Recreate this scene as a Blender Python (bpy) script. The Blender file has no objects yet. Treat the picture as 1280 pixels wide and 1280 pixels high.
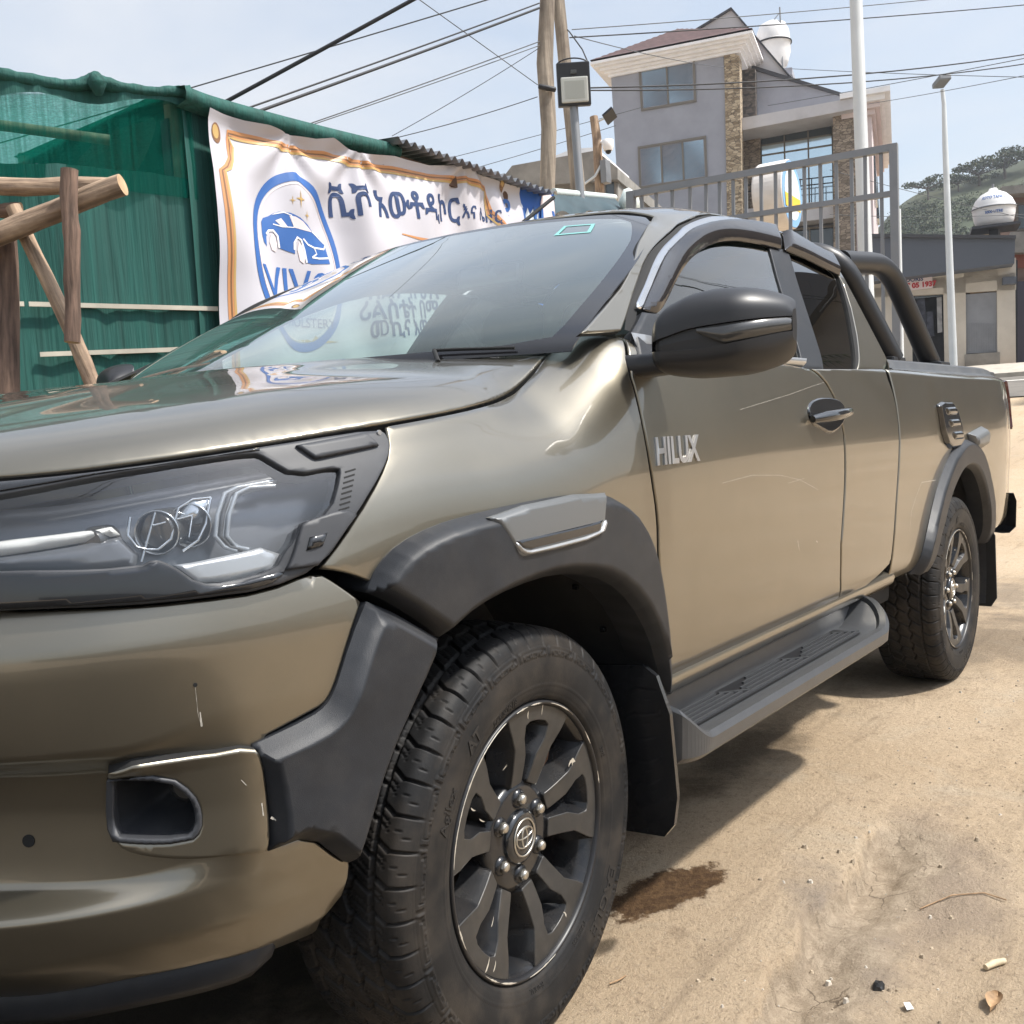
import bpy, bmesh, math, random
import numpy as np
from mathutils import Vector, Matrix, noise
from mathutils.bvhtree import BVHTree
from mathutils.geometry import delaunay_2d_cdt

random.seed(7)
rng = np.random.default_rng(7)
SC = bpy.context.scene
COL = SC.collection

# ---------------------------------------------------------------- camera, sky, sun, exposure
# The truck stands on ground that leans 1.4 degrees towards its left wheels. "Truck frame" = x to the
# tail, z up, y to the truck's right; TILT turns it into the level world.
_up = Vector((-0.0037, 0.0245, 1.0)).normalized()
TILT = _up.rotation_difference(Vector((0, 0, 1))).to_matrix()
_cx, _cy, _cz, _yaw, _pit, _rol, FPX = (-1.49116, -1.96692, 1.11869, 0.633477, 0.0765891, -0.0452136, 1308.313)
_d = Vector((math.cos(_pit)*math.cos(_yaw), math.cos(_pit)*math.sin(_yaw), -math.sin(_pit)))
_r = Vector((math.sin(_yaw), -math.cos(_yaw), 0)); _u = _r.cross(_d)
_R = math.cos(_rol)*_r + math.sin(_rol)*_u; _U = -math.sin(_rol)*_r + math.cos(_rol)*_u
CAM_T = Vector((_cx, _cy, _cz))
cam_data = bpy.data.cameras.new('camera'); cam = bpy.data.objects.new('camera', cam_data); COL.objects.link(cam)
cam_data.sensor_fit = 'HORIZONTAL'; cam_data.sensor_width = 36; cam_data.lens = FPX/1280*36
cam_data.clip_start = 0.05; cam_data.clip_end = 3000
cam.matrix_world = (TILT @ Matrix((_R, _U, -_d)).transposed()).to_4x4()
cam.location = TILT @ CAM_T
SC.camera = cam

SUN_EL, SUN_DIR = math.radians(56), Vector((0.38, -0.92, 0))     # horizontal direction towards the sun
SUN_DIR.normalize()
to_sun = Vector((SUN_DIR.x*math.cos(SUN_EL), SUN_DIR.y*math.cos(SUN_EL), math.sin(SUN_EL)))
sl = bpy.data.lights.new('sun', 'SUN'); sl.energy = 3.9; sl.angle = math.radians(3.0); sl.color = (1, .955, .88)
so = bpy.data.objects.new('sun', sl); COL.objects.link(so)
so.rotation_euler = to_sun.to_track_quat('Z', 'Y').to_euler(); so.location = (0, 0, 60)

w = bpy.data.worlds.new('World'); SC.world = w; w.use_nodes = True
nt = w.node_tree; N = nt.nodes; L = nt.links
for n in list(N): N.remove(n)
out = N.new('ShaderNodeOutputWorld'); bg = N.new('ShaderNodeBackground'); bg.inputs['Strength'].default_value = 0.12
sky = N.new('ShaderNodeTexSky'); sky.sky_type = 'NISHITA'; sky.sun_disc = False
sky.sun_elevation = SUN_EL; sky.sun_rotation = math.atan2(SUN_DIR.x, SUN_DIR.y)
sky.air_density = 1.6; sky.dust_density = 4.0; sky.ozone_density = 1.5; sky.altitude = 1500
tc = N.new('ShaderNodeTexCoord'); mp = N.new('ShaderNodeMapping'); mp.inputs['Scale'].default_value = (1.0, 1.0, 3.4)
mp.inputs['Rotation'].default_value = (0.15, 0.2, 0.6)
nz = N.new('ShaderNodeTexNoise'); nz.inputs['Scale'].default_value = 2.0; nz.inputs['Detail'].default_value = 7; nz.inputs['Roughness'].default_value = .55
nz.inputs['Distortion'].default_value = .4
cr = N.new('ShaderNodeValToRGB'); cr.color_ramp.elements[0].position = .36; cr.color_ramp.elements[1].position = .68
cr.color_ramp.elements[0].color = (.52, .52, .52, 1); cr.color_ramp.elements[1].color = (1, 1, 1, 1)
mx = N.new('ShaderNodeMix'); mx.data_type = 'RGBA'
mx.inputs[7].default_value = (4.6, 4.8, 5.15, 1)         # sunlit thin cloud, in the sky texture's own units
L.new(tc.outputs['Generated'], mp.inputs['Vector']); L.new(mp.outputs['Vector'], nz.inputs['Vector'])
L.new(nz.outputs['Fac'], cr.inputs['Fac']); L.new(cr.outputs['Color'], mx.inputs[0]); L.new(sky.outputs['Color'], mx.inputs[6])
# thin cloud scatters most light close to the sun
geo = N.new('ShaderNodeNewGeometry'); dp = N.new('ShaderNodeVectorMath'); dp.operation = 'DOT_PRODUCT'; dp.inputs[1].default_value = to_sun; L.new(tc.outputs['Generated'], dp.inputs[0])
m0 = N.new('ShaderNodeMath'); m0.operation = 'MAXIMUM'; m0.inputs[1].default_value = 0; L.new(dp.outputs['Value'], m0.inputs[0])
m1 = N.new('ShaderNodeMath'); m1.operation = 'POWER'; m1.inputs[1].default_value = 7; L.new(m0.outputs[0], m1.inputs[0])
m2 = N.new('ShaderNodeMath'); m2.operation = 'MULTIPLY_ADD'; m2.inputs[1].default_value = 2.6; m2.inputs[2].default_value = 1; L.new(m1.outputs[0], m2.inputs[0])
vm = N.new('ShaderNodeVectorMath'); vm.operation = 'SCALE'; L.new(mx.outputs[2], vm.inputs[0]); L.new(m2.outputs[0], vm.inputs['Scale']); N.remove(geo)
L.new(vm.outputs[0], bg.inputs['Color']); L.new(bg.outputs['Background'], out.inputs['Surface'])

SC.view_settings.view_transform = 'Standard'; SC.view_settings.look = 'None'; SC.view_settings.exposure = 0.60; SC.view_settings.gamma = 1
SC.render.engine = 'CYCLES'
try:
    SC.cycles.max_bounces = 10; SC.cycles.transparent_max_bounces = 16; SC.cycles.use_denoising = True
except Exception: pass

# ---------------------------------------------------------------- materials
def nodes(m):
    m.use_nodes = True
    return m.node_tree.nodes, m.node_tree.links, m.node_tree.nodes['Principled BSDF']
def mat(name, col, rough=.5, metal=0, coat=0, coat_rough=.03, var=0, vscale=6, bump=0, bscale=200, spec=.5,
        dirt=None, dirt_amt=0, dirt_scale=3, stretch=None, rvar=0, bdist=.002, detail=6):
    m = bpy.data.materials.new(name); n, l, b = nodes(m)
    b.inputs['Base Color'].default_value = (*col, 1); b.inputs['Roughness'].default_value = rough
    b.inputs['Metallic'].default_value = metal; b.inputs['Coat Weight'].default_value = coat
    b.inputs['Coat Roughness'].default_value = coat_rough; b.inputs['Specular IOR Level'].default_value = spec
    tcn = n.new('ShaderNodeTexCoord'); vec = tcn.outputs['Object']
    if stretch:
        mpn = n.new('ShaderNodeMapping'); mpn.inputs['Scale'].default_value = stretch; l.new(vec, mpn.inputs['Vector']); vec = mpn.outputs['Vector']
    colsock = None
    if var:
        z = n.new('ShaderNodeTexNoise'); z.inputs['Scale'].default_value = vscale; z.inputs['Detail'].default_value = detail; l.new(vec, z.inputs['Vector'])
        r = n.new('ShaderNodeMapRange'); r.inputs[1].default_value = .3; r.inputs[2].default_value = .7
        r.inputs[3].default_value = 1-var; r.inputs[4].default_value = 1+var; l.new(z.outputs['Fac'], r.inputs[0])
        mm = n.new('ShaderNodeMix'); mm.data_type = 'RGBA'; mm.blend_type = 'MULTIPLY'; mm.inputs[0].default_value = 1
        mm.inputs[6].default_value = (*col, 1); l.new(r.outputs[0], mm.inputs[7]); colsock = mm.outputs[2]
        if rvar:
            r2 = n.new('ShaderNodeMapRange'); r2.inputs[1].default_value = .3; r2.inputs[2].default_value = .7
            r2.inputs[3].default_value = max(.02, rough-rvar); r2.inputs[4].default_value = rough+rvar
            l.new(z.outputs['Fac'], r2.inputs[0]); l.new(r2.outputs[0], b.inputs['Roughness'])
    if dirt:
        z = n.new('ShaderNodeTexNoise'); z.inputs['Scale'].default_value = dirt_scale; z.inputs['Detail'].default_value = 9; z.inputs['Roughness'].default_value = .65
        l.new(tcn.outputs['Object'], z.inputs['Vector'])
        r = n.new('ShaderNodeMapRange'); r.inputs[1].default_value = .45; r.inputs[2].default_value = .75; r.inputs[3].default_value = 0; r.inputs[4].default_value = dirt_amt
        l.new(z.outputs['Fac'], r.inputs[0])
        md = n.new('ShaderNodeMix'); md.data_type = 'RGBA'; l.new(r.outputs[0], md.inputs[0])
        if colsock: l.new(colsock, md.inputs[6])
        else: md.inputs[6].default_value = (*col, 1)
        md.inputs[7].default_value = (*dirt, 1); colsock = md.outputs[2]
    if colsock: l.new(colsock, b.inputs['Base Color'])
    if bump:
        z = n.new('ShaderNodeTexNoise'); z.inputs['Scale'].default_value = bscale; z.inputs['Detail'].default_value = 4; l.new(vec, z.inputs['Vector'])
        bp = n.new('ShaderNodeBump'); bp.inputs['Strength'].default_value = bump; bp.inputs['Distance'].default_value = bdist
        l.new(z.outputs['Fac'], bp.inputs['Height']); l.new(bp.outputs['Normal'], b.inputs['Normal'])
    return m
def glass(name, tint, refl=1.0, rough=0.0, ior=1.5, dust_sheen=0.0):
    m = bpy.data.materials.new(name); n, l, b = nodes(m); n.remove(b)
    o = n['Material Output']; t = n.new('ShaderNodeBsdfTransparent'); t.inputs['Color'].default_value = (*tint, 1)
    g = n.new('ShaderNodeBsdfGlossy'); g.inputs['Roughness'].default_value = rough; g.inputs['Color'].default_value = (1, 1, 1, 1)
    # thin sheet, the same from both sides: Schlick on |incoming . normal|
    ge = n.new('ShaderNodeNewGeometry'); dt = n.new('ShaderNodeVectorMath'); dt.operation = 'DOT_PRODUCT'; l.new(ge.outputs['Incoming'], dt.inputs[0]); l.new(ge.outputs['Normal'], dt.inputs[1])
    def mth(op, a, b_=None):
        q = n.new('ShaderNodeMath'); q.operation = op; q.use_clamp = False
        for i, v_ in ((0, a), (1, b_)):
            if v_ is None: continue
            if isinstance(v_, (int, float)): q.inputs[i].default_value = v_
            else: l.new(v_, q.inputs[i])
        return q.outputs[0]
    r0 = ((ior-1)/(ior+1))**2; c_ = mth('ABSOLUTE', dt.outputs['Value']); p5 = mth('POWER', mth('SUBTRACT', 1.0, c_), 5.0)
    k = mth('MINIMUM', mth('MULTIPLY', mth('ADD', mth('MULTIPLY', p5, 1-r0), r0), refl), 1.0)
    x = n.new('ShaderNodeMixShader'); l.new(k, x.inputs[0]); l.new(t.outputs[0], x.inputs[1]); l.new(g.outputs[0], x.inputs[2]); res = x.outputs[0]
    if dust_sheen:  # teal veil: dust, with the sky's reflection painted in as diffuse colour
        df = n.new('ShaderNodeBsdfDiffuse'); df.inputs[0].default_value = (.38, .50, .48, 1); y = n.new('ShaderNodeMixShader'); y.inputs[0].default_value = dust_sheen; l.new(res, y.inputs[1]); l.new(df.outputs[0], y.inputs[2]); res = y.outputs[0]
    l.new(res, o.inputs['Surface'])
    return m
M = {}
M['paint'] = mat('bronze_metallic_paint', (.222, .201, .157), .33, .90, 1, .012, var=.05, vscale=3, bump=.10, bscale=1400, bdist=.0005, dirt=(.40, .34, .25), dirt_amt=.10, dirt_scale=5)
M['plastic'] = mat('black_textured_plastic', (.019, .021, .025), .45, spec=.38, metal=0, coat=0, coat_rough=.3) if False else mat('black_textured_plastic', (.019, .021, .025), .45, 0, 0, var=.12, vscale=30, bump=.35, bscale=900, bdist=.001, spec=.36, dirt=(.13, .115, .10), dirt_amt=.14, dirt_scale=9)
M['insert'] = mat('silver_grey_insert', (.125, .13, .132), .38, .2, .1, .3, bump=.1, bscale=900, bdist=.001)
M['plastic_grey'] = mat('grey_satin_plastic', (.050, .052, .055), .36, 0, .15, .3, var=.08, vscale=30, bump=.12, bscale=900, bdist=.001)
M['gloss_black'] = mat('gloss_black_plastic', (.012, .013, .015), .12, 0, .6, .02)
M['cover_grey'] = mat('satin_charcoal_plastic', (.036, .038, .043), .52, 0, 0, .25, bump=.08, bscale=1200, bdist=.001, var=.08, vscale=30)
M['seam'] = mat('black_seam_rubber', (.006, .006, .006), .8)
M['rubber'] = mat('tyre_rubber', (.014, .014, .0145), .58, var=.2, vscale=14, bump=.25, bscale=350, bdist=.001, spec=.22, dirt=(.13, .10, .07), dirt_amt=.28, dirt_scale=7)
M['rubber_letter'] = mat('raised_rubber', (.018, .0175, .0175), .55, spec=.3, dirt=(.11, .09, .07), dirt_amt=.25, dirt_scale=9)
M['rim_face'] = mat('dark_machined_wheel', (.046, .0455, .045), .40, .45, .1, .2, var=.15, vscale=40, dirt=(.2, .17, .13), dirt_amt=.15, dirt_scale=18)
M['rim_black'] = mat('gloss_black_wheel', (.011, .0115, .013), .26, 0, .25, .12, spec=.4, dirt=(.12, .1, .08), dirt_amt=.16, dirt_scale=14)
M['chip'] = mat('scraped_bare_metal', (.62, .58, .50), .45, .5)
M['nut'] = mat('zinc_lug_nut', (.55, .52, .46), .3, .9)
M['badge'] = mat('chrome_badge', (.55, .55, .56), .30, .85)
M['chrome'] = mat('bright_chrome', (.75, .75, .76), .08, 1)
M['silver'] = mat('silver_satin', (.55, .56, .57), .28, .8)
M['satin_silver'] = mat('lamp_silver_base', (.42, .43, .44), .35, .6)
M['dark'] = mat('dark_underbody', (.012, .012, .012), .85, var=.3, vscale=10)
M['liner'] = mat('wheel_arch_liner', (.018, .018, .019), .75, var=.3, vscale=8, dirt=(.12, .1, .075), dirt_amt=.3, dirt_scale=6)
M['interior'] = mat('dark_interior_trim', (.035, .036, .038), .6, bump=.1, bscale=300)
M['seat'] = mat('grey_seat_fabric', (.075, .075, .078), .85, bump=.2, bscale=500)
M['headliner'] = mat('pale_headliner', (.42, .41, .39), .9)
M['ws_glass'] = glass('windscreen_glass', (.78, .92, .89), 2.1, dust_sheen=.075)
M['side_glass'] = glass('side_window_glass', (.54, .66, .63), 1.7, dust_sheen=.004)
M['dark_glass'] = glass('dark_tinted_glass', (.035, .04, .04), 1.5)
M['lamp_glass'] = glass('headlamp_lens', (.94, .95, .96), 1.7)
M['smoke'] = mat('smoked_visor_acrylic', (.022, .020, .021), .10, 0, 0, .02)
M['frit'] = mat('black_glass_border', (.012, .012, .014), .08, 0, .5, .02)
M['lamp_white'] = mat('white_light_guide', (.66, .66, .63), .25)
M['reflector'] = mat('lamp_reflector', (.40, .42, .44), .18, .85)
M['lamp_dark'] = mat('lamp_housing', (.13, .135, .145), .3, .3, .3, .1)
M['red_lens'] = mat('red_lamp_lens', (.07, .008, .008), .12, 0, .8, .03)
M['clear_lens'] = mat('smoky_clear_lens', (.055, .054, .052), .16, .2, .5, .02)
M['tube'] = mat('satin_black_tube', (.012, .012, .0135), .42, 0, .05, .3, bump=.08, bscale=800, bdist=.001)
M['vinyl'] = mat('grey_black_bed_cover', (.045, .047, .05), .42, bump=.15, bscale=900, bdist=.001, dirt=(.2, .19, .17), dirt_amt=.25, dirt_scale=8)
M['brake'] = mat('rusty_brake_iron', (.16, .09, .055), .6, .6, var=.3, vscale=20)

# ---------------------------------------------------------------- object helpers
def link(o, parent=None):
    COL.objects.link(o)
    if parent is not None: o.parent = parent
    return o
def empty(name, loc=(0, 0, 0), parent=None, label=None, cat=None, group=None):
    o = bpy.data.objects.new(name, None); o.location = loc; o.empty_display_size = .2; link(o, parent)
    return tag(o, label, cat, group)
def tag(o, label=None, cat=None, group=None, kind=None):
    if label: o['label'] = label
    if cat: o['category'] = cat
    if group: o['group'] = group
    if kind: o['kind'] = kind
    return o
class MB:
    """collects shapes into one mesh; each face carries a material slot"""
    def __init__(s): s.v = []; s.f = []; s.m = []; s.smooth = []; s.n = {}; s.slots = []
    def slot(s, m):
        if m not in s.slots: s.slots.append(m)
        return s.slots.index(m)
    def add(s, verts, faces, m, smooth=False, normals=None):
        k = len(s.v); si = s.slot(m); s.v += [tuple(v) for v in verts]
        for f in faces: s.f.append(tuple(i+k for i in f)); s.m.append(si); s.smooth.append(smooth)
        if normals is not None:
            for i, n in enumerate(normals): s.n[k+i] = tuple(n)
        return s
    def box(s, c, size, m, rot=None, bevel=0):
        x, y, z = (a/2 for a in size); c = Vector(c)
        if bevel:
            bm = bmesh.new(); bmesh.ops.create_cube(bm, size=1)
            for v in bm.verts: v.co = Vector((v.co.x*size[0], v.co.y*size[1], v.co.z*size[2]))
            bmesh.ops.bevel(bm, geom=bm.edges[:], offset=bevel, segments=2, affect='EDGES', profile=.6)
            vs = [v.co.copy() for v in bm.verts]; bm.verts.index_update(); fs = [[v.index for v in f.verts] for f in bm.faces]; bm.free()
        else:
            vs = [Vector(p) for p in ((-x,-y,-z),(x,-y,-z),(x,y,-z),(-x,y,-z),(-x,-y,z),(x,-y,z),(x,y,z),(-x,y,z))]
            fs = [(0,3,2,1),(4,5,6,7),(0,1,5,4),(1,2,6,5),(2,3,7,6),(3,0,4,7)]
        vs = [(rot @ v if rot else v)+c for v in vs]
        return s.add(vs, fs, m)
    def tube(s, pts, r, m, n=10, cap=True, jitter=0, seed=0):
        pts = [Vector(p) for p in pts]; rs = r if isinstance(r, (list, tuple)) else [r]*len(pts)
        vs = []; fs = []; rr = random.Random(seed)
        t = (pts[1]-pts[0]).normalized(); a = t.orthogonal().normalized()
        for i, p in enumerate(pts):
            t = ((pts[i+1]-p) if i == 0 else (p-pts[i-1]) if i == len(pts)-1 else (pts[i+1]-pts[i-1])).normalized()
            a = (a-t*a.dot(t)).normalized(); b = t.cross(a)
            for k in range(n):
                q = rs[i]*(1+jitter*(rr.random()-.5)*2)
                vs.append(p+a*(q*math.cos(2*math.pi*k/n))+b*(q*math.sin(2*math.pi*k/n)))
        for i in range(len(pts)-1):
            for k in range(n): fs.append((i*n+k, i*n+(k+1)%n, (i+1)*n+(k+1)%n, (i+1)*n+k))
        s.add(vs, fs, m, True)
        if cap:
            e = len(pts)-1
            s.add(vs[:n], [tuple(range(n))[::-1]], m); s.add(vs[e*n:], [tuple(range(n))], m)
        return s
    def lathe(s, prof, m, n=64, axis='y', c=(0, 0, 0), smooth=True):
        """prof: (radius, height along axis)"""
        vs = []; fs = []; c = Vector(c)
        for r, h in prof:
            for k in range(n):
                a = 2*math.pi*k/n; q = (r*math.cos(a), r*math.sin(a))
                vs.append(c+(Vector((q[0], h, q[1])) if axis == 'y' else Vector((q[0], q[1], h)) if axis == 'z' else Vector((h, q[0], q[1]))))
        for i in range(len(prof)-1):
            for k in range(n): fs.append((i*n+k, i*n+(k+1)%n, (i+1)*n+(k+1)%n, (i+1)*n+k))
        return s.add(vs, fs, m, smooth)
    def grid(s, P, m, smooth=True, closed_u=False, closed_v=False):
        """P: rows x cols x 3"""
        P = np.asarray(P); a, b = P.shape[:2]; fs = []
        for i in range(a if closed_u else a-1):
            for j in range(b if closed_v else b-1):
                fs.append((i*b+j, i*b+(j+1) % b, ((i+1) % a)*b+(j+1) % b, ((i+1) % a)*b+j))
        return s.add(P.reshape(-1, 3), fs, m, smooth)
    def prism(s, poly, h0, h1, m, fn=None):
        """poly in 2D extruded h0..h1; fn(u, v, h) -> point"""
        n = len(poly); fn = fn or (lambda u, v, h: (u, v, h))
        vs = [fn(u, v, h0) for u, v in poly]+[fn(u, v, h1) for u, v in poly]
        return s.add(vs, [tuple(range(n))[::-1], tuple(range(n, 2*n))]+[(i, (i+1) % n, n+(i+1) % n, n+i) for i in range(n)], m)
    def mirror_y(s):
        k = len(s.v); nf = len(s.f)
        s.v += [(x, -y, z) for x, y, z in s.v[:k]]
        s.f += [tuple(i+k for i in f[::-1]) for f in s.f[:nf]]; s.m += s.m[:nf]; s.smooth += s.smooth[:nf]
        for i, n in list(s.n.items()): s.n[i+k] = (n[0], -n[1], n[2])
        return s
    def flipped_y(s):
        o = MB(); o.v = [(x, -y, z) for x, y, z in s.v]; o.f = [f[::-1] for f in s.f]; o.m = list(s.m); o.smooth = list(s.smooth)
        o.slots = list(s.slots); o.n = {i: (n[0], -n[1], n[2]) for i, n in s.n.items()}
        return o
    def mesh(s, name):
        me = bpy.data.meshes.new(name); me.from_pydata(s.v, [], s.f)
        for m in s.slots: me.materials.append(m)
        me.polygons.foreach_set('material_index', s.m); me.polygons.foreach_set('use_smooth', s.smooth); me.update()
        if s.n:
            a = np.zeros((len(s.v), 3), dtype=np.float32); me.vertices.foreach_get  # noqa
            for i, n in s.n.items(): a[i] = n
            me.normals_split_custom_set_from_vertices([tuple(x) for x in a])
        return me
    def build(s, name, parent=None, fix=False):
        me = s.mesh(name)
        if fix:
            bm = bmesh.new(); bm.from_mesh(me); bmesh.ops.recalc_face_normals(bm, faces=bm.faces); bm.to_mesh(me); bm.free()
        return link(bpy.data.objects.new(name, me), parent)
def text_geo(txt, size=1.0, extrude=0.0, bold=0.0, sub=0):
    """lettering as plain vertices and faces, centred on the origin"""
    cu = bpy.data.curves.new('lettering', 'FONT'); cu.body = txt; cu.size = size; cu.extrude = extrude; cu.offset = bold
    cu.align_x = 'CENTER'; cu.align_y = 'CENTER'; cu.resolution_u = 4
    o = bpy.data.objects.new('lettering', cu); COL.objects.link(o)
    dg = bpy.context.evaluated_depsgraph_get(); dg.update()
    me = bpy.data.meshes.new_from_object(o.evaluated_get(dg))
    bm = bmesh.new(); bm.from_mesh(me)
    if sub: bmesh.ops.triangulate(bm, faces=bm.faces[:]); bmesh.ops.subdivide_edges(bm, edges=[e for e in bm.edges if e.calc_length() > sub], cuts=2, use_grid_fill=True)
    bm.verts.index_update(); vs = [v.co.copy() for v in bm.verts]; fs = [[v.index for v in f.verts] for f in bm.faces]; bm.free()
    bpy.data.objects.remove(o); bpy.data.curves.remove(cu); bpy.data.meshes.remove(me)
    return vs, fs

# ---------------------------------------------------------------- smooth surfaces and the panels cut from them
def pchip(x, y, q):
    x = np.asarray(x, float); y = np.asarray(y, float); q = np.clip(q, x[0], x[-1])
    h = np.diff(x); d = np.diff(y)/h; n = len(x); m = np.zeros(n)
    if n == 2: return y[0]+d[0]*(q-x[0])
    for i in range(1, n-1):
        if d[i-1]*d[i] > 0:
            w1 = 2*h[i]+h[i-1]; w2 = h[i]+2*h[i-1]; m[i] = (w1+w2)/(w1/d[i-1]+w2/d[i])
    m[0] = d[0]; m[-1] = d[-1]
    k = np.clip(np.searchsorted(x, q)-1, 0, n-2); t = (q-x[k])/h[k]
    return (1+2*t)*(1-t)**2*y[k]+t*(1-t)**2*h[k]*m[k]+t*t*(3-2*t)*y[k+1]+t*t*(t-1)*h[k]*m[k+1]
def catmull(x, y, q):
    x = np.asarray(x, float); y = np.asarray(y, float); m = np.gradient(y, x)
    k = np.clip(np.searchsorted(x, q)-1, 0, len(x)-2); h = x[k+1]-x[k]; t = (q-x[k])/h
    return (1+2*t)*(1-t)**2*y[k]+t*(1-t)**2*h*m[k]+t*t*(3-2*t)*y[k+1]+t*t*(t-1)*h*m[k+1]
# plan outline of the body, front centre -> left side -> tail (y of the left side is negative)
_pl = [(-1.02,0),(-1.015,.2),(-.988,.4),(-.94,.55),(-.865,.675),(-.765,.775),(-.63,.85),(-.48,.895),(-.3,.92),(-.1,.933),(.3,.935),(1,.935),(2.4,.935),(3.4,.935),(4.04,.925),(4.18,.90),(4.24,.85),(4.265,.75),(4.27,.4),(4.27,0)]
_pl = np.array(_pl); _ch = np.r_[0, np.cumsum(np.hypot(*np.diff(_pl, axis=0).T))]
_q = np.linspace(0, _ch[-1], 3000); _pxy = np.stack([catmull(_ch, _pl[:, 0], _q), catmull(_ch, _pl[:, 1], _q)], 1)
_al = np.r_[0, np.cumsum(np.hypot(*np.diff(_pxy, axis=0).T))]
_s0 = np.interp(.5, _pxy[:2000, 0], _al[:2000])           # s equals x on the straight side
PLAN_S = _al-_s0+.5
S_FRONT, S_TAIL = PLAN_S[0], PLAN_S[-1]
_tn = np.gradient(_pxy, axis=0); _tn /= np.hypot(_tn[:, 0], _tn[:, 1])[:, None]
def plan(s):
    x = np.interp(s, PLAN_S, _pxy[:, 0]); y = np.interp(s, PLAN_S, _pxy[:, 1])
    tx = np.interp(s, PLAN_S, _tn[:, 0]); ty = np.interp(s, PLAN_S, _tn[:, 1])
    return x, y, -ty, tx                                    # outward normal in (x, |y|)
class Surf:
    """P(s, v) sampled on a dense grid; kv turns v into about metres"""
    def __init__(f, S, V, P, kv):
        f.S, f.V, f.P, f.kv = S, V, P, kv
        du = np.gradient(P, axis=0); dv = np.gradient(P, axis=1); n = np.cross(du, dv)
        n /= np.linalg.norm(n, axis=2)[:, :, None]+1e-12
        f.N = n
        a, b = P.shape[:2]; f.b = b
        vs = [Vector(p) for p in P.reshape(-1, 3)]
        fs = [(i*b+j, i*b+j+1, (i+1)*b+j+1, (i+1)*b+j) for i in range(a-1) for j in range(b-1)]
        f.bvh = BVHTree.FromPolygons(vs, fs); f.fs = fs
    def _bl(f, A, s, v):
        i = np.clip((s-f.S[0])/(f.S[1]-f.S[0]), 0, len(f.S)-1.0001); j = np.clip((v-f.V[0])/(f.V[1]-f.V[0]), 0, len(f.V)-1.0001)
        a = i.astype(int); b = j.astype(int); p = (i-a)[:, None]; q = (j-b)[:, None]
        return A[a, b]*(1-p)*(1-q)+A[a+1, b]*p*(1-q)+A[a, b+1]*(1-p)*q+A[a+1, b+1]*p*q
    def at(f, s, v): return f._bl(f.P, np.atleast_1d(np.asarray(s, float)), np.atleast_1d(np.asarray(v, float)))
    def nor(f, s, v):
        n = f._bl(f.N, np.atleast_1d(np.asarray(s, float)), np.atleast_1d(np.asarray(v, float)))
        return n/np.linalg.norm(n, axis=1)[:, None]
    def v_at_z(f, s, z):
        p = f.at(np.full(len(f.V), s), f.V); return float(np.interp(z, p[:, 2], f.V))
    def near(f, p):
        loc, n, idx, d = f.bvh.find_nearest(Vector(p)); return f._uv(loc, idx)
    def _uv(f, loc, idx):
        i, j = divmod(f.fs[idx][0], f.b); A = f.P[i, j]; e1 = f.P[i+1, j]-A; e2 = f.P[i, j+1]-A
        w_, *_ = np.linalg.lstsq(np.stack([e1, e2], 1), np.array(loc)-A, rcond=None)
        return (f.S[i]+(f.S[1]-f.S[0])*w_[0], f.V[j]+(f.V[1]-f.V[0])*w_[1])
    def cast(f, px, py):
        """where the sight line through a point of the photograph meets this surface"""
        v = (_d+_R*((px-640)/FPX)-_U*((py-640)/FPX)).normalized()
        loc, n, idx, d = f.bvh.ray_cast(CAM_T, v)
        if loc is None:
            best = None
            for k in range(60, 400, 4):                        # nearest pass when the line misses
                q = CAM_T+v*(k/100); loc2, n2, i2, d2 = f.bvh.find_nearest(q)
                if best is None or d2 < best[0]: best = (d2, loc2, i2)
            loc, idx = best[1], best[2]
        return f._uv(loc, idx)
    def trace(f, pts): return [f.cast(p[0], p[1]) for p in pts]
def smooth_poly(pts, it=2):
    """corner cutting; a point with a third value 1 stays sharp"""
    P = [(p[0], p[1], (p[2] if len(p) > 2 else 0)) for p in pts]
    for _ in range(it):
        o = []
        n = len(P)
        for i in range(n):
            a, b, c = P[i-1], P[i], P[(i+1) % n]
            if b[2]: o.append(b)
            else:
                o.append((b[0]*.75+a[0]*.25, b[1]*.75+a[1]*.25, 0)); o.append((b[0]*.75+c[0]*.25, b[1]*.75+c[1]*.25, 0))
        P = o
    return P
def resample(poly, step):
    P = np.array([p[:2] for p in poly]); o = []
    for i in range(len(P)):
        a, b = P[i], P[(i+1) % len(P)]; l = np.hypot(*(b-a))
        if l < 1e-6: continue
        k = max(1, int(math.ceil(l/step)))
        for t in range(k): o.append(a+(b-a)*t/k)
    o = np.array(o); keep = np.ones(len(o), bool)
    for i in range(len(o)):
        if np.hypot(*(o[i]-o[i-1])) < step*.2: keep[i] = False
    return o[keep]
def inside(P, q):
    x, y = q[:, 0], q[:, 1]; c = np.zeros(len(q), bool)
    for i in range(len(P)):
        x1, y1 = P[i-1]; x2, y2 = P[i]
        m = ((y1 > y) != (y2 > y))
        with np.errstate(divide='ignore', invalid='ignore'): c ^= m & (x < (x2-x1)*(y-y1)/(y2-y1+1e-30)+x1)
    return c
def seg_dist(P, q, chunk=4000):
    A = P; B = np.roll(P, -1, axis=0); ab = B-A; L2 = (ab**2).sum(1)+1e-20
    D = np.empty(len(q)); G = np.empty((len(q), 2))
    for k in range(0, len(q), chunk):
        w_ = q[k:k+chunk, None, :]-A[None]; t = np.clip((w_*ab[None]).sum(2)/L2, 0, 1); pr = A[None]+t[:, :, None]*ab[None]
        dd = np.linalg.norm(q[k:k+chunk, None, :]-pr, axis=2); j = dd.argmin(1); r = np.arange(len(j))
        D[k:k+chunk] = dd[r, j]; G[k:k+chunk] = pr[r, j]
    return D, G
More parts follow.
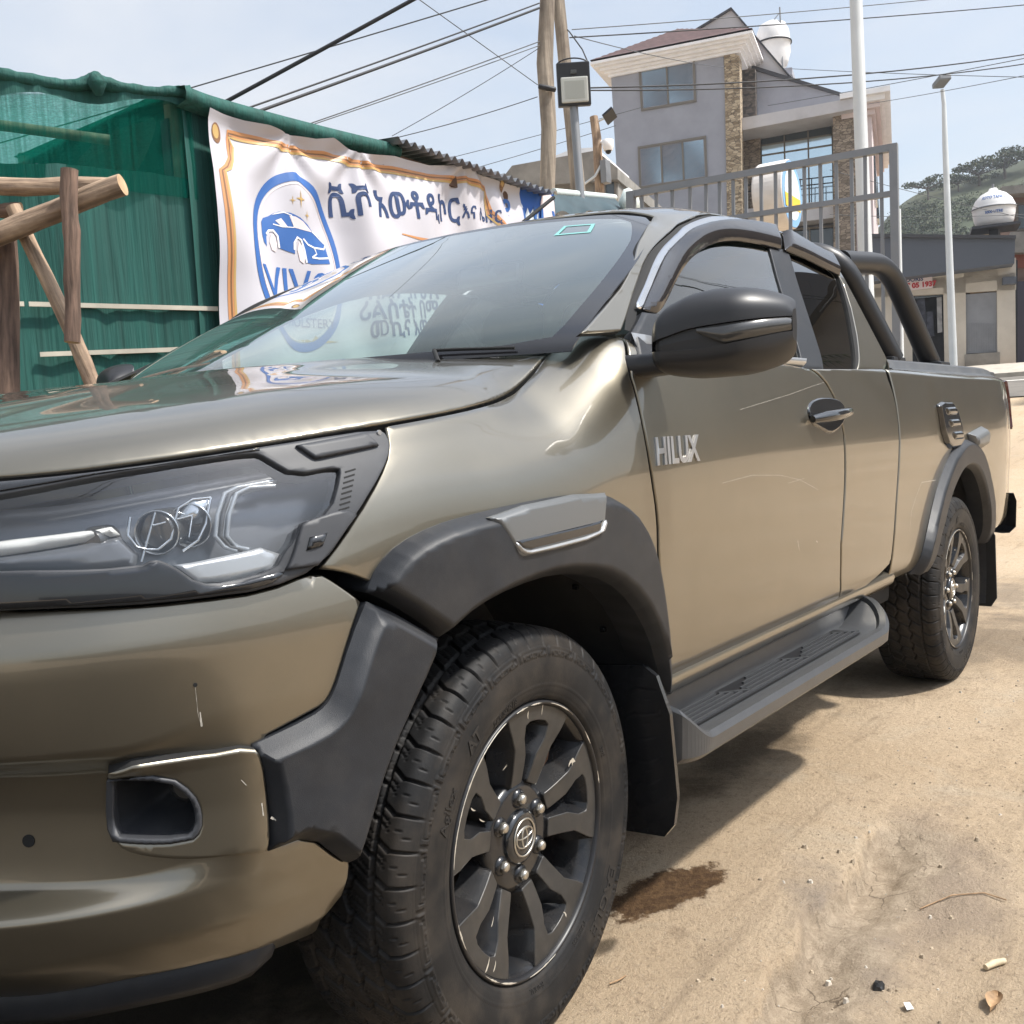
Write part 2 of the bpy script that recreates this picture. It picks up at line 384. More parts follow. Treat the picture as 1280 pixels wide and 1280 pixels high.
def bevel(r):
    return (lambda d: np.where(d < r, -r+np.sqrt(np.maximum(r*r-(r-np.minimum(d, r))**2, 0)), 0), [r*.15, r*.5, r])
def raised(h, wd, r=None):
    """rises from 0 at the edge to h over wd, with a soft top"""
    def fn(d):
        t = np.clip(d/wd, 0, 1); return h*np.sin(t*math.pi/2)
    return (fn, [wd*.2, wd*.45, wd*.75, wd])
def chamfer(h, wd):
    """a straight slope up to a flat face, with a tight rounded shoulder"""
    def fn(d):
        t = np.clip(d/wd, 0, 1); return h*(1-((1-t)**6+(1-t))/2*1.0) if False else h*(t-.10*np.clip((t-.75)/.25, 0, 1)**2)/.9
    return (fn, [wd*.12, wd*.4, wd*.75, wd, wd*1.15])
def panel(F, poly, mat_, res=.02, off=0.0, prof=None, depth=.012, holes=(), mb=None, edge_mat=None, step=None, smooth=2, draft=0.0):
    """cut a panel with outline poly (in the surface's own s, v) out of F"""
    mb = mb or MB(); kv = F.kv; step = step or min(res, .012)
    sc = lambda pl: [(p[0], p[1]*kv)+tuple(p[2:]) for p in pl]
    B = resample(smooth_poly(sc(poly), smooth), step); Hs = [resample(smooth_poly(sc(h), smooth), step) for h in holes]
    area = .5*np.sum(B[:, 0]*np.roll(B[:, 1], -1)-np.roll(B[:, 0], -1)*B[:, 1])
    if area < 0: B = B[::-1]
    Hs = [h if .5*np.sum(h[:, 0]*np.roll(h[:, 1], -1)-np.roll(h[:, 0], -1)*h[:, 1]) < 0 else h[::-1] for h in Hs]
    loops = [B]+Hs; fn, rows = prof if prof else (None, [])
    lo, hi = B.min(0), B.max(0); gx = np.arange(lo[0]+res*.37, hi[0], res); gy = np.arange(lo[1]+res*.41, hi[1], res*.87)
    g = np.array([(x+(res/2 if j % 2 else 0), y) for j, y in enumerate(gy) for x in gx]) if len(gx) and len(gy) else np.zeros((0, 2))
    def keep(q, dmin):
        if not len(q): return q
        m = inside(B, q)
        for h in Hs: m &= ~inside(h, q)
        q = q[m]
        for l_ in loops:
            if len(q): q = q[seg_dist(l_, q)[0] > dmin]
        return q
    rmax = max(rows) if rows else 0
    extra = []
    for r_ in rows:
        for l_ in loops:
            t = np.roll(l_, -1, axis=0)-np.roll(l_, 1, axis=0); t /= np.linalg.norm(t, axis=1)[:, None]+1e-12
            extra.append(keep(l_+np.stack([-t[:, 1], t[:, 0]], 1)*r_, r_*.93))
    inner = keep(g, max(res*.5, rmax*1.02+res*.25))
    pts = np.vstack(loops+extra+[inner]); nb = [len(l_) for l_ in loops]; ed = []; k = 0
    for n in nb: ed += [(k+i, k+(i+1) % n) for i in range(n)]; k += n
    vo, eo, fo, ov, oe, of = delaunay_2d_cdt([Vector(p) for p in pts], ed, [], 1, 1e-7)
    V2 = np.array([tuple(v) for v in vo]); fo = [f for f in fo]
    if Hs:
        cen = np.array([V2[list(f)].mean(0) for f in fo]); bad = np.zeros(len(fo), bool)
        for h in Hs: bad |= inside(h, cen)
        fo = [f for f, b_ in zip(fo, bad) if not b_]
    s, v = V2[:, 0], V2[:, 1]/kv; P0 = F.at(s, v); Nn = F.nor(s, v)
    P = P0.copy(); o = np.zeros(len(V2))+off
    Dm = np.full(len(V2), 1e9); G = np.zeros_like(V2)
    for l_ in loops:
        dd, gg = seg_dist(l_, V2); m = dd < Dm; Dm[m] = dd[m]; G[m] = gg[m]
    if fn is not None:
        # distance to the edge measured on the surface itself
        PG = F.at(G[:, 0], G[:, 1]/kv); d3 = np.linalg.norm(P0-PG, axis=1); e = 1e-5
        o = o+fn(d3); sl_ = (fn(d3+e)-fn(np.maximum(d3-e, 0)))/(e+np.minimum(e, d3))
        ein = P0-PG; ln = np.linalg.norm(ein, axis=1)
        # direction inwards for points on the edge itself
        tiny = ln < 1e-6
        if tiny.any():
            for l_ in loops:
                t = np.roll(l_, -1, axis=0)-np.roll(l_, 1, axis=0); t /= np.linalg.norm(t, axis=1)[:, None]+1e-12
                q = l_+np.stack([-t[:, 1], t[:, 0]], 1)*1e-3
                dq = ((V2[tiny][:, None, :]-l_[None])**2).sum(2); j = dq.argmin(1); okk = dq.min(1) < 1e-8
                idx = np.where(tiny)[0][okk]; jj = j[okk]
                ein[idx] = F.at(q[jj, 0], q[jj, 1]/kv)-F.at(l_[jj, 0], l_[jj, 1]/kv)
        ein /= np.linalg.norm(ein, axis=1)[:, None]+1e-12
        Nb = Nn; Nn = Nn-np.clip(sl_, -6, 6)[:, None]*ein; Nn /= np.linalg.norm(Nn, axis=1)[:, None]
    else: Nb = Nn
    P = P+Nb*o[:, None]
    # orient
    fl = []
    for f in fo:
        a, b, c = P[f[0]], P[f[1]], P[f[2]]
        fl.append(tuple(f) if np.dot(np.cross(b-a, c-a), Nb[f[0]]) > 0 else tuple(f)[::-1])
    mb.add(P, fl, mat_, True, Nn)
    if depth:
        k = 0
        for l_, n in zip(loops, nb):
            idx = [ov_i for ov_i in range(k, k+n)]; k += n
            mp_ = {}
            for newi, olds in enumerate(ov):
                for oo in olds: mp_[oo] = newi
            ii = [mp_[i] for i in idx]; top = P[ii]; tan = np.roll(top, -1, axis=0)-np.roll(top, 1, axis=0); nn = np.cross(tan, Nb[ii]); nn /= np.linalg.norm(nn, axis=1)[:, None]+1e-12
            bot = top-Nb[ii]*depth+nn*draft
            if draft: nn = nn+Nb[ii]*(draft/depth); nn /= np.linalg.norm(nn, axis=1)[:, None]
            fs = [(i, n+i, n+(i+1) % n, (i+1) % n) for i in range(n)]
            mb.add(np.vstack([top, bot]), fs, edge_mat or mat_, True, np.vstack([nn, nn]))
    return mb

# ================================================================ THE TRUCK
def surf_from_sections(st, s0, s1, ds, nk, kv, dv=.05, crease=0):
    """st: list of (s, z list, inset list); the section through the listed points runs smoothly"""
    S = np.arange(s0, s1+ds*.5, ds); V = np.arange(0, nk-1+dv*.5, dv); ss = [a[0] for a in st]
    Z = np.stack([pchip(ss, [a[1][k] for a in st], S) for k in range(nk)], 1)
    I = np.stack([pchip(ss, [a[2][k] for a in st], S) for k in range(nk)], 1)
    x, y, nx, ny = plan(S); P = np.zeros((len(S), len(V), 3)); ks = np.arange(nk)
    for i in range(len(S)):
        z = catmull(ks, Z[i], V); q = catmull(ks, I[i], V)
        if crease: z = z*(1-crease)+np.interp(V, ks, Z[i])*crease; q = q*(1-crease)+np.interp(V, ks, I[i])*crease
        P[i, :, 0] = x[i]-nx[i]*q; P[i, :, 1] = -(y[i]-ny[i]*q); P[i, :, 2] = z
    return Surf(S, V, P, kv)
# lower body: sill ... shoulder ... hood gap (feature 9); feature 10 runs on under the hood
_zc = [.52,.58,.68,.80,.90,.95,1.0,1.035]
def _e(z, i): return z+[z[-1]+.012], i+[i[-1]+.03]
_st = [(S_FRONT,)+_e([.52,.58,.68,.80,.88,.94,.985,1.02,1.055,1.085],[.05,.045,.04,.035,.035,.035,.038,.045,.06,.09]),
 (-1.10,)+_e([.52,.58,.68,.80,.88,.94,.985,1.02,1.055,1.087],[.05,.045,.04,.035,.032,.03,.032,.038,.05,.072]),
 (-.85,)+_e([.52,.58,.68,.80,.88,.94,.985,1.025,1.06,1.091],[.05,.04,.03,.022,.02,.022,.03,.04,.055,.078]),
 (-.60,)+_e([.52,.58,.68,.80,.90,.95,1.0,1.04,1.075,1.108],[.05,.035,.024,.016,.014,.02,.03,.042,.058,.078]),
 (-.30,)+_e([.52,.58,.68,.82,.93,.99,1.03,1.065,1.10,1.137],[.05,.035,.022,.014,.008,.012,.02,.033,.05,.072]),
 (-.03,)+_e([.52,.58,.68,.82,.93,1.0,1.045,1.085,1.125,1.166],[.05,.035,.02,.010,.008,.012,.022,.042,.068,.10]),
 (.125,)+_e([.52,.58,.68,.82,.93,1.01,1.065,1.11,1.15,1.19],[.055,.035,.02,.010,.008,.012,.024,.050,.09,.145]),
 (.22,)+_e([.52,.58,.68,.82,.94,1.02,1.09,1.145,1.19,1.226],[.06,.038,.022,.012,.010,.012,.026,.056,.108,.165]),
 (.35,)+_e([.52,.58,.68,.82,.94,1.04,1.13,1.205,1.255,1.283],[.065,.04,.023,.013,.012,.015,.032,.066,.125,.20]),
 (.46,)+_e([.52,.58,.68,.82,.95,1.05,1.15,1.245,1.30,1.328],[.07,.042,.025,.016,.014,.018,.034,.060,.10,.19]),
 (.62,)+_e([.52,.58,.68,.82,.95,1.05,1.15,1.25,1.29,1.31],[.078,.047,.03,.022,.018,.021,.034,.056,.072,.11]),
 (1.2,)+_e([.52,.58,.68,.82,.95,1.05,1.15,1.24,1.272,1.29],[.085,.05,.035,.026,.022,.024,.034,.052,.066,.10]),
 (2.2,)+_e([.52,.58,.68,.82,.95,1.05,1.15,1.24,1.27,1.29],[.085,.05,.035,.026,.020,.022,.032,.050,.062,.10]),
 (2.9,)+_e([.52,.58,.68,.82,.95,1.05,1.15,1.235,1.262,1.285],[.07,.04,.025,.018,.012,.014,.022,.035,.045,.09]),
 (3.6,)+_e([.52,.58,.68,.82,.95,1.05,1.15,1.235,1.262,1.285],[.07,.04,.025,.018,.012,.014,.022,.035,.045,.09]),
 (S_TAIL,)+_e([.52,.58,.68,.82,.95,1.05,1.15,1.235,1.262,1.285],[.07,.04,.025,.018,.015,.016,.022,.035,.045,.09])]
F1 = surf_from_sections(_st, S_FRONT, S_TAIL, .0125, 11, .085)
# front bumper
_bz = lambda *a: list(a)
_sb = [(S_FRONT, _bz(.33,.37,.43,.50,.56,.64,.715,.78,.86,.925,.945), _bz(.20,.12,.045,.02,.07,.075,.05,.0,.012,.035,.09)),
 (-1.15, _bz(.33,.37,.43,.515,.545,.64,.70,.735,.86,.925,.945), _bz(.20,.12,.050,.022,.090,.10,.085,.012,.006,.035,.09)),
 (-.95, _bz(.34,.38,.44,.520,.548,.64,.70,.735,.86,.925,.945), _bz(.18,.11,.046,.024,.080,.088,.075,.014,.004,.032,.08)),
 (-.78, _bz(.36,.40,.46,.525,.552,.64,.70,.735,.86,.925,.945), _bz(.14,.085,.038,.024,.050,.056,.046,.014,.006,.028,.07)),
 (-.60, _bz(.37,.41,.47,.53,.58,.64,.70,.77,.86,.93,.95), _bz(.10,.06,.025,.016,.016,.018,.016,.008,.008,.022,.06)),
 (-.20, _bz(.42,.45,.49,.53,.58,.64,.70,.77,.86,.93,.95), _bz(.08,.05,.022,.014,.012,.012,.010,.006,.006,.018,.05))]
F2 = surf_from_sections(_sb, S_FRONT, -.15, .0125, 11, .06, crease=.65)
# greenhouse and roof
def _g(zu): return [1.24,1.30,1.42,1.55]+zu
_gi = [.063,.092,.150,.213,.268,.325,.38,.475,.70,.935]
_sg = [(.25,_g([1.60,1.625,1.64,1.65,1.655,1.66]),_gi),(1.0,_g([1.625,1.66,1.682,1.70,1.715,1.72]),_gi),(1.15,_g([1.642,1.688,1.712,1.732,1.748,1.752]),_gi),
 (1.5,_g([1.658,1.722,1.757,1.783,1.803,1.808]),_gi),(1.9,_g([1.662,1.733,1.772,1.798,1.818,1.823]),_gi),(2.5,_g([1.652,1.72,1.757,1.78,1.80,1.805]),_gi)]
F3 = surf_from_sections(_sg, .25, 2.5, .0125, 10, .11)
# hood: a crowned sheet that turns down to the gap line
_gs = np.linspace(S_FRONT, .35, 150); G3 = F1.at(_gs, np.full(150, 9.0))
for _ in range(12): G3[1:-1] = (G3[:-2]+2*G3[1:-1]+G3[2:])/4
_hx = np.arange(-1.02, .62, .006); _hy = np.arange(-.90, .9001, .006)
_XX, _YY = np.meshgrid(_hx, _hy, indexing='ij'); _q = np.stack([_XX.ravel(), -np.abs(_YY.ravel())], 1)
_D = np.full(len(_q), 9.); _ze = np.zeros(len(_q))
for i in range(len(G3)-1):
    a = G3[i, :2]; ab = G3[i+1, :2]-a; t = np.clip(((_q-a)@ab)/(ab@ab+1e-12), 0, 1); dd = np.hypot(*(_q-a-t[:, None]*ab).T)
    m = dd < _D; _D[m] = dd[m]; _ze[m] = (G3[i, 2]+t*(G3[i+1, 2]-G3[i, 2]))[m]
_top = pchip([-1.02,-.8,-.55,-.3,0,.3,.62],[1.135,1.172,1.212,1.247,1.277,1.300,1.312], _q[:, 0])-.034*(np.abs(_q[:, 1])/.8)**2
_top += .010*np.exp(-((np.abs(_q[:, 1])-.30)/.10)**2)            # the two long swells of the pressing
_H = _top-np.maximum(_top-_ze, 0)*(.5*np.exp(-_D/.035)+.5*np.exp(-_D/.16))
FH = Surf(_hx, _hy, np.stack([_XX, _YY, _H.reshape(_XX.shape)], 2), 1.0)

TRUCK = empty('pickup_truck', label='bronze pickup truck with black flares, alloy wheels and roll bar, parked beside the banner', cat='pickup truck')
TRUCK.rotation_mode = 'QUATERNION'; TRUCK.rotation_quaternion = TILT.to_quaternion()
def both(name, mb, parent=TRUCK, label=None):
    a = mb.build(name, parent); b = mb.flipped_y().build(name, parent)
    return a, b
PB = bevel(.004)
v9 = lambda ss, v=8.97: [(s, v) for s in ss]
# fender
arch_f = [(828,862),(818,800),(800,762),(772,733),(735,716),(690,717),(640,733),(585,762),(548,795)]
fend = F1.trace([(545,792,1),(400,711,1),(446,650),(474,600),(487,565),(487,541,1)])
fend = [p+(1,) if i in (0, 1) else p for i, p in enumerate(fend)]
sg0 = fend[-1][0]
fend[-1] = (sg0, 8.97, 1)
fend += [(s, 8.97) for s in np.linspace(sg0+.04, .345, 14)]
fend += [p+(1,) for p in F1.trace([(727,418),(776,416)])]
fend += F1.trace([(778,425),(784,463),(797,504),(805,544),(813,593),(821,646),(822,700),(828,780),(831,862)])
fend += F1.trace(arch_f[1:-1])
mb = panel(F1, fend, M['paint'], res=.02, prof=PB, edge_mat=M['seam'], smooth=1); FENDER, _ = both('fender', mb)
# doors
door = F1.trace([(780.5,416,1),(787,463),(799.5,504),(807.5,544),(815.5,593),(823.5,646),(824.5,700),(831,780),(835,866)])
door[-1] += (1,); door[0] += (1,)
door += [p+(1,) for p in F1.trace([(1043,763)])]+F1.trace([(1049,700),(1055,620),(1056,580),(1053,530),(1040,490)])+[p+(1,) for p in F1.trace([(1012,461)])]
mb = panel(F1, door, M['paint'], res=.02, prof=PB, edge_mat=M['seam'], smooth=1); DOOR, DOOR_R = both('door', mb)
rdoor = [p+(1,) for p in F1.trace([(1014.5,461)])]+F1.trace([(1041.7,490),(1054.7,530),(1057.7,580),(1056.7,620),(1050.7,700)])+[p+(1,) for p in F1.trace([(1045.5,760),(1113,704)])]
rdoor += F1.trace([(1119,640),(1123,580),(1124,544),(1119,500),(1108,470)])+[p+(1,) for p in F1.trace([(1104,461)])]
mb = panel(F1, rdoor, M['paint'], res=.02, prof=PB, edge_mat=M['seam'], smooth=1); RDOOR, RDOOR_R = both('rear_door', mb)
s_gap = F1.cast(1126, 544)[0]
# bed side with its wheel opening
cx = 3.085
def arc(s0, r, a0, a1, n=14, zc=.383):
    return [(s0+r*math.cos(math.radians(a)), F1.v_at_z(s0+r*math.cos(math.radians(a)), zc+r*1.06*math.sin(math.radians(a)))) for a in np.linspace(a0, a1, n)]
bs = F1.trace([(1105.5,461),(1120.3,500),(1125.5,544),(1124.5,580),(1120.5,640),(1115,704)])
bs[0] += (1,); bs[-1] += (1,)
s_b = bs[-1][0]
bs += [(s_b+.02, .1, 1), (2.52, .2, 1)]+arc(cx, .50, 165, 12)+[(3.6, .6, 1), (4.06, .9), (4.24, 1.6), (4.30, 2.4, 1), (4.30, 4.2, 1), (4.16, 4.6, 1), (4.17, 5.5), (4.15, 7.65, 1), (4.15, 8.7, 1)]
bs += [(s, 8.7) for s in np.linspace(4.0, 2.5, 8)]
mb = panel(F1, bs, M['paint'], res=.022, prof=PB, edge_mat=M['seam'], smooth=1); BED, _ = both('bed_side', mb)
# tail lamp, tailgate, rear bumper
tl = [(4.17, 4.7, 1), (4.38, 4.3, 1), (4.50, 4.3, 1), (4.50, 8.0, 1), (4.38, 8.0), (4.16, 7.6, 1), (4.18, 5.5)]
mb = panel(F1, tl, M['red_lens'], res=.03, off=.012, prof=raised(.008, .02), smooth=1); both('tail_lamp', mb)
tg = [(4.54, 2.0, 1), (S_TAIL, 2.0, 1), (S_TAIL, 8.6, 1), (4.54, 8.6, 1)]
panel(F1, tg, M['paint'], res=.05, smooth=0).mirror_y().build('tailgate', TRUCK)
mb = MB(); P = []
for s in np.linspace(4.20, S_TAIL, 14):
    x, y, nx, ny = [float(q) for q in plan(s)]
    P.append([(x+nx*a, -(y+ny*a), z) for a, z in ((-.05,.50),(-.01,.50),(.022,.53),(.026,.66),(.012,.70),(-.05,.70))])
mb.grid(P, M['plastic'], False); mb.mirror_y().build('rear_bumper', TRUCK, True)
# hood
gl = [(p[0], p[1]) for p in G3[:, :2]]
hp = [(x+(.004 if y > -.3 else 0), y+.004) for x, y in gl[::2]]; hp[-1] = (.352, -.728)
rear = [(.30,-.60),(.245,-.40),(.215,-.2),(.205,0)]
hp = hp+[(.354,-.722,1)]+rear
hp = hp+[(x, -y)+tuple(r_) for x, y, *r_ in hp[::-1][1:]]
mb = panel(FH, hp, M['paint'], res=.022, prof=bevel(.005), depth=.022, edge_mat=M['seam'], smooth=1); mb.build('hood', TRUCK)
# roof with the windscreen pillars
s_top = .985
rf = F3.trace([(777,413,1),(799,343),(820,307),(840,286),(866,271),(894,265),(935,269),(971,277),(1010,293),(1038,311)])
rf[0] += (1,)
rf += [(2.36, rf[-1][1]+.02, 1), (2.36, 9, 1), (1.03, 9, 1), (1.045, 8), (1.085, 7)]
e_px = [(727,416),(740,402),(760,379),(780,354),(800,312),(817,270)]
ed = F3.trace(e_px); edge3 = F3.at([p[0] for p in ed], [p[1] for p in ed])
rf += [ed[-1]+(1,)]+ed[::-1][1:-1]+[ed[0]+(1,)]
mb = panel(F3, rf, M['paint'], res=.022, prof=PB, edge_mat=M['seam'], smooth=1); mb.mirror_y().build('roof', TRUCK)
cp = F3.trace([(1040,313,1),(1052,345),(1069,400),(1071,462,1),(1106,462,1)])
cp = [p+(1,) if i in (0, 3, 4) else p for i, p in enumerate(cp)]+[(2.36, 1.2, 1), (2.36, cp[0][1], 1)]
mb = panel(F3, cp, M['paint'], res=.02, prof=PB, edge_mat=M['seam'], smooth=1); both('cab_corner', mb)
# windscreen
_t = np.linspace(0, 1, 41)
_el = np.vstack([[[.385, -.742, 1.283]], edge3]); _al2 = np.r_[0, np.cumsum(np.linalg.norm(np.diff(_el, axis=0), axis=1))]; _al2 /= _al2[-1]
EL = np.stack([pchip(_al2, _el[:, k], _t) for k in range(3)], 1); EL[:, 0] = np.polyval(np.polyfit(_t, EL[:, 0], 3), _t); EL[:, 1] = np.polyval(np.polyfit(_t, EL[:, 1], 2), _t); EL[:, 2] = np.polyval(np.polyfit(_t, EL[:, 2], 3), _t)
_qs = np.linspace(-1, 1, 61); P = np.zeros((61, 41, 3))
for i, q in enumerate(_qs):
    bow = (1-abs(q)**2.2)
    P[i, :, 0] = EL[:, 0]-bow*(.15-.055*_t); P[i, :, 1] = q*EL[:, 1]; P[i, :, 2] = EL[:, 2]+bow*(.0+.045*_t)-.004
for i in range(61):                                             # seat the top edge of the glass on the roof skin
    x, y = P[i, -1, 0], -abs(P[i, -1, 1]); s_, v_ = F3.near((x, y, 1.73)); zz = F3.at(s_, v_)[0]
    for _ in range(4): s_, v_ = F3.near((x, y, zz[2])); zz = F3.at(s_, v_)[0]
    P[i, :, 2] += (zz[2]-.005-P[i, -1, 2])*_t**2.0
FW = Surf(np.linspace(-1, 1, 61), _t, P[::-1], 1.0)
FW = Surf(np.linspace(-1, 1, 61)*.65, _t*.85, P[::-1], 1.0)      # about metres across and up the slope
if FW.N[30, 20][2] < 0: FW = Surf(np.linspace(-1, 1, 61)*.65, _t*.85, P, 1.0)
ou = [(-.648,.0,1),(.648,.0,1),(.648,.846,1),(-.648,.846,1)]
inn = [(-.60,.075),(-.30,.062),(.30,.062),(.60,.075),(.612,.2),(.61,.74),(.56,.80),(.2,.815),(-.2,.815),(-.56,.80),(-.61,.74),(-.612,.2)]
mb = panel(FW, ou, M['frit'], res=.03, depth=.004, holes=[inn], smooth=1); WSB = mb.build('windscreen_border', TRUCK)
mb = panel(FW, inn, M['ws_glass'], res=.04, depth=0, smooth=1); WS = mb.build('windscreen', TRUCK)
st = F1  # noqa
def rect_on(F, pxs): return [p+(1,) for p in F.trace(pxs)]
M['sticker'] = mat('pale_teal_sticker', (.20, .48, .45), .4)
tk = rect_on(FW, [(705,283),(744,280),(738,291),(692,295)])
tkc = np.mean([p[:2] for p in tk], 0); ring = [tuple(tkc+(np.array(p[:2])-tkc)*.78)+(1,) for p in tk]
panel(FW, tk, M['sticker'], res=.02, off=.0012, depth=0, holes=[ring], smooth=0).build('sticker', WS)
_b = []
for v in np.linspace(0, 9, 46):
    p = F3.at(2.36, v)[0]; _b.append((p[1], p[2]))
zc_ = lambda y: float(np.interp(abs(y), [abs(b[0]) for b in _b][::-1], [b[1] for b in _b][::-1]))
_ys = np.linspace(-.86, .86, 70)
FB = Surf(np.linspace(-.9, .9, 61), np.linspace(.8, 1.82, 61), np.array([[(2.37-.02*(1-(u/.9)**2)*-1, -u*-1 if False else -(-u), z) for z in np.linspace(.8, 1.82, 61)] for u in np.linspace(-.9, .9, 61)]), 1.0)
if FB.N[30, 30][0] < 0: FB.N = -FB.N
edge_ = [(y, zc_(y)-.012) for y in np.linspace(-.845, .845, 50)]
rw = [(-.62,1.36),(.62,1.36),(.56,1.62),(.5,1.67),(-.5,1.67),(-.56,1.62)]
mb = panel(FB, [(-.86,.82,1)]+[(e[0], e[1]) for e in edge_]+[(.86,.82,1)], M['paint'], res=.05, depth=.01, holes=[rw], smooth=1); CBK = mb.build('cab_back', TRUCK)
panel(FB, rw, M['dark_glass'], res=.06, off=-.004, depth=0, smooth=1).build('rear_window', CBK)
# ---- side windows and trims
def strip(F, a, b): return F.trace(a)+F.trace(b[::-1])
rub_a = [(779,409),(801,341),(822,306),(842,286),(868,272),(894,266),(935,270),(971,279),(1010,295),(1037,313)]
ch_a = [(793,384),(800,366),(811,340),(829,309),(846,291),(868,277),(894,271),(935,274),(971,283),(1010,299),(1036,316)]
ch_b = [(802,388),(809,370),(819,345),(836,315),(852,298),(872,284),(896,277),(935,279),(971,287),(1010,302),(1035,319)]
mb = panel(F3, strip(F3, rub_a, [(796,414)]+ch_a[1:]), M['seam'], res=.02, off=-.006, depth=0, smooth=1)
mb = panel(F3, strip(F3, ch_a, ch_b), M['chrome'], res=.012, off=.002, prof=raised(.003, .004), mb=mb, smooth=1)
a, b = both('window_surround', mb, None); a.parent = DOOR; b.parent = DOOR_R
vis = ch_b[:9]+[(976,312),(943,304),(905,301),(880,309),(860,327),(843,352),(825,392),(812,392)]
vf = panel(F3, [p+(1,) if i in (0, 8, 9) else p for i, p in enumerate(F3.trace(vis))], M['smoke'], res=.015, off=.004, prof=raised(.022, .03), depth=.004, smooth=2)
a, b = both('window_visor', vf, None); a.parent = DOOR; b.parent = DOOR_R
vis2 = [(978,290),(1010,304),(1036,320),(1049,345),(1030,336),(1005,323),(980,313)]
vf = panel(F3, [p+(1,) if i in (0, 2, 3, 6) else p for i, p in enumerate(F3.trace(vis2))], M['smoke'], res=.015, off=.004, prof=raised(.020, .025), depth=.004, smooth=2)
a, b = both('window_visor', vf, None); a.parent = RDOOR; b.parent = RDOOR_R
wf = F3.trace([(808,467),(818,400),(838,356),(858,325),(880,306),(905,298),(943,300),(967,310),(1006,460)])
wf = [p+(1,) if i in (0, 7, 8) else p for i, p in enumerate(wf)]
mb = panel(F3, wf, M['side_glass'], res=.03, off=-.010, depth=0, smooth=1); a, b = both('window_glass', mb, None); a.parent = DOOR; b.parent = DOOR_R
wr = F3.trace([(984,314),(1020,325),(1047,343),(1060,375),(1067,415),(1070,461),(1028,461)])
wr = [p+(1,) if i in (0, 5, 6) else p for i, p in enumerate(wr)]
mb = panel(F3, wr, M['dark_glass'], res=.03, off=-.010, depth=0, smooth=1); a, b = both('window_glass', mb, None); a.parent = RDOOR; b.parent = RDOOR_R
bp = [p+(1,) for p in F3.trace([(962,306),(986,312),(1031,462),(1004,462)])]
mb = panel(F3, bp, M['plastic'], res=.03, off=-.004, prof=bevel(.003), depth=.02, smooth=0); both('pillar_cover', mb)
fr = [(1048,343),(1053,345),(1066,385),(1072,420),(1073,462),(1068,462),(1066,415),(1059,377)]
mb = panel(F3, F3.trace(fr), M['seam'], res=.02, off=-.002, depth=.01, smooth=1); a, b = both('window_seal', mb, None); a.parent = RDOOR; b.parent = RDOOR_R
bl = [p+(1,) for p in F1.trace([(810,474),(860,471),(930,466),(1008,461)])]+[p+(1,) for p in F3.trace([(1008,454)])]  # noqa
def belt(s0, s1):
    P = []
    for s in np.linspace(s0, s1, 24):
        q = F1.at(s, 8.0)[0]; n = F1.nor(s, 8.0)[0]; g3 = F3.at(s, 0.72)[0]
        P.append([q-n*.01, q+n*.008+np.array([0,0,.0]), q+n*.011+np.array([0,0,.010]), g3+np.array([0,-.010,.0]), g3+np.array([0,.01,.0])])
    return P
s_l, s_r = F1.cast(811, 474)[0], F1.cast(1009, 461)[0]
mb = MB(); mb.grid(belt(s_l, s_r), M['silver'], True); a, b = both('belt_trim', mb, None); a.parent = DOOR; b.parent = DOOR_R
# ---- headlamp
M['lamp_base2'] = mat('clear_light_pipe', (.27, .29, .31), .2, .3)
LH = [(-70,720),(-70,634),(-40,630),(0,624),(120,600),(240,581),(315,570),(329,575),(366,597),(420,587),(422,596),(409,644),(371,659),(364,678),(353,690),(341,712),(280,729),(248,730),(214,707),(192,699),(173,709),(0,713)]
CV = [(-80,770),(-80,612),(0,607),(120,594),(240,577),(360,557),(470,540),(481,548),(484,566),(474,592),(440,648),(396,710),(330,737),(240,749),(100,758),(0,762)]
cvt = F1.trace(CV); lht = F1.trace(LH)
mb = panel(F1, cvt, M['cover_grey'], res=.014, off=.010, prof=bevel(.003), depth=.035, holes=[lht], smooth=1)
HL, HLR = both('headlight', mb)
def lamp(name, mb):
    a, b = both(name, mb, None); a.parent = HL; b.parent = HLR
mb = panel(F1, lht, M['lamp_glass'], res=.02, off=.002, depth=0, smooth=1); lamp('lens', mb)
mb = panel(F1, cvt, M['lamp_dark'], res=.03, off=-.055, depth=0, smooth=1)
mb = panel(F1, rect_on(F1, [(-60,676),(0,668),(138,650),(150,662),(0,690),(-60,698)]), M['lamp_white'], res=.015, off=-.034, prof=raised(.012, .008), depth=.02, smooth=1, mb=mb)
mb = panel(F1, rect_on(F1, [(-60,700),(0,692),(150,666),(176,690),(170,706),(0,710),(-60,712)]), M['lamp_dark'], res=.02, off=-.03, prof=raised(.01, .01), depth=.02, smooth=1, mb=mb)
lamp('light_guide', mb)
mb = panel(F1, rect_on(F1, [(240,703),(327,684),(351,692),(340,711),(280,727),(249,728),(218,706)]), M['satin_silver'], res=.015, off=-.004, prof=raised(.004, .006), depth=.02, smooth=1); lamp('lamp_base', mb)
def onF(F, pxs, off):
    t = F.trace(pxs); p = F.at([a[0] for a in t], [a[1] for a in t])+F.nor([a[0] for a in t], [a[1] for a in t])*off
    return [Vector(q) for q in p]
mb = MB()
for pts, r in (([(163,640),(160,665),(172,681),(186,684),(200,684),(217,670),(222,645),(226,628),(244,616),(268,614)],.0035),
               ([(196,634),(178,700)],.003), ([(193,652),(245,638)],.0025), ([(268,614),(262,650),(252,672),(232,686)],.0035), ([(226,634),(244,640),(240,668)],.002)):
    mb.tube(onF(F1, pts, -.022), r*.62, M['reflector'], n=6)
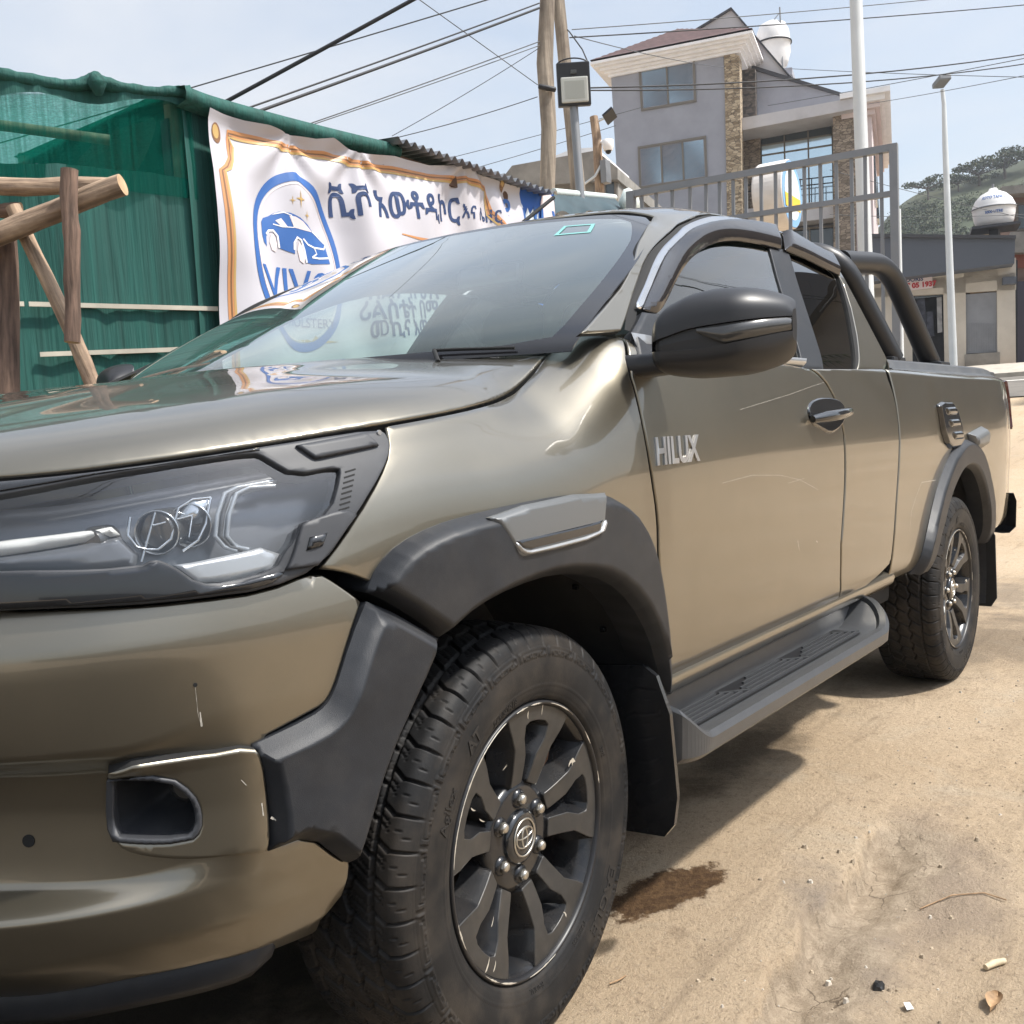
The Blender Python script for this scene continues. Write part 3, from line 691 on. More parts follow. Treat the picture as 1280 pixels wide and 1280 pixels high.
mb = panel(F1, rect_on(F1, [(224,640),(240,616),(270,612),(268,624),(255,640),(238,644)]), M['reflector'], res=.012, off=-.026, prof=raised(.006, .01), depth=.01, smooth=1, mb=mb)
for k, o in enumerate((0, 7, 15)):
    mb.tube(onF(F1, [(x+o, y) for x, y in [(345-k*6,596+k*3),(300,604),(284,612),(275,640),(272,668),(284,682),(300,687-k)]], -.014), .0034, M['clear_lens' if k == 1 else 'lamp_base2'], n=6)
cpts = [(352,590),(318,599),(296,606),(284,618),(277,642),(275,664),(286,682),(303,688)]; cin = [(352,597),(322,606),(305,612),(296,624),(290,644),(289,660),(297,674),(310,681)]
mb = panel(F1, strip(F1, cpts, cin), M['lamp_base2'], res=.010, off=-.020, prof=raised(.004, .004), depth=.006, smooth=1, mb=mb)
for i, a_ in enumerate(((212,650,.028),(120,668,.02))):
    q = onF(F1, [a_[:2]], -.048)[0]; n = Vector(F1.nor(*F1.cast(*a_[:2]))[0]); n = Vector((-.92, -.38, 0)).normalized()
    mb.tube([q-n*.02, q+n*.012, q+n*.02], [a_[2], a_[2], a_[2]*.8], M['clear_lens'], n=20)
for (px_, py_), r_ in (((206,655),.026), ((250,645),.026)):
    q = onF(F1, [(px_, py_)], -.046)[0]; n = Vector((-.80, -.60, .02)).normalized(); a_ = n.orthogonal().normalized(); b_ = n.cross(a_); rows = []
    for t in np.linspace(0, 2*math.pi, 33)[:-1]:
        e = a_*math.cos(t)+b_*math.sin(t); rows.append([q+e*r_*1.16+n*.016, q+e*r_*1.12+n*.018, q+e*r_*1.07+n*.016, q+e*r_*.95-n*.006])
    mb.grid(rows, M['reflector'], True, closed_u=True)
    rows = [[q+(a_*math.cos(t)+b_*math.sin(t))*r_*.95*math.sin(u)+n*(.016*math.cos(u)-.004) for u in np.linspace(.001, math.pi/2, 8)] for t in np.linspace(0, 2*math.pi, 33)[:-1]]
    mb.grid(rows, M['gloss_black'], True, closed_u=True)
lamp('lamp_reflector', mb)
mb = panel(F1, rect_on(F1, [(366,563),(451,547),(468,562),(391,579)]), M['cover_grey'], res=.012, off=.018, prof=bevel(.004), depth=.008, smooth=0)
mb = panel(F1, rect_on(F1, [(372,656),(410,643),(424,640),(440,646),(392,708),(352,714),(362,690)]), M['cover_grey'], res=.012, off=.018, prof=bevel(.004), depth=.01, smooth=1, mb=mb)
mb = panel(F1, rect_on(F1, [(380,674),(402,668),(396,684),(376,690)]), M['gloss_black'], res=.012, off=.022, prof=bevel(.003), depth=.006, smooth=1, mb=mb)
for k in range(8):
    t = k/7; x0, y0 = 428-8*t, 593+46*t
    mb = panel(F1, rect_on(F1, [(x0-1,y0),(x0+12,y0-4),(x0+12.5,y0-2.2),(x0-.5,y0+1.8)]), M['seam'], res=.01, off=.0106, depth=.0005, smooth=0, mb=mb)
q = onF(F1, [(469,545)], .010)[0]; mb.tube([q, q+Vector((-.1,-1,0)).normalized()*.003], .004, M['silver'], n=10)
mb = panel(F1, F1.trace([(-60,717),(0,716),(172,712),(192,702),(213,710),(247,733),(281,733),(342,716),(356,715),(330,734),(240,746),(100,755),(-60,763)]), M['gloss_black'], res=.012, off=.0125, prof=bevel(.002), depth=.004, smooth=1, mb=mb)
mb = panel(F1, F1.trace([(-60,616),(0,610),(120,597),(240,580),(322,565),(322,568),(240,578.5),(120,598.5),(0,620),(-60,630)]), M['gloss_black'], res=.012, off=.0125, prof=bevel(.002), depth=.004, smooth=0, mb=mb)
lamp('cover_trim', mb)
# grille between the lamps
s_i = cvt[1][0]
gr = [(S_FRONT, 2.6, 1), (s_i+.01, 2.9, 1), (s_i+.01, 8.7, 1), (S_FRONT, 8.7, 1)]
mb = panel(F1, gr, M['gloss_black'], res=.04, off=-.02, depth=0, smooth=0)
for v in np.linspace(3.2, 8.3, 7):
    mb = panel(F1, [(S_FRONT, v-.16, 1), (s_i, v-.16, 1), (s_i, v+.16, 1), (S_FRONT, v+.16, 1)], M['plastic'], res=.04, off=0, prof=raised(.006, .006), depth=.02, smooth=0, mb=mb)
mb.mirror_y().build('grille', TRUCK)
# ---- front bumper
s1 = S_FRONT
bp_ = [p for p in F2.trace([(394,716),(452,752),(436,800),(414,868),(404,882)])]
bp_[0] += (1,); bp_[1] += (1,)
bp_ += F2.trace([(385,892),(315,929),(330,990),(335,1062),(384,1044),(424,1076)])+[p+(1,) for p in F2.trace([(438,1074),(428,1120),(402,1150),(398,1170),(330,1192)])]
bp_ += [(s, .95) for s in np.linspace(bp_[-1][0]-.06, s1+.02, 8)]+[(s1, .95, 1), (s1, 9.2, 1)]
bt = F2.trace([(0,764),(100,760),(240,752),(330,740)]); bp_ += [(s, 9.25) for s in np.linspace(s1+.1, bt[0][0]-.02, 5)]+[(p[0], min(p[1], 9.4)) for p in bt]
fogh = F2.trace([(139,963),(213,965),(241,986),(251,1008),(251,1034),(238,1047),(147,1046),(139,1026)]); fogh = [p+(1,) if i in (0, 6) else p for i, p in enumerate(fogh)]
mb = panel(F2, bp_, M['paint'], res=.016, prof=PB, edge_mat=M['seam'], holes=[fogh], smooth=1, depth=.02)
BUMP = mb.mirror_y().build('bumper', TRUCK)
pod = F2.trace([(136,950),(250,940),(312,929),(324,944),(331,1000),(333,1058),(322,1064),(225,1070),(158,1060),(146,1046),(136,1000)])
mb = panel(F2, pod, M['paint'], res=.012, off=.016, prof=bevel(.005), depth=.05, holes=[fogh], smooth=1, edge_mat=M['seam']); POD, PODR = both('fog_lamp_surround', mb)
_fc = np.mean([p[:2] for p in fogh], 0); _fi = [tuple(_fc+(np.array(p[:2])-_fc)*.87)+tuple(p[2:]) for p in fogh]; _fo = [tuple(_fc+(np.array(p[:2])-_fc)*1.035)+tuple(p[2:]) for p in fogh]
mb = panel(F2, _fo, M['cover_grey'], res=.012, off=.0185, prof=bevel(.003), depth=.02, holes=[_fi], smooth=1); a, b = both('fog_lamp_frame', mb, None); a.parent = POD; b.parent = PODR
# the fog lamp pocket: walls that run in to a small dark floor with the round lamp in its outer corner
fl = F2.at([p[0] for p in fogh], [p[1] for p in fogh]); fn_ = F2.nor([p[0] for p in fogh], [p[1] for p in fogh]); cen = fl.mean(0)
lens_at = np.array(onF(F2, [(236,992)], -.045)[0])
P = [[q+n*.015, q+n*.008+(cen-q)*.03, q-n*.03+(lens_at-q)*.35, q-n*.055+(lens_at-q)*.75, lens_at-n*.02] for q, n in zip(fl, fn_)]
mb = MB(); mb.grid(P, M['plastic'], True, closed_u=True); a, b = both('fog_lamp_pocket', mb, None); a.parent = POD; b.parent = PODR
mb = MB(); q = Vector(lens_at); n = Vector((-.75, -.62, .05)).normalized()
mb.tube([q-n*.02, q+n*.014, q+n*.022], [.026, .026, .018], M['clear_lens'], n=20); a, b = both('fog_lamp', mb, None); a.parent = POD; b.parent = PODR
# lower lip and tow hole
P = []
_se = F2.cast(352, 1186)[0]
for s in np.linspace(S_FRONT, _se, 40):
    q = F2.at(s, .95)[0]; n = F2.nor(s, 2.0)[0]*[1,1,0]; e = math.sqrt(max(0, 1-max(0, (s-_se+.07)/.07)**2))
    P.append([q-n*.03+[0,0,.02], q-n*.004, q-n*(.008+.02*(1-e))-[0,0,.035*e], q-n*(.03+.02*(1-e))-[0,0,.055*e], q-n*.09-[0,0,.05*e], q-n*.13+[0,0,.03]])
mb = MB(); mb.grid(P, M['plastic'], True); mb.mirror_y().build('bumper_lip', TRUCK)
mb = MB(); q = onF(F2, [(36,1051)], 0)[0]; n = Vector(F2.nor(*F2.cast(36,1051))[0])
mb.tube([q-n*.03, q+n*.0015], .0085, M['seam'], n=20); mb.build('bumper_hole', BUMP); mb = MB()
q = onF(F2, [(244,856)], 0)[0]; n = Vector(F2.nor(*F2.cast(244,856))[0]); mb.tube([q-n*.02, q+n*.001], .0028, M['seam'], n=12)
o = mb.build('bumper_hole', BUMP)
# scrapes and chips of the paint
mb = MB()
def scratch(F, pts, wd, m=None, off=.0006, mb=mb):
    t = F.trace(pts); t = np.array(resample_open(t, .004, F.kv))
    for i in range(len(t)-1):
        a, b = t[i], t[i+1]; d = np.array([b[0]-a[0], (b[1]-a[1])*F.kv]); l = np.hypot(*d)+1e-9; nn = np.array([-d[1], d[0]])/l
        ww = wd*.55*(.4+.6*random.random())
        c = [(a+[nn[0]*ww, nn[1]*ww/F.kv]), (b+[nn[0]*ww, nn[1]*ww/F.kv]), (b-[nn[0]*ww, nn[1]*ww/F.kv]), (a-[nn[0]*ww, nn[1]*ww/F.kv])]
        P = F.at([q[0] for q in c], [q[1] for q in c])+F.nor([q[0] for q in c], [q[1] for q in c])*off
        mb.add(P, [(0, 3, 2, 1)] if np.dot(np.cross(P[3]-P[0], P[1]-P[0]), F.nor(*a)[0]) > 0 else [(0, 1, 2, 3)], m or M['scratch'])
def resample_open(t, step, kv):
    o = []
    for i in range(len(t)-1):
        a = np.array(t[i]); b = np.array(t[i+1]); l = math.hypot(b[0]-a[0], (b[1]-a[1])*kv); k = max(1, int(l/step))
        o += [a+(b-a)*j/k for j in range(k)]
    return o+[np.array(t[-1])]
M['scratch'] = mat('pale_primer_scratch', (.45, .42, .36), .7)
for pts, wd in (([(244,858),(247,890),(252,908)],.0007), ([(322,1000),(324,1016)],.003), ([(333,1018),(340,1022)],.004), ([(250,890),(252,908)],.003),
                ([(298,970),(304,977)],.0015)): mb = MB(); scratch(F2, pts, wd*.8, off=.0168 if pts[0][1] > 930 else .0006, mb=mb); mb.build('paint_scrape', BUMP)

for pts, wd in (([(997,676),(999,688)],.0022), ([(902,604),(940,594),(975,594),(1000,600),(1022,612)],.0007), ([(925,512),(990,492),(1030,478)],.0006), ([(985,604),(1005,598)],.0006), ([(1020,676),(1022,678)],.002)): mb = MB(); scratch(F1, pts, wd, mb=mb); mb.build('paint_scratch', DOOR)
for pts, wd in (([(1137,664),(1139,640),(1146,618),(1152,603),(1170,600)],.0016),): mb = MB(); scratch(F1, pts, wd, mb=mb); mb.build('paint_scratch', BED)
# ---- wheel arch flares
FLF = [(456,740),(470,708),(496,680),(540,657),(580,645),(640,630),(700,619),(742,616),(768,624),(790,645),(806,680),(818,740),(826,800),(832,866),(824,866)]+[(815,812),(798,772),(770,736),(735,718),(690,717),(640,733),(585,762),(547,796)]
flt = F1.trace(FLF); flt[0] += (1,); flt[-1] += (1,); flt[13] += (1,); flt[14] += (1,)
mb = panel(F1, flt, M['plastic'], res=.009, off=.003, prof=raised(.034, .025), depth=.075, smooth=1); FLARE, FLARE_R = both('wheel_arch_flare', mb)
ins = rect_on(F1, [(594,649),(640,633),(700,620),(739,617),(735,660),(728,672),(680,688),(628,699)])
mb = panel(F1, ins, M['insert'], res=.010, off=.030, prof=raised(.010, .010), depth=.01, smooth=1)
mb = panel(F1, rect_on(F1, [(622,676),(730,650),(727,664),(640,686),(630,684)]), M['gloss_black'], res=.010, off=.0405, prof=raised(.002, .004), depth=.001, smooth=1, mb=mb)
mb = panel(F1, strip(F1, [(622,676),(632,686),(642,687),(727,665),(732,650)], [(622,681),(630,691),(642,692),(730,669),(736,650)]), M['satin_silver'], res=.008, off=.040, prof=raised(.004, .003), depth=.004, smooth=1, mb=mb)
a, b = both('flare_reflector', mb, None); a.parent = FLARE; b.parent = FLARE_R
FLB = [(456,752,1),(545,798,1),(536,820),(512,872),(488,930),(466,1000),(448,1062),(438,1077),(426,1076),(386,1043),(334,1063,1),(330,1000),(314,930,1),(388,895),(405,882),(414,868),(436,800)]
t_ = F2.trace(FLB); t_ = [p+(1,) if len(q) > 2 else p for p, q in zip(t_, FLB)]
mb = panel(F2, t_, M['plastic'], res=.010, off=.004, prof=chamfer(.032, .024), depth=.07, smooth=1); both('bumper_corner_cladding', mb)
# rear flare
def ring(s0, r0, r1, a0, a1, n=26):
    o = arc(s0, r1, a0, a1, n); i = arc(s0, r0, a0, a1, n); return o, i
o_, i_ = ring(cx, .475, .585, 172, 6)
o_[0:0] = []
rfl = [p for p in o_]+[p for p in i_[::-1]]
rfl = [p+(1,) if k in (0, len(o_)-1, len(o_), len(rfl)-1) else p for k, p in enumerate(rfl)]
mb = panel(F1, rfl, M['plastic'], res=.012, off=.002, prof=chamfer(.032, .022), depth=.06, smooth=1); RFL, RFLR = both('wheel_arch_flare', mb)
rc = F1.cast(1220, 545)
pad = rect_on(F1, [(1209,542),(1226,533),(1228,548),(1226,560),(1212,563)])
mb = panel(F1, pad, M['insert'], res=.02, off=.004, prof=raised(.036, .03), depth=.01, smooth=1); a, b = both('flare_reflector', mb, None); a.parent = RFL; b.parent = RFLR
fu = rect_on(F1, [(1170,506),(1176,502),(1186,502),(1193,514),(1199,535),(1201,552),(1196,560),(1186,561),(1181,555),(1176,540)])
mb = panel(F1, fu, M['gloss_black'], res=.014, off=.002, prof=raised(.016, .012), depth=.006, smooth=1)
for k in range(3):
    y = 510+k*15; x = 1176+k*4.2
    mb = panel(F1, rect_on(F1, [(x,y),(x+12,y-1),(x+14,y+9),(x+3,y+10)]), M['gloss_black'], res=.012, off=.017, prof=raised(.010, .012), depth=.002, smooth=1, mb=mb)
mb.build('fuel_lid_cover', BED)
# sill strip under the doors
P = []
for s in np.linspace(.42, 2.24, 30):
    q = F1.at(s, .55)[0]; P.append([q+np.array([0,.02,.03]), q+np.array([0,-.004,.02]), q+np.array([0,-.012,.0]), q+np.array([0,-.006,-.022]), q+np.array([0,.03,-.05]), q+np.array([0,.10,-.06])])
mb = MB(); mb.grid(P, M['paint'], True); both('sill', mb)
# door handles, badge
hc = F1.trace([(1008,512),(1012,502),(1024,497),(1040,497),(1051,502),(1056,514),(1054,528),(1046,538),(1036,543),(1024,536),(1013,530)])
mb = panel(F1, hc, M['gloss_black'], res=.012, off=.001, prof=raised(.005, .006), depth=.004, smooth=1)
a, b = both('handle_cup', mb, None); a.parent = DOOR; b.parent = DOOR_R
ha = onF(F1, [(1010,525),(1018,523),(1030,521),(1045,517),(1055,514)], .0)
hn = Vector((0, -1, .1)); of = [.014, .034, .042, .038, .016]; mb = MB()
mb.tube([p+hn*o for p, o in zip(ha, of)], [.010, .015, .016, .014, .010], M['gloss_black'], n=14)
a, b = both('door_handle', mb, None); a.parent = DOOR; b.parent = DOOR_R
def text_on(F, txt, size, place, extrude, off, m, mb=None, squash=1.0, bold=0, sub=0):
    vs, fs = text_geo(txt, size, extrude, bold, sub); mb = mb or MB(); P = []
    for v in vs:
        s_, vv, n_off = place(v.x*squash, v.y); q = F.at(s_, vv)[0]+F.nor(s_, vv)[0]*(off+v.z+extrude); P.append(q)
    return mb.add(P, fs, m)
bc = F1.cast(846, 564); bz = F1.at(*bc)[0][2]
mb = text_on(F1, 'HILUX', .080, lambda x, y: (bc[0]+x+y*.12, F1.v_at_z(bc[0]+x, bz+y), 0), .0016, .0004, M['badge'], squash=.90, bold=.0022)
a = mb.build('model_badge', DOOR)
# ---- running board
T = np.r_[np.linspace(0, .09, 16), np.linspace(.12, .86, 30), np.linspace(.89, 1, 22)]; P = []
x0, x1 = .45, 1.93
for t in T:
    x = x0+(x1-x0)*t
    e0 = np.clip(t/.07, 0, 1); e1 = np.clip((1-t)/.10, 0, 1); e = min(e0, e1); rise = .095*(1-np.sin(e0*math.pi/2))*1.0+.10*(1-np.sin(e1*math.pi/2))
    yo = .985-.11*(1-math.sqrt(max(0, 1-(1-min(1, (1-t)/.09))**2)))-.05*(1-math.sqrt(max(0, 1-(1-min(1, t/.06))**2)))
    zt = .445+rise*.8
    P.append([(x,-.72,.53),(x,-.80,.545),(x,-.822,.50+rise*.4),(x,-.835,zt),(x,-yo+.040,zt-.006),(x,-yo+.030,zt+.006),(x,-yo+.010,zt+.007),(x,-yo,zt-.006),(x,-yo+.004,.410),(x,-yo+.018,.397),(x,-.85,.37),(x,-.72,.42)])
mb = MB(); P = np.array(P); mb.grid(P, M['plastic_grey'], False); n_ = P.shape[1]
for k in (0, -1): mb.add(P[k], [tuple(range(n_)) if k else tuple(range(n_))[::-1]], M['plastic_grey'])
RB, RBR = both('running_board', mb)
mb = MB()
TP = [[(x, -.832, .4475), (x, -.922, .4445)] for x in np.linspace(.50, 1.74, 30)]
mb.grid(TP, M['tube'], False)
for blk in range(3):
    b0 = .52+blk*.41
    for k in range(5):
        y = -.846-.016*k; xa, xb = b0+(.0 if k > 1 else .10-.05*k), b0+.33+.02*k
        mb.box(((xa+xb)/2, y, .4475-.0005*k), (xb-xa, .006, .009), M['plastic_grey'])
    mb.box((b0+.37, -.88, .447), (.012, .085, .008), M['plastic_grey'], rot=Matrix.Rotation(.9, 3, 'Z'))
a, b = both('step_tread', mb, None); a.parent = RB; b.parent = RBR
# ---- mud flaps
def flap(xc, pts, m, lean=.03):
    q = MB(); q.prism(pts, -.006, .006, m, fn=lambda u, v, h: (xc+h+lean*(.6-v)/.35+.25*max(0, u-.84)**1.0*0, -u, v)); return q
mb = flap(.405, [(.66,.60),(.90,.62),(.93,.60),(.955,.52),(.958,.34),(.945,.275),(.92,.245),(.74,.235),(.70,.25),(.68,.30)], M['gloss_black'])
for z in (.56, .46, .38): mb.box((.445, -.905, z), (.014, .014, .014), M['dark'], bevel=.003)
both('mud_flap', mb)
mb = flap(3.60, [(.62,.62),(.90,.62),(.935,.55),(.935,.26),(.91,.22),(.68,.22),(.65,.28)], M['dark']); both('mud_flap', mb)
# ---- wing mirror
MT = np.linspace(0, 1, 34)
m_y = lambda t: .93+.245*t
m_xf = lambda t: .400+.085*t+.085*max(0, (t-.62)/.38)**2.2+.03*max(0, (.12-t)/.12)**2
m_top = lambda t: float(pchip([0,.05,.15,.3,.5,.7,.88,.97,1],[1.338,1.352,1.372,1.388,1.393,1.389,1.374,1.358,1.342], np.array([t]))[0])
m_up = lambda t: float(pchip([0,.15,.35,.7,1],[1.284,1.294,1.308,1.317,1.326], np.array([t]))[0])
m_lo = lambda t: float(pchip([0,.15,.35,.7,1],[1.268,1.266,1.266,1.276,1.296], np.array([t]))[0])
m_bot = lambda t: float(pchip([0,.08,.3,.6,.85,.96,1],[1.228,1.219,1.211,1.213,1.230,1.254,1.276], np.array([t]))[0])
m_d = lambda t: .105*math.sqrt(max(.04, 1-max(0, (t-.7)/.3)**3))*(.7+.3*min(1, t/.2))
def m_sec(z0, z1, t, n=14, lift=0.0):
    r = []
    for u in np.linspace(0, 1, n): r.append((m_xf(t)+m_d(t)*(1-math.cos(u*math.pi/2))**1.0*(1.0), -m_y(t), z0+(z1-z0)*math.sin(u*math.pi/2)**.62))
    return r
def shell_mb():
    q = MB()
    up = [m_sec(m_up(t), m_top(t), t) for t in MT]; lo = [m_sec(m_lo(t), m_bot(t), t) for t in MT]
    q.grid(up, M['tube'], True); q.grid([r_[::-1] for r_ in lo], M['tube'], True)
    bd = [[(m_xf(t)+.001, -m_y(t), m_up(t)), (m_xf(t)+.012, -m_y(t)+.004*t, m_up(t)-.001), (m_xf(t)+.011, -m_y(t)+.004*t, (m_up(t)+m_lo(t))/2), (m_xf(t)+.012, -m_y(t)+.004*t, m_lo(t)+.001), (m_xf(t)+.001, -m_y(t), m_lo(t))] for t in MT]
    q.grid(bd, M['tube'], False)
    bk = [[up[i][-1], (up[i][-1][0]+.004, up[i][-1][1], (m_top(t)+m_bot(t))/2), lo[i][-1]] for i, t in enumerate(MT)]
    q.grid(bk, M['gloss_black'], False)
    for i in (0, -1):
        ring_ = up[i]+bk[i][1:2]+lo[i][::-1]; q.add(ring_, [tuple(range(len(ring_)))], M['tube'])
    return q
WM, WMR = both('wing_mirror', shell_mb())
rows = []
for t in np.linspace(.40, .995, 24):
    g_ = min(1, (t-.40)/.20); zu, zl = m_up(t)-.0015, m_lo(t)+.0015; zl = zu-(zu-zl)*(.25+.75*g_); rows.append([(m_xf(t)+.009, -m_y(t), zu), (m_xf(t)+.002, -m_y(t), zu-.001), (m_xf(t)+.0005, -m_y(t), (zu+zl)/2), (m_xf(t)+.002, -m_y(t), zl+.001), (m_xf(t)+.009, -m_y(t), zl)])
mb = MB(); mb.grid(rows, M['clear_lens'], True); a, b = both('turn_signal', mb, None); a.parent = WM; b.parent = WMR
mb = MB()
P = []
for t in np.linspace(0, 1, 10):
    y = .855+.13*t; hz = .026-.006*t; zc = 1.243+.006*t; xc = .475+.045*t
    P.append([(xc+.045*math.copysign(abs(math.cos(a_))**.5, math.cos(a_)), -y, zc+hz*math.copysign(abs(math.sin(a_))**.5, math.sin(a_))) for a_ in np.linspace(0, 2*math.pi, 20, endpoint=False)])
mb.grid(P, M['tube'], True, closed_v=True); a, b = both('mirror_arm', mb, None); a.parent = WM; b.parent = WMR
sp = [p+(1,) for p in F3.trace([(786,418),(800,392),(818,394),(838,400),(834,474),(806,474),(797,462)])]
mb = panel(F3, sp, M['plastic'], res=.02, off=.006, prof=raised(.008, .012), depth=.02, smooth=1); a, b = both('mirror_base', mb, None); a.parent = WM; b.parent = WMR
# ---- bed: rail caps, cover, roll bar
mb = MB(); P = []
for x in np.linspace(2.385, 4.27, 20):
    q = F1.at(x, 8.6)[0]; y = -q[1]+.006; dz = -.01*max(0, (x-4.1)/.2)
    P.append([(x,-y+.02,1.235),(x,-y,1.245),(x,-y+.002,1.272+dz),(x,-y+.018,1.285+dz),(x,-y+.035,1.288+dz),(x,-y+.042,1.312+dz),(x,-y+.062,1.322+dz),(x,-y+.10,1.32+dz),(x,-y+.12,1.29)])
P = np.array(P); mb.grid(P, M['vinyl'], True)
for k in (0, -1): mb.add(P[k], [tuple(range(9)) if k == 0 else tuple(range(9))[::-1]], M['vinyl'])
both('bed_rail_cap', mb)
mb = MB(); mb.box((3.32, 0, 1.285), (1.88, 1.62, .05), M['vinyl'], bevel=.015); mb.build('bed_cover', TRUCK)
def curve_pts(ctrl, n=8):
    c = [Vector(p) for p in ctrl]; o = []
    for i in range(len(c)-1):
        p0, p1, p2, p3 = c[max(i-1, 0)], c[i], c[i+1], c[min(i+2, len(c)-1)]
        for k in range(n):
            t = k/n; o.append(.5*((2*p1)+(p2-p0)*t+(2*p0-5*p1+4*p2-p3)*t*t+(3*p1-p0-3*p2+p3)*t**3))
    return o+[c[-1]]
def fillet(ctrl, r, n=7):
    c = [Vector(p) for p in ctrl]; o = [c[0]]
    for i in range(1, len(c)-1):
        a = (c[i-1]-c[i]); b = (c[i+1]-c[i]); ra = min(r, a.length*.49, b.length*.49); p0 = c[i]+a.normalized()*ra; p2 = c[i]+b.normalized()*ra
        for k in range(n+1):
            t = k/n; o.append(p0*(1-t)**2+c[i]*2*t*(1-t)+p2*t*t)
    return o+[c[-1]]
mb = MB()
mb.tube(fillet([(2.70,-.755,1.33),(2.46,-.62,1.745),(2.46,.62,1.745),(2.70,.755,1.33)], .14), .043, M['tube'], n=20)
for s_ in (-1, 1):
    mb.tube(fillet([(2.52,.62*s_,1.705),(2.96,.665*s_,1.735),(3.39,.72*s_,1.335)], .16), .043, M['tube'], n=20)
    for x in (2.70, 3.39): mb.box((x, .735*s_, 1.325), (.16, .10, .03), M['tube'], bevel=.01)
mb.build('roll_bar', TRUCK)
# ---- aerial on the roof
a0 = Vector((1.62, .18, 1.815))
a0 = Vector((1.50, .17, 1.800)); mb = MB()
mb.grid([[(a0.x+u*.10-.02+.02*w_, a0.y+s_*(.028*(1-w_)+.007*w_)*(1-.5*u), a0.z-.01+w_*(.045+.02*u)) for w_ in (0,.5,1)] for s_, u in ((-1,0),(-1,.5),(-1,1),(1,1),(1,.5),(1,0),(-1,0))], M['tube'], False)
AER = mb.build('aerial', TRUCK)
mb = MB(); pts = [a0+Vector((.06, 0, .045))+Vector((.20, 0, .115))*t for t in np.linspace(0, 1, 40)]
mb.tube(pts, [.0055+(.002 if i % 2 else 0) for i in range(40)], M['seam'], n=8); mb.build('aerial_rod', AER)
# ---- wiper on the scuttle
mb = MB(); wp = onF(FW, [(545,442),(575,440.5),(605,439.5),(645,438)], .010)
mb.tube(wp, .0035, M['seam'], n=6); mb.tube([wp[0], wp[0]+Vector((-.06, -.06, -.03))], .005, M['seam'], n=6); mb.build('wiper', TRUCK)

# ---- wheels (own space: y = 0 is the plane of the rim lip, +y runs inboard)
YC = .1175
def tyre_mesh():
    half = [(.2465,-.108),(.2520,-.118),(.262,-.1245),(.285,-.1305),(.308,-.1325),(.330,-.1310),(.348,-.1280),(.362,-.1235),(.3725,-.1165),(.3795,-.107),(.3835,-.085),(.3858,-.05),(.3868,0)]
    prof = np.array(half+[(r, -y) for r, y in half[-2::-1]]); ch = np.r_[0, np.cumsum(np.hypot(*np.diff(prof, axis=0).T))]
    q = np.linspace(0, ch[-1], 190); r = catmull(ch, prof[:, 0], q); y = catmull(ch, prof[:, 1], q)
    dr = np.gradient(r, q); dy = np.gradient(y, q); nr, ny = -dy*-1, dr*-1     # outward normal of the section
    nr = dy; ny = -dr
    NP = 44; NA = NP*32; ph = np.arange(NA)/NA*2*np.pi; th = (np.arange(NA)/32.0)
    TH, R = np.meshgrid(th, r, indexing='ij'); Y = np.broadcast_to(y, TH.shape); U = Y/.112; A = np.abs(U); sg = np.sign(U)
    sm = lambda d, wdt: np.clip(1-np.abs(d)/(wdt*.85), 0, 1)**.32            # groove section
    fr = lambda x: x-np.floor(x); cen = lambda x: fr(x)-.5
    tri = lambda x: np.abs(fr(x)-.5)*4-1
    h = np.zeros_like(TH); D = .0085
    onT = R > .352
    h -= np.where(onT, D*sm(A-.615, .05), 0)
    # shoulder blocks: kinked cross grooves that fade out down the side wall
    t_s = TH+.5*(sg > 0)+np.where(A < .84, (.84-A)*1.3, 0)
    gw = np.where(A < .84, .10, .085)
    g = np.clip(1-np.abs(cen(t_s+.5))/(gw*.72), 0, 1)**.28; fade = np.clip((R-.346)/.022, 0, 1)
    h -= np.where(A > .60, D*.85*g*fade, 0)
    for c0, a0_, a1_ in ((.30, .68, .80), (.50, .68, .80)):
        h -= np.where((A > a0_) & (A < a1_), .003*sm(cen(t_s+.5-c0+.10*tri(A*22)), .035), 0)
    h -= np.where((A > .90) & (A < .99), .0022*sm(cen(t_s+.5-.42), .04), 0)
    h -= np.where((A > 1.0) & (A < 1.09) & (R > .358), .0022*sm(cen(t_s+.5-.62), .04), 0)
    # inner blocks: wavy ring grooves and slanted cross grooves
    h -= np.where(A < .58, D*sm(A-(.215+.055*tri(TH+.25*(sg > 0))), .045), 0)
    tb = TH*1.0+1.25*A*sg+.37*(sg > 0)
    h -= np.where((A > .20) & (A < .58), D*.9*sm(cen(tb), .085), 0)
    tc_ = TH+.9*U
    h -= np.where(A < .22, D*.8*sm(cen(tc_+.3), .075), 0)
    h -= np.where(A < .58, .003*sm(cen(tb*1.0+.5+.12*tri(A*20)), .03), 0)
    h -= np.where(A < .58, .003*sm(cen(tb*1.0+.27+.12*tri(A*20)), .03), 0)
    # raised plates and rings of the side wall
    P18 = cen(TH*.5+.1)
    plate = ((np.abs(P18) < .46) & (R > .331) & (R < .3475) & (A > 1))
    h += np.where(plate, .0026, 0)
    inn = (np.abs(P18) < .36+.05*tri(TH*2)) & (R > .3345+.002*tri(TH*1.0)) & (R < .344)
    rim_ = (np.abs(P18) < .33+.05*tri(TH*2)) & (R > .3365+.002*tri(TH*1.0)) & (R < .342)
    h -= np.where(inn & ~rim_ & (A > 1), .0028, 0)
    h += np.where((A > 1) & (R < .352), .0012*sm(R-.3505, .0016)+.0010*sm(R-.2785, .0014)+.0008*sm(R-.2585, .0014), 0)
    RR = R+h*nr; YY = Y+h*ny; PH = ph[:, None]
    return np.stack([RR*np.cos(PH), YY+YC, RR*np.sin(PH)], 2)
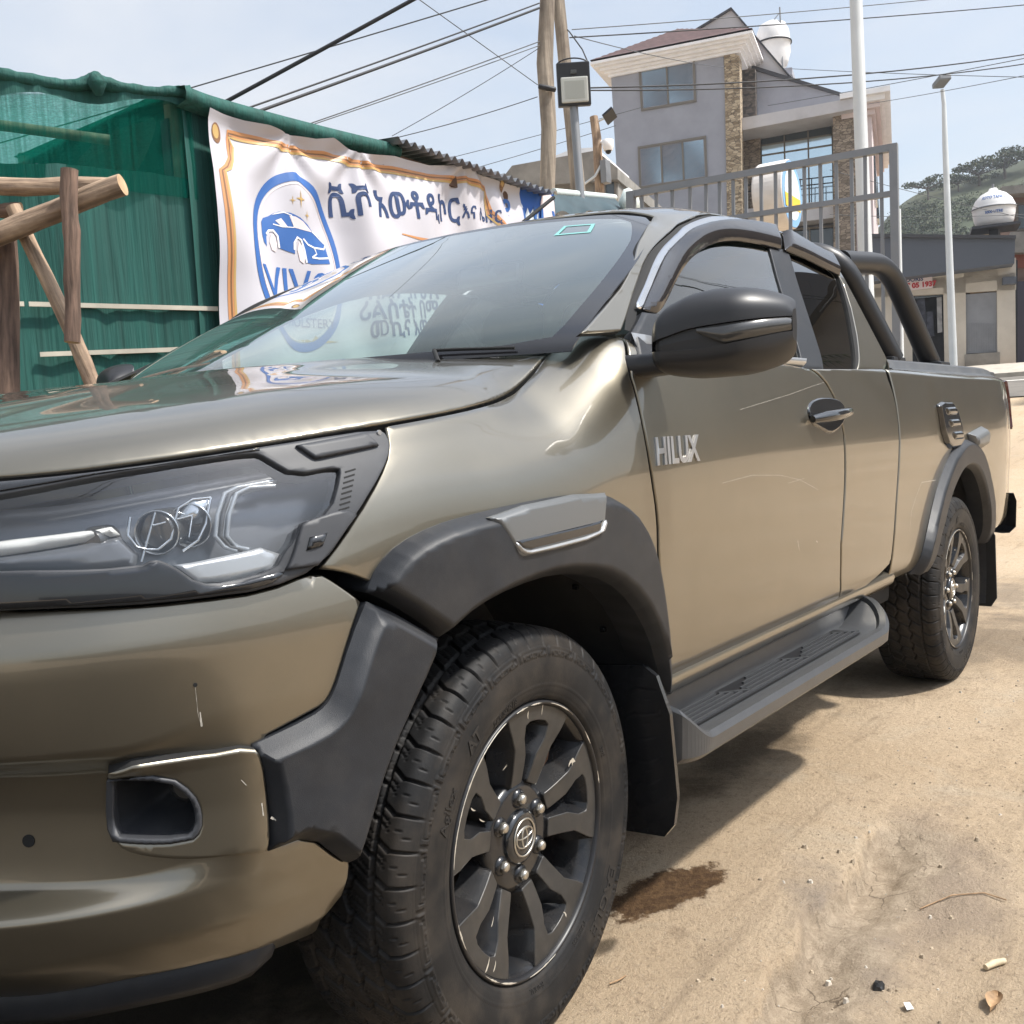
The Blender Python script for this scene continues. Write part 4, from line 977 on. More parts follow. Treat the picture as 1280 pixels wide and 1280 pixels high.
TY = tyre_mesh(); mb = MB(); mb.grid(TY, M['rubber'], True, closed_u=True); TYRE_ME = mb.mesh('tyre')
def side_y(r):
    half = [(.2465,-.108),(.2520,-.118),(.262,-.1245),(.285,-.1305),(.308,-.1325),(.330,-.1310),(.348,-.1280)]
    return float(np.interp(r, [a[0] for a in half], [a[1] for a in half]))+YC
LETTER_MES = []
def side_text(txt, size, r0, a_mid, extrude=.0006, bold=0, squash=1.0, flip=False):
    vs, fs = text_geo(txt, size, extrude, bold, size*.2); P = []
    for v in vs:
        r = r0+(v.y if not flip else -v.y); a = math.radians(a_mid)-(v.x*squash/r0 if not flip else -v.x*squash/r0)
        # seen from outside (from -y) x runs to the right, so angles fall clockwise
        P.append((r*math.cos(a), side_y(r)-.0006-(v.z+extrude), r*math.sin(a)))
    q = MB(); q.add(P, fs, M['rubber_letter']); LETTER_MES.append(q.mesh('tyre_lettering'))
side_text('EAGLE', .036, .303, -42, bold=.0004, squash=1.35); side_text('AT', .034, .296, 128, bold=.0008); side_text('Agilex', .028, .297, 152, squash=1.1)
side_text('265/60R18', .018, .268, 108, bold=.0004); side_text('TUBELESS', .013, .268, -60); side_text('RADIAL', .013, .268, -95); side_text('M+S', .014, .268, 20)
for a_ in (-72, -48, -6, 14, 40, 66):
    r0, r1 = .262, .282; c_, s_ = math.cos(math.radians(a_)), math.sin(math.radians(a_))
    pass
# rim
mb = MB()
mb.lathe([(.2485,.010),(.2495,.004),(.2488,-.002),(.2462,-.0048),(.2425,-.0035),(.2405,.001),(.2395,.006)], M['tube'], n=120)
mb.lathe([(.2395,.006),(.232,.012),(.226,.03),(.222,.06),(.214,.10),(.210,.20),(.228,.215)], M['rim_black'], n=120)
gx = np.linspace(-.262, .262, 106); XX, ZZ = np.meshgrid(gx, gx, indexing='ij'); RRr = np.hypot(XX, ZZ)
yf = np.interp(RRr, [0,.06,.085,.10,.13,.17,.205,.235,.3], [.030,.030,.029,.026,.019,.011,.006,.0035,.003])
FR = Surf(gx, gx, np.stack([XX, yf, ZZ], 2), 1.0)
pol = lambda r, a, a0_: (r*math.cos(math.radians(a+a0_)), r*math.sin(math.radians(a+a0_)))
for k in range(5):
    A0 = 6+72*k; half = [(.2405,0),(.2405,8),(.2405,15),(.2405,22),(.2405,25.5,1),(.214,24.5,1),(.172,21,1),(.125,23.0),(.098,26,1),(.0975,5,1),(.120,6.0),(.150,7.0,1),(.183,11.0,1),(.206,10.6,1),(.2115,7,1),(.2125,0)]
    # one twin spoke as a U: out along one side, back along the pocket
    oL = [pol(q[0], q[1], A0)+tuple(q[2:]) for q in half[:10]]; pk = [pol(q[0], q[1], A0)+tuple(q[2:]) for q in half[10:]]
    oR = [pol(q[0], -q[1], A0)+tuple(q[2:]) for q in half[1:10]]; pkR = [pol(q[0], -q[1], A0)+tuple(q[2:]) for q in half[10:-1]]
    poly = oR[::-1]+oL+pk+pkR[::-1]
    panel(FR, poly, M['rim_face'], res=.012, prof=bevel(.002), depth=.046, draft=.019, edge_mat=M['rim_black'], smooth=1, mb=mb, step=.006)
mb.lathe([(.0,.030),(.085,.030),(.0985,.034),(.102,.045),(.10,.075)], M['rim_black'], n=60)
mb.lathe([(.098,.036),(.125,.052),(.160,.066),(.20,.074),(.226,.072)], M['rim_black'], n=60) if False else None
for k in range(5):      # the recessed web behind each twin spoke
    A0 = 6+72*k
    w_ = [pol(.095,-17,A0),pol(.218,-21,A0),pol(.218,-13,A0),pol(.19,-10,A0),pol(.10,-5,A0),pol(.10,5,A0),pol(.19,10,A0),pol(.218,13,A0),pol(.218,21,A0),pol(.095,17,A0)]
    panel(FR, w_, M['rim_black'], res=.02, off=-.036, depth=.02, draft=.006, smooth=1, mb=mb)
for k, (a_, r_, l_) in enumerate([(118,.2445,.05),(131,.2445,.07),(139,.2445,.035),(150,.2445,.03),(163,.2445,.04),(95,.2445,.02),(84,.2445,.02),(62,.2445,.05),(200,.2445,.03),(-128,.2445,.03),(-115,.2445,.03),(-88,.2445,.05),(33,.2445,.02),(10,.2445,.015)]):
    t0 = math.radians(a_); nn_ = 10; row = []
    for i in range(nn_+1):
        a2 = t0+(i/nn_-.5)*l_/r_*1.8; w2 = .0018*(.3+random.random())*math.sin(math.pi*(i+.3)/(nn_+.6))
        row.append([((r_+j*w2)*math.cos(a2), -.0053+(.0008 if j else 0), (r_+j*w2)*math.sin(a2)) for j in (-1, 0, 1)])
    mb.grid(row, M['chip'], False)
for a_, r_, da, dr in ((76,.232,.4,.012),(88,.226,.5,.008),(30,.190,2.2,.006),(31,.184,1.2,.010),(228,.226,.6,.014),(234,.222,.5,.010),(147,.20,.5,.010),(112,.16,3,.0016),(150,.155,.5,.014),(-60,.215,.6,.008),(222,.16,.5,.01)):
    y = float(np.interp(r_, [.1,.13,.17,.205,.235], [.026,.019,.011,.006,.0035]))-.0008
    c4 = [(r_-dr, -da), (r_-dr*.3, -da*.4), (r_+dr, -da*.9), (r_+dr*.6, da*.7), (r_, da), (r_-dr*.6, da*.4)]
    P = []
    for q, da2 in c4:
        x_, z_ = pol(q, da2, a_); P.append((x_, float(np.interp(q, [.1,.13,.17,.205,.235,.3], [.026,.019,.011,.006,.0035,.003]))-.0009, z_))
    mb.add(P, [tuple(range(6))[::-1], ], M['chip'])
RIM_ME = mb.mesh('rim')
mb = MB(); mb.lathe([(.050,.040),(.050,.026),(.047,.021),(.040,.0185),(.0,.0170)], M['gloss_black'], n=48)
def ell(cx_, cz_, a_, b_, w_, n=40):
    P = []
    for t in np.linspace(0, 2*math.pi, n, endpoint=False):
        c_, s_ = math.cos(t), math.sin(t); y = .0172
        P.append([(cx_+(a_+w_)*c_, y, cz_+(b_+w_)*s_), (cx_+(a_+w_*.6)*c_, y-.0016, cz_+(b_+w_*.6)*s_), (cx_+(a_-w_*.6)*c_, y-.0016, cz_+(b_-w_*.6)*s_), (cx_+(a_-w_)*c_, y, cz_+(b_-w_)*s_)])
    mb.grid(P, M['nut'], True, closed_u=True)
ell(0, 0, .0335, .0335, .0016); ell(0, 0, .0270, .0185, .0014); ell(0, .0075, .0255, .0088, .0013); ell(0, -.001, .0085, .0178, .0013)
CAP_ME = mb.mesh('hub_cap')
mb = MB(); mb.lathe([(0,-.012),(.0060,-.012),(.0085,-.0095),(.009,-.007)], M['nut'], n=24); mb.lathe([(.0098,-.007),(.0105,-.005),(.0105,.006)], M['nut'], n=6, smooth=False); mb.lathe([(.0115,-.002),(.017,.001),(.018,.006)], M['rim_black'], n=24)
NUT_ME = mb.mesh('lug_nut')
mb = MB(); mb.lathe([(.03,.10),(.165,.10),(.165,.125),(.03,.125)], M['brake'], n=48); mb.lathe([(.0,.06),(.07,.06),(.08,.10)], M['brake'], n=30); mb.box((.10, .10, .09), (.12, .09, .12), M['brake'], bevel=.01); BRK_ME = mb.mesh('brake_disc')
def wheel(loc, rz, mirrored, turn):
    e = empty('wheel', loc, TRUCK); e.rotation_euler = (0, turn, rz+(math.pi if mirrored else 0))
    for nm, me in (('tyre', TYRE_ME), ('rim', RIM_ME), ('hub_cap', CAP_ME), ('brake_disc', BRK_ME)): link(bpy.data.objects.new(nm, me), e)
    for me in LETTER_MES: link(bpy.data.objects.new('tyre_lettering', me), e)
    for k in range(6):
        a_ = math.radians(28+60*k); o = link(bpy.data.objects.new('lug_nut', NUT_ME), e); o.location = (.0699*math.cos(a_), .026, .0699*math.sin(a_))
wheel((0, -.885, .383), .045, False, 0); wheel((0, .885, .383), .045, True, .3)
wheel((3.085, -.892, .383), 0, False, .5); wheel((3.085, .892, .383), 0, True, .9)
# ---- wheel arches and underside
def liner(x0, name):
    mb = MB(); P = []
    for a_ in np.linspace(math.radians(-18), math.radians(158), 40):
        r = .505; P.append([(x0+r*math.cos(a_), -y, .40+r*1.0*math.sin(a_)) for y in (.90,.86,.75,.62,.50)])
    mb.grid(P, M['liner'], True)
    P2 = [(x0+.505*math.cos(a_), -.50, .40+.505*math.sin(a_)) for a_ in np.linspace(math.radians(-18), math.radians(158), 40)]
    mb.add(P2, [tuple(range(40))], M['liner'])
    for a_ in (18, 35, 52): mb.box((x0+.50*math.cos(math.radians(a_)), -.80, .40+.50*math.sin(math.radians(a_))), (.012, .012, .012), M['gloss_black'], bevel=.003)
    return both(name, mb)
liner(0.0, 'wheel_arch_liner'); liner(cx, 'wheel_arch_liner')
mb = MB()
mb.box((1.6, 0, .47), (1.9, 1.55, .12), M['dark'], bevel=.02); mb.box((1.8, .45, .40), (4.4, .12, .14), M['dark'], bevel=.02); mb.box((1.8, -.45, .40), (4.4, .12, .14), M['dark'], bevel=.02)
mb.box((-.05, 0, .70), (1.1, .98, .55), M['dark']); mb.box((-.62, 0, .68), (.2, 1.2, .46), M['dark']); mb.box((3.2, 0, .62), (2.1, .98, .25), M['dark'])
mb.tube([(3.085, -.8, .383), (3.085, .8, .383)], .06, M['dark'], n=12); mb.tube([(0, -.8, .383), (0, .8, .383)], .045, M['dark'], n=12)
mb.box((-.40, 0, .40), (.75, 1.05, .05), M['dark'], bevel=.015)
mb.box((3.4, 0, .90), (1.75, 1.60, .30), M['dark']); mb.box((2.46, 0, .9), (.12, 1.6, .75), M['dark'])
mb.build('chassis', TRUCK)
# ---- cabin
mb = MB()
mb.box((1.35, 0, .56), (1.75, 1.52, .06), M['interior']); mb.box((2.27, 0, .95), (.06, 1.5, .75), M['interior'])
P = []
for y in np.linspace(-.74, .74, 24):
    e = .012*math.sin(y*4); P.append([(.28, y, 1.245), (.50, y, 1.262+e), (.72, y, 1.25+e), (.80, y, 1.20), (.80, y, .95), (.70, y, .62)])
mb.grid(P, M['interior'], True)
P = []
for y in (-.36,): P.append(1)
mb.grid([[(.60+.06*i, -.38-.20*math.cos(t), 1.25+.05*math.sin(t)*(1-i*.2)) for t in np.linspace(0, math.pi, 12)] for i in range(4)], M['interior'], True)
mb.box((.86, -.01, 1.10), (.06, .30, .26), M['gloss_black'], bevel=.01)
for s_ in (-1, 1):
    mb.grid([[(x, s_*(.80-(.0 if z < 1.1 else .02)), z) for z in np.linspace(.6, 1.26, 6)] for x in np.linspace(.6, 2.2, 6)], M['interior'], True)
CAB = mb.build('cabin_trim', TRUCK)
P = []
for x in np.linspace(1.06, 2.32, 16):
    P.append([(x, y, float(np.interp(x, [1.0,1.15,1.5,1.9,2.4], [1.69,1.72,1.77,1.785,1.77]))-.30*max(0, abs(y)-.42)**1.6-.02) for y in np.linspace(-.60, .60, 20)])
mb = MB(); mb.grid(P, M['headliner'], True); mb.build('headliner', CAB)
def seat_mb(y0):
    q = MB()
    def pad(sec, hw, m): # sec: list of (x, z) centreline with thickness
        rows = []
        for x, z, tx, tz, wd in sec:
            rows.append([(x+tx*math.sin(a_), y0+wd*math.copysign(abs(math.cos(a_))**.4, math.cos(a_)), z+tz*math.sin(a_)) for a_ in np.linspace(0, 2*math.pi, 24, endpoint=False)])
        q.grid(rows, m, True, closed_v=True); q.add(rows[0], [tuple(range(24))], m); q.add(rows[-1], [tuple(range(24))[::-1]], m)
    pad([(1.12,.86,0,.05,.22),(1.16,.87,0,.08,.25),(1.4,.85,0,.09,.26),(1.58,.83,0,.09,.25)], .25, M['seat'])
    pad([(1.58,.86,.07,0,.24),(1.62,1.0,.08,0,.26),(1.68,1.2,.075,0,.25),(1.74,1.38,.05,0,.20),(1.755,1.41,.02,0,.17)], .25, M['seat'])
    pad([(1.745,1.44,.03,0,.09),(1.75,1.47,.055,0,.135),(1.77,1.55,.05,0,.13),(1.775,1.59,.02,0,.10)], .13, M['seat'])
    for dy in (-.06, .06): q.tube([(1.745, y0+dy, 1.38), (1.755, y0+dy, 1.48)], .007, M['silver'], n=8)
    return q
for y0 in (-.38, .38): seat_mb(y0).build('seat', TRUCK)
mb = MB(); c_ = Vector((.98, -.38, 1.18)); n_ = Vector((.86, 0, .50)).normalized(); a_ = Vector((0, 1, 0)); b_ = n_.cross(a_)
mb.tube([c_+(a_*math.cos(t)+b_*math.sin(t))*.185 for t in np.linspace(0, 2*math.pi, 41)], .015, M['interior'], n=10, cap=False)
mb.tube([c_-a_*.18, c_, c_+a_*.18], .018, M['interior'], n=8); mb.tube([c_, c_-b_*.18], .018, M['interior'], n=8); mb.tube([c_-n_*.25, c_-n_*.01, c_+n_*.02], [.03, .06, .05], M['interior'], n=16)
mb.build('steering_wheel', TRUCK)
mb = MB(); mb.box((1.13, .0, 1.60), (.03, .24, .07), M['gloss_black'], bevel=.012, rot=Matrix.Rotation(.25, 3, 'Y')); mb.tube([(1.10, 0, 1.69), (1.13, 0, 1.60)], .01, M['interior'], n=8)
mb.box((1.02, -.02, 1.685), (.08, .12, .05), M['interior'], bevel=.01); mb.build('interior_mirror', TRUCK)

# ================================================================ THE PLACE (level world)
CAMW = TILT @ CAM_T; DW = TILT @ _d; RW_ = TILT @ _R; UW = TILT @ _U
def at(px, py, D):
    """a point seen at px, py of the photograph, D metres ahead"""
    return CAMW+(DW+RW_*((px-640)/FPX)-UW*((py-640)/FPX))*D
def onplane(px, py, p0, n):
    v = DW+RW_*((px-640)/FPX)-UW*((py-640)/FPX); return CAMW+v*((Vector(p0)-CAMW).dot(n)/v.dot(n))
_gn = TILT @ Vector((0, 0, 1))
def sstep(a, b, x): t = min(1, max(0, (x-a)/(b-a))); return t*t*(3-2*t)
LEDGE = [(onplane(px, py, (0,0,0), _gn).x, onplane(px, py, (0,0,0), _gn).y) for px, py in ((1110,1015),(1085,1050),(1050,1100),(1010,1140),(985,1185),(955,1225),(940,1290),(900,1400))]
def ledge_side(x, y):
    best = 1e9; sgn = 1; tt = 0
    for i in range(len(LEDGE)-1):
        a, b = LEDGE[i], LEDGE[i+1]; dx, dy = b[0]-a[0], b[1]-a[1]; t = min(1, max(0, ((x-a[0])*dx+(y-a[1])*dy)/(dx*dx+dy*dy)))
        d = math.hypot(x-a[0]-t*dx, y-a[1]-t*dy)
        if d < best: best = d; sgn = 1 if dx*(y-a[1])-dy*(x-a[0]) > 0 else -1; tt = (i+t)/(len(LEDGE)-1)
    return best*sgn, tt
BROKEN = {}
def ground_z(x, y, fine=False):
    k = max(0, min(1, 1.6-math.hypot(x-1.5, y)/14))
    z = -(_gn.x*x+_gn.y*max(-4, min(4, y)))/_gn.z*k
    u = x*.80+y*.30
    z += .098*max(0, u-5.2)*sstep(5.2, 9, u) if u < 33 else .098*27.8
    if u >= 33: z += .02*min(u-33, 60)
    z += .03*noise.noise(Vector((x*.35, y*.35, 0)))*sstep(1.0, 3.0, abs(y+.2))*1.0
    if fine:
        w_ = sstep(.95, 1.25, -y) if y < 0 else 0
        z += w_*(.012*noise.noise(Vector((x*1.7, y*1.7, 3)))+.006*noise.noise(Vector((x*6, y*6, 7)))+.004*noise.noise(Vector((x*17, y*17, 9))))
        if y < -.9 and x < 3:
            d, tt = ledge_side(x, y)
            n_ = .022*noise.noise(Vector((x*6, y*6, 1)))+.016*noise.noise(Vector((x*19, y*19, 5)))+.008*noise.noise(Vector((x*50, y*50, 6)))
            amp = .095*sstep(0, .22, tt)*(1-sstep(2.2, 3, x))*(.75+.5*noise.noise(Vector((x*3, y*3, 8)))); dd = d+n_
            z -= amp*sstep(-.006, .016, dd)*(.55+.45*(1-sstep(.03, .16, dd)))*(1-.35*sstep(.2, .8, dd))
            rub = sstep(-.004, .01, dd)*(1-sstep(.10, .24, dd+.08*noise.noise(Vector((x*9, y*9, 4)))))*sstep(0, .1, tt)
            z += rub*(.007*noise.noise(Vector((x*22, y*22, 11)))+.002*noise.noise(Vector((x*60, y*60, 12))))
            BROKEN[(round(x, 5), round(y, 5))] = rub
    return z

# ---- ground
def ground_mat():
    m = bpy.data.materials.new('dusty_ground'); n, l, b = nodes(m); b.inputs['Roughness'].default_value = .95; b.inputs['Specular IOR Level'].default_value = .15
    tcn = n.new('ShaderNodeTexCoord'); V = tcn.outputs['Object']
    def nz(scale, det=6, rough=.6, dist=0, vec=None):
        z = n.new('ShaderNodeTexNoise'); z.inputs['Scale'].default_value = scale; z.inputs['Detail'].default_value = det; z.inputs['Roughness'].default_value = rough; z.inputs['Distortion'].default_value = dist
        l.new(vec or V, z.inputs['Vector']); return z.outputs['Fac']
    def rng_(s, a, b_, c=0, d=1):
        r = n.new('ShaderNodeMapRange'); r.interpolation_type = 'SMOOTHSTEP'; l.new(s, r.inputs[0])
        for i, q in enumerate((a, b_, c, d)): r.inputs[i+1].default_value = q
        return r.outputs[0]
    def mixc(f, a, b_, bl='MIX'):
        x = n.new('ShaderNodeMix'); x.data_type = 'RGBA'; x.blend_type = bl
        if isinstance(f, float): x.inputs[0].default_value = f
        else: l.new(f, x.inputs[0])
        for i, q in ((6, a), (7, b_)):
            if isinstance(q, tuple): x.inputs[i].default_value = (*q, 1)
            else: l.new(q, x.inputs[i])
        return x.outputs[2]
    def math_(op, a, b_):
        x = n.new('ShaderNodeMath'); x.operation = op
        for i, q in ((0, a), (1, b_)):
            if isinstance(q, (int, float)): x.inputs[i].default_value = q
            else: l.new(q, x.inputs[i])
        return x.outputs[0]
    c = mixc(rng_(nz(.7, 8, .6), .35, .68), (.54, .42, .292), (.47, .355, .236))
    c = mixc(rng_(nz(3.2, 8, .65, .5), .5, .72, 0, .75), c, (.50, .41, .30))
    c = mixc(rng_(nz(9, 9, .7, .6), .56, .74, 0, .6), c, (.24, .17, .11))
    c = mixc(rng_(nz(70, 6, .8), .50, .70, 0, .75), c, (.19, .14, .095))
    c = mixc(rng_(nz(190, 4, .8), .54, .72, 0, .65), c, (.55, .47, .37))
    # tyre-swept streaks along the street
    mpn = n.new('ShaderNodeMapping'); mpn.inputs['Scale'].default_value = (.5, 6, 1); l.new(V, mpn.inputs['Vector'])
    c = mixc(rng_(nz(2.2, 8, .65, .3, mpn.outputs['Vector']), .52, .72, 0, .35), c, (.22, .165, .115))
    sep = n.new('ShaderNodeSeparateXYZ'); l.new(V, sep.inputs[0]); wob = nz(4.5, 7, .65)
    wob2 = nz(1.6, 5, .6)
    wobf = nz(15, 9, .75)
    def stain_or_shade(px, py, rx, ry, col, amt, soft=.5, wamp=1.5, rot=0, base=c, where=None, wb=None):
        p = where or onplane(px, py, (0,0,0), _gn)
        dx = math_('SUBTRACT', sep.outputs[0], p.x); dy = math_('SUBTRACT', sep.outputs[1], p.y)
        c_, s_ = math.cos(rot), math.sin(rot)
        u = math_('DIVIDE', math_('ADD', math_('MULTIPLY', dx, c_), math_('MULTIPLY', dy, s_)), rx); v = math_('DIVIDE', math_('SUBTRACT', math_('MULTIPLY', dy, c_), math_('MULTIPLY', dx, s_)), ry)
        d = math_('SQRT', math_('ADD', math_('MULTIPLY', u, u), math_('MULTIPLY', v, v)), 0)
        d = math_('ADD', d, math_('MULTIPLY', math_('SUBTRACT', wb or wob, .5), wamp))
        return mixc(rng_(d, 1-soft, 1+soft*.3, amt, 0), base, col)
    c = stain_or_shade(832, 1113, .20, .085, mixc(rng_(nz(40, 6, .7), .4, .65), (.060, .030, .013), (.125, .070, .032)), .95, .16, 1.5, -.25, base=c, wb=wobf)
    c = stain_or_shade(757, 1182, .05, .025, (.06, .045, .03), .8, .6, 1.6, base=c)
    c = stain_or_shade(930, 940, .55, .16, (.10, .075, .05), .8, .8, 2.2, base=c)
    c = stain_or_shade(820, 1010, .35, .10, (.17, .12, .075), .7, .8, 2.4, base=c)
    c = stain_or_shade(1120, 850, .5, .22, (.16, .115, .075), .55, .8, 2.4, base=c)
    c = stain_or_shade(1248, 800, .9, .5, (.15, .12, .09), .6, .8, 2.6, base=c)
    c = stain_or_shade(1262, 742, .8, .22, (.13, .11, .09), .5, .8, 2.8, base=c)
    c = stain_or_shade(1180, 1090, .5, .16, (.27, .215, .17), .6, .9, 2.6, .3, base=c)
    c = stain_or_shade(1050, 1150, .30, .10, (.24, .20, .165), .75, .9, 2.4, .5, base=c)
    c = stain_or_shade(0, 0, 4.1, 6.5, (.035, .028, .02), .95, .12, .25, base=c, where=Vector((-4.55, -1.0, 0)))  # dark soil, shade painted in; spread wide to darken the bumper's reflection
    c = stain_or_shade(0, 0, 1.9, 1.35, (.03, .024, .018), .95, .35, .6, base=c, where=Vector((-.6, .62, 0)))  # shade beneath the truck's front, painted into the ground colour
    an = n.new('ShaderNodeAttribute'); an.attribute_name = 'broken_edge'
    gk = mixc(rng_(nz(24, 8, .75), .4, .65), (.36, .285, .205), (.49, .395, .29))
    c = mixc(rng_(math_('MULTIPLY', an.outputs['Fac'], math_('ADD', .45, nz(14, 6, .7))), .2, .75, 0, .9), c, gk)
    vo = n.new('ShaderNodeTexVoronoi'); vo.feature = 'DISTANCE_TO_EDGE'; vo.inputs['Scale'].default_value = 9; vo.inputs['Randomness'].default_value = 1
    wv = n.new('ShaderNodeMix'); wv.data_type = 'VECTOR'; wv.inputs[0].default_value = .12; l.new(V, wv.inputs[4]); zc_n = n.new('ShaderNodeTexNoise'); zc_n.inputs['Scale'].default_value = 7; zc_n.inputs['Detail'].default_value = 6; l.new(V, zc_n.inputs['Vector']); l.new(zc_n.outputs['Color'], wv.inputs[5]); l.new(wv.outputs[1], vo.inputs['Vector'])
    crk = math_('MULTIPLY', rng_(vo.outputs['Distance'], .006, .022, 1, 0), rng_(math_('MULTIPLY', an.outputs['Fac'], nz(5, 5, .6)), .32, .55, 0, .75))
    c = mixc(crk, c, (.12, .09, .062))
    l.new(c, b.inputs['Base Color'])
    h = math_('ADD', math_('MULTIPLY', nz(30, 9, .78), .8), math_('MULTIPLY', nz(160, 5, .8), .35)); h = math_('ADD', h, math_('MULTIPLY', nz(8, 7, .7), .8))
    bp = n.new('ShaderNodeBump'); bp.inputs['Strength'].default_value = 1.0; bp.inputs['Distance'].default_value = .019; l.new(h, bp.inputs['Height']); l.new(bp.outputs[0], b.inputs['Normal'])
    return m
M['ground'] = ground_mat()
def axis_pts(a, b, fine0, fine1, fs, cs):
    o = list(np.arange(fine0, fine1, fs)); x = fine0; st_ = fs
    while x > a: st_ = min(st_*1.22, cs); x -= st_; o.insert(0, x)
    x = o[-1]; st_ = fs
    while x < b: st_ = min(st_*1.22, cs); x += st_; o.append(x)
    return o
xs = axis_pts(-60, 330, .1, 2.1, .0085, 30); ys = axis_pts(-220, 330, -1.75, -.95, .0085, 30)
P = np.array([[(x, y, ground_z(x, y, True)) for y in ys] for x in xs])
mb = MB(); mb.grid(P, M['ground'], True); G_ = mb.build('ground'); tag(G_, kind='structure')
at_ = G_.data.attributes.new('broken_edge', 'FLOAT', 'POINT')      # where the old concrete slab has broken away
at_.data.foreach_set('value', [float(BROKEN.get((round(x, 5), round(y, 5)), 0.0)) for x in xs for y in ys])

# ---- direction of the far buildings: e1 runs along their fronts to the right, e2 goes in
_a = math.radians(15.8); e2 = Vector((math.cos(_a), math.sin(_a), 0)); e1 = Vector((e2.y, -e2.x, 0)); ZV = Vector((0, 0, 1))
M['asphalt'] = mat('worn_asphalt', (.16, .145, .125), .9, var=.25, vscale=2, bump=.4, bscale=60, bdist=.01)
M['kerb'] = mat('pale_concrete_kerb', (.42, .38, .32), .85, var=.2, vscale=4, bump=.3, bscale=50, bdist=.005)
M['road_paint'] = mat('worn_white_road_paint', (.62, .60, .55), .8, var=.25, vscale=6)
def road_strip(name, d0, d1, m, lift, a0_=-40, a1_=70, n=60, kind='structure'):
    c0 = at(1255, 470, 26); rows = []
    for i in range(n+1):
        a_ = a0_+(a1_-a0_)*i/n; row = []
        for d in np.linspace(d0, d1, 5):
            p = c0+e1*a_+e2*d; row.append((p.x, p.y, ground_z(p.x, p.y)+lift))
        rows.append(row)
    q = MB(); q.grid(rows, m, True); o = q.build(name, None, True); tag(o, kind=kind); return o
road_strip('road', -4.5, 3.2, M['asphalt'], .03)
road_strip('road_marking', 1.2, 1.45, M['road_paint'], .036)
# pavement before the shops, a real step
rows = []
c0 = at(1255, 470, 26)
for i in range(61):
    a_ = -40+110*i/60; p = c0+e1*a_+e2*3.2; q = c0+e1*a_+e2*3.5; r_ = c0+e1*a_+e2*9.0
    zp = ground_z(p.x, p.y); rows.append([(p.x, p.y, zp-.05), (p.x, p.y, zp+.15), (q.x, q.y, zp+.16), (r_.x, r_.y, ground_z(r_.x, r_.y)+.14)])
mb = MB(); mb.grid(rows, M['kerb'], False); tag(mb.build('pavement', None, True), kind='structure')

# ---- small things lying on the dirt
def gpt(px, py):
    p = onplane(px, py, (0,0,0), _gn)
    for _ in range(6): p = onplane(px, py, (p.x, p.y, ground_z(p.x, p.y, True)), Vector((0, 0, 1)))
    return p
def pebble(p, r, seed, flat=.6):
    bm = bmesh.new(); bmesh.ops.create_icosphere(bm, subdivisions=2, radius=1)
    for v in bm.verts:
        k = 1+.45*noise.noise(v.co*1.3+Vector((seed*3.1, 0, 0)))+.15*noise.noise(v.co*4+Vector((seed, 5, 0)))
        v.co = Vector((v.co.x*k*r, v.co.y*k*r*.8, v.co.z*k*r*flat))
    vs = [v.co+p for v in bm.verts]; bm.verts.index_update(); fs = [[v.index for v in f.verts] for f in bm.faces]; bm.free(); return vs, fs
M['stone'] = mat('dusty_stone', (.36, .29, .205), .9, var=.3, vscale=30, bump=.4, bscale=120, bdist=.002)
M['stone_pale'] = mat('pale_stone', (.46, .41, .34), .9, var=.2, vscale=40)
M['coal'] = mat('black_lump', (.012, .012, .012), .45, var=.3, vscale=60, bump=.5, bscale=120, bdist=.002)
M['straw'] = mat('pale_dry_straw', (.55, .45, .30), .8, var=.2, vscale=60)
M['leaf_dry'] = mat('brown_dry_leaf', (.30, .19, .10), .7, var=.3, vscale=60)
M['paper'] = mat('white_scrap', (.7, .7, .68), .6)
mb = MB(); mb.add(*pebble(gpt(1098, 1234), .015, 2, .9), M['coal']); tag(mb.build('coal_lump'), 'small black lump lying on the dirt right of the broken slab edge', 'lump')
p = gpt(1243, 1209); mb = MB(); mb.tube([p+Vector((-.025, .012, .008)), p+Vector((0, 0, .009)), p+Vector((.022, -.016, .008))], [.006, .0075, .006], M['straw'], n=10); tag(mb.build('straw_stub'), 'short pale straw stub on the dirt near the right edge', 'stub')
p = gpt(1243, 1256); mb = MB(); P = [[(p.x+u*.035+.004*math.sin(v*3), p.y+v*.016*(1-abs(u)**2), p.z+.008+.010*v*v-.006*u*u+.004*noise.noise(Vector((u*3,v*3,1)))) for v in np.linspace(-1, 1, 7)] for u in np.linspace(-1, 1, 12)]
mb.grid(P, M['leaf_dry'], True); tag(mb.build('dry_leaf'), 'curled brown dry leaf on the dirt near the lower right corner', 'leaf')
p = gpt(1136, 1262); mb = MB(); mb.add([p+Vector(q) for q in ((-.012,0,.006),(.002,-.009,.004),(.014,.002,.008),(.001,.010,.012))], [(0,1,2,3)], M['paper']); mb.add([p+Vector(q)-Vector((0,0,.0012)) for q in ((-.012,0,.006),(.002,-.009,.004),(.014,.002,.008),(.001,.010,.012))], [(3,2,1,0)], M['paper']); tag(mb.build('paper_scrap'), 'tiny white paper scrap on the dirt at the bottom of the picture', 'scrap')
for pts, lab in (([(1150,1138),(1190,1122),(1230,1118),(1258,1128)], 'thin dry twig lying across the dirt at the right'), ([(762,1232),(775,1228),(782,1222)], 'short dark twig on the dirt beside the front tyre')):
    mb = MB(); mb.tube([gpt(*q)+Vector((0, 0, .004+.002*(i % 2))) for i, q in enumerate(pts)], .0016, M['leaf_dry'], n=6); tag(mb.build('twig'), lab, 'twig')
mb = MB()
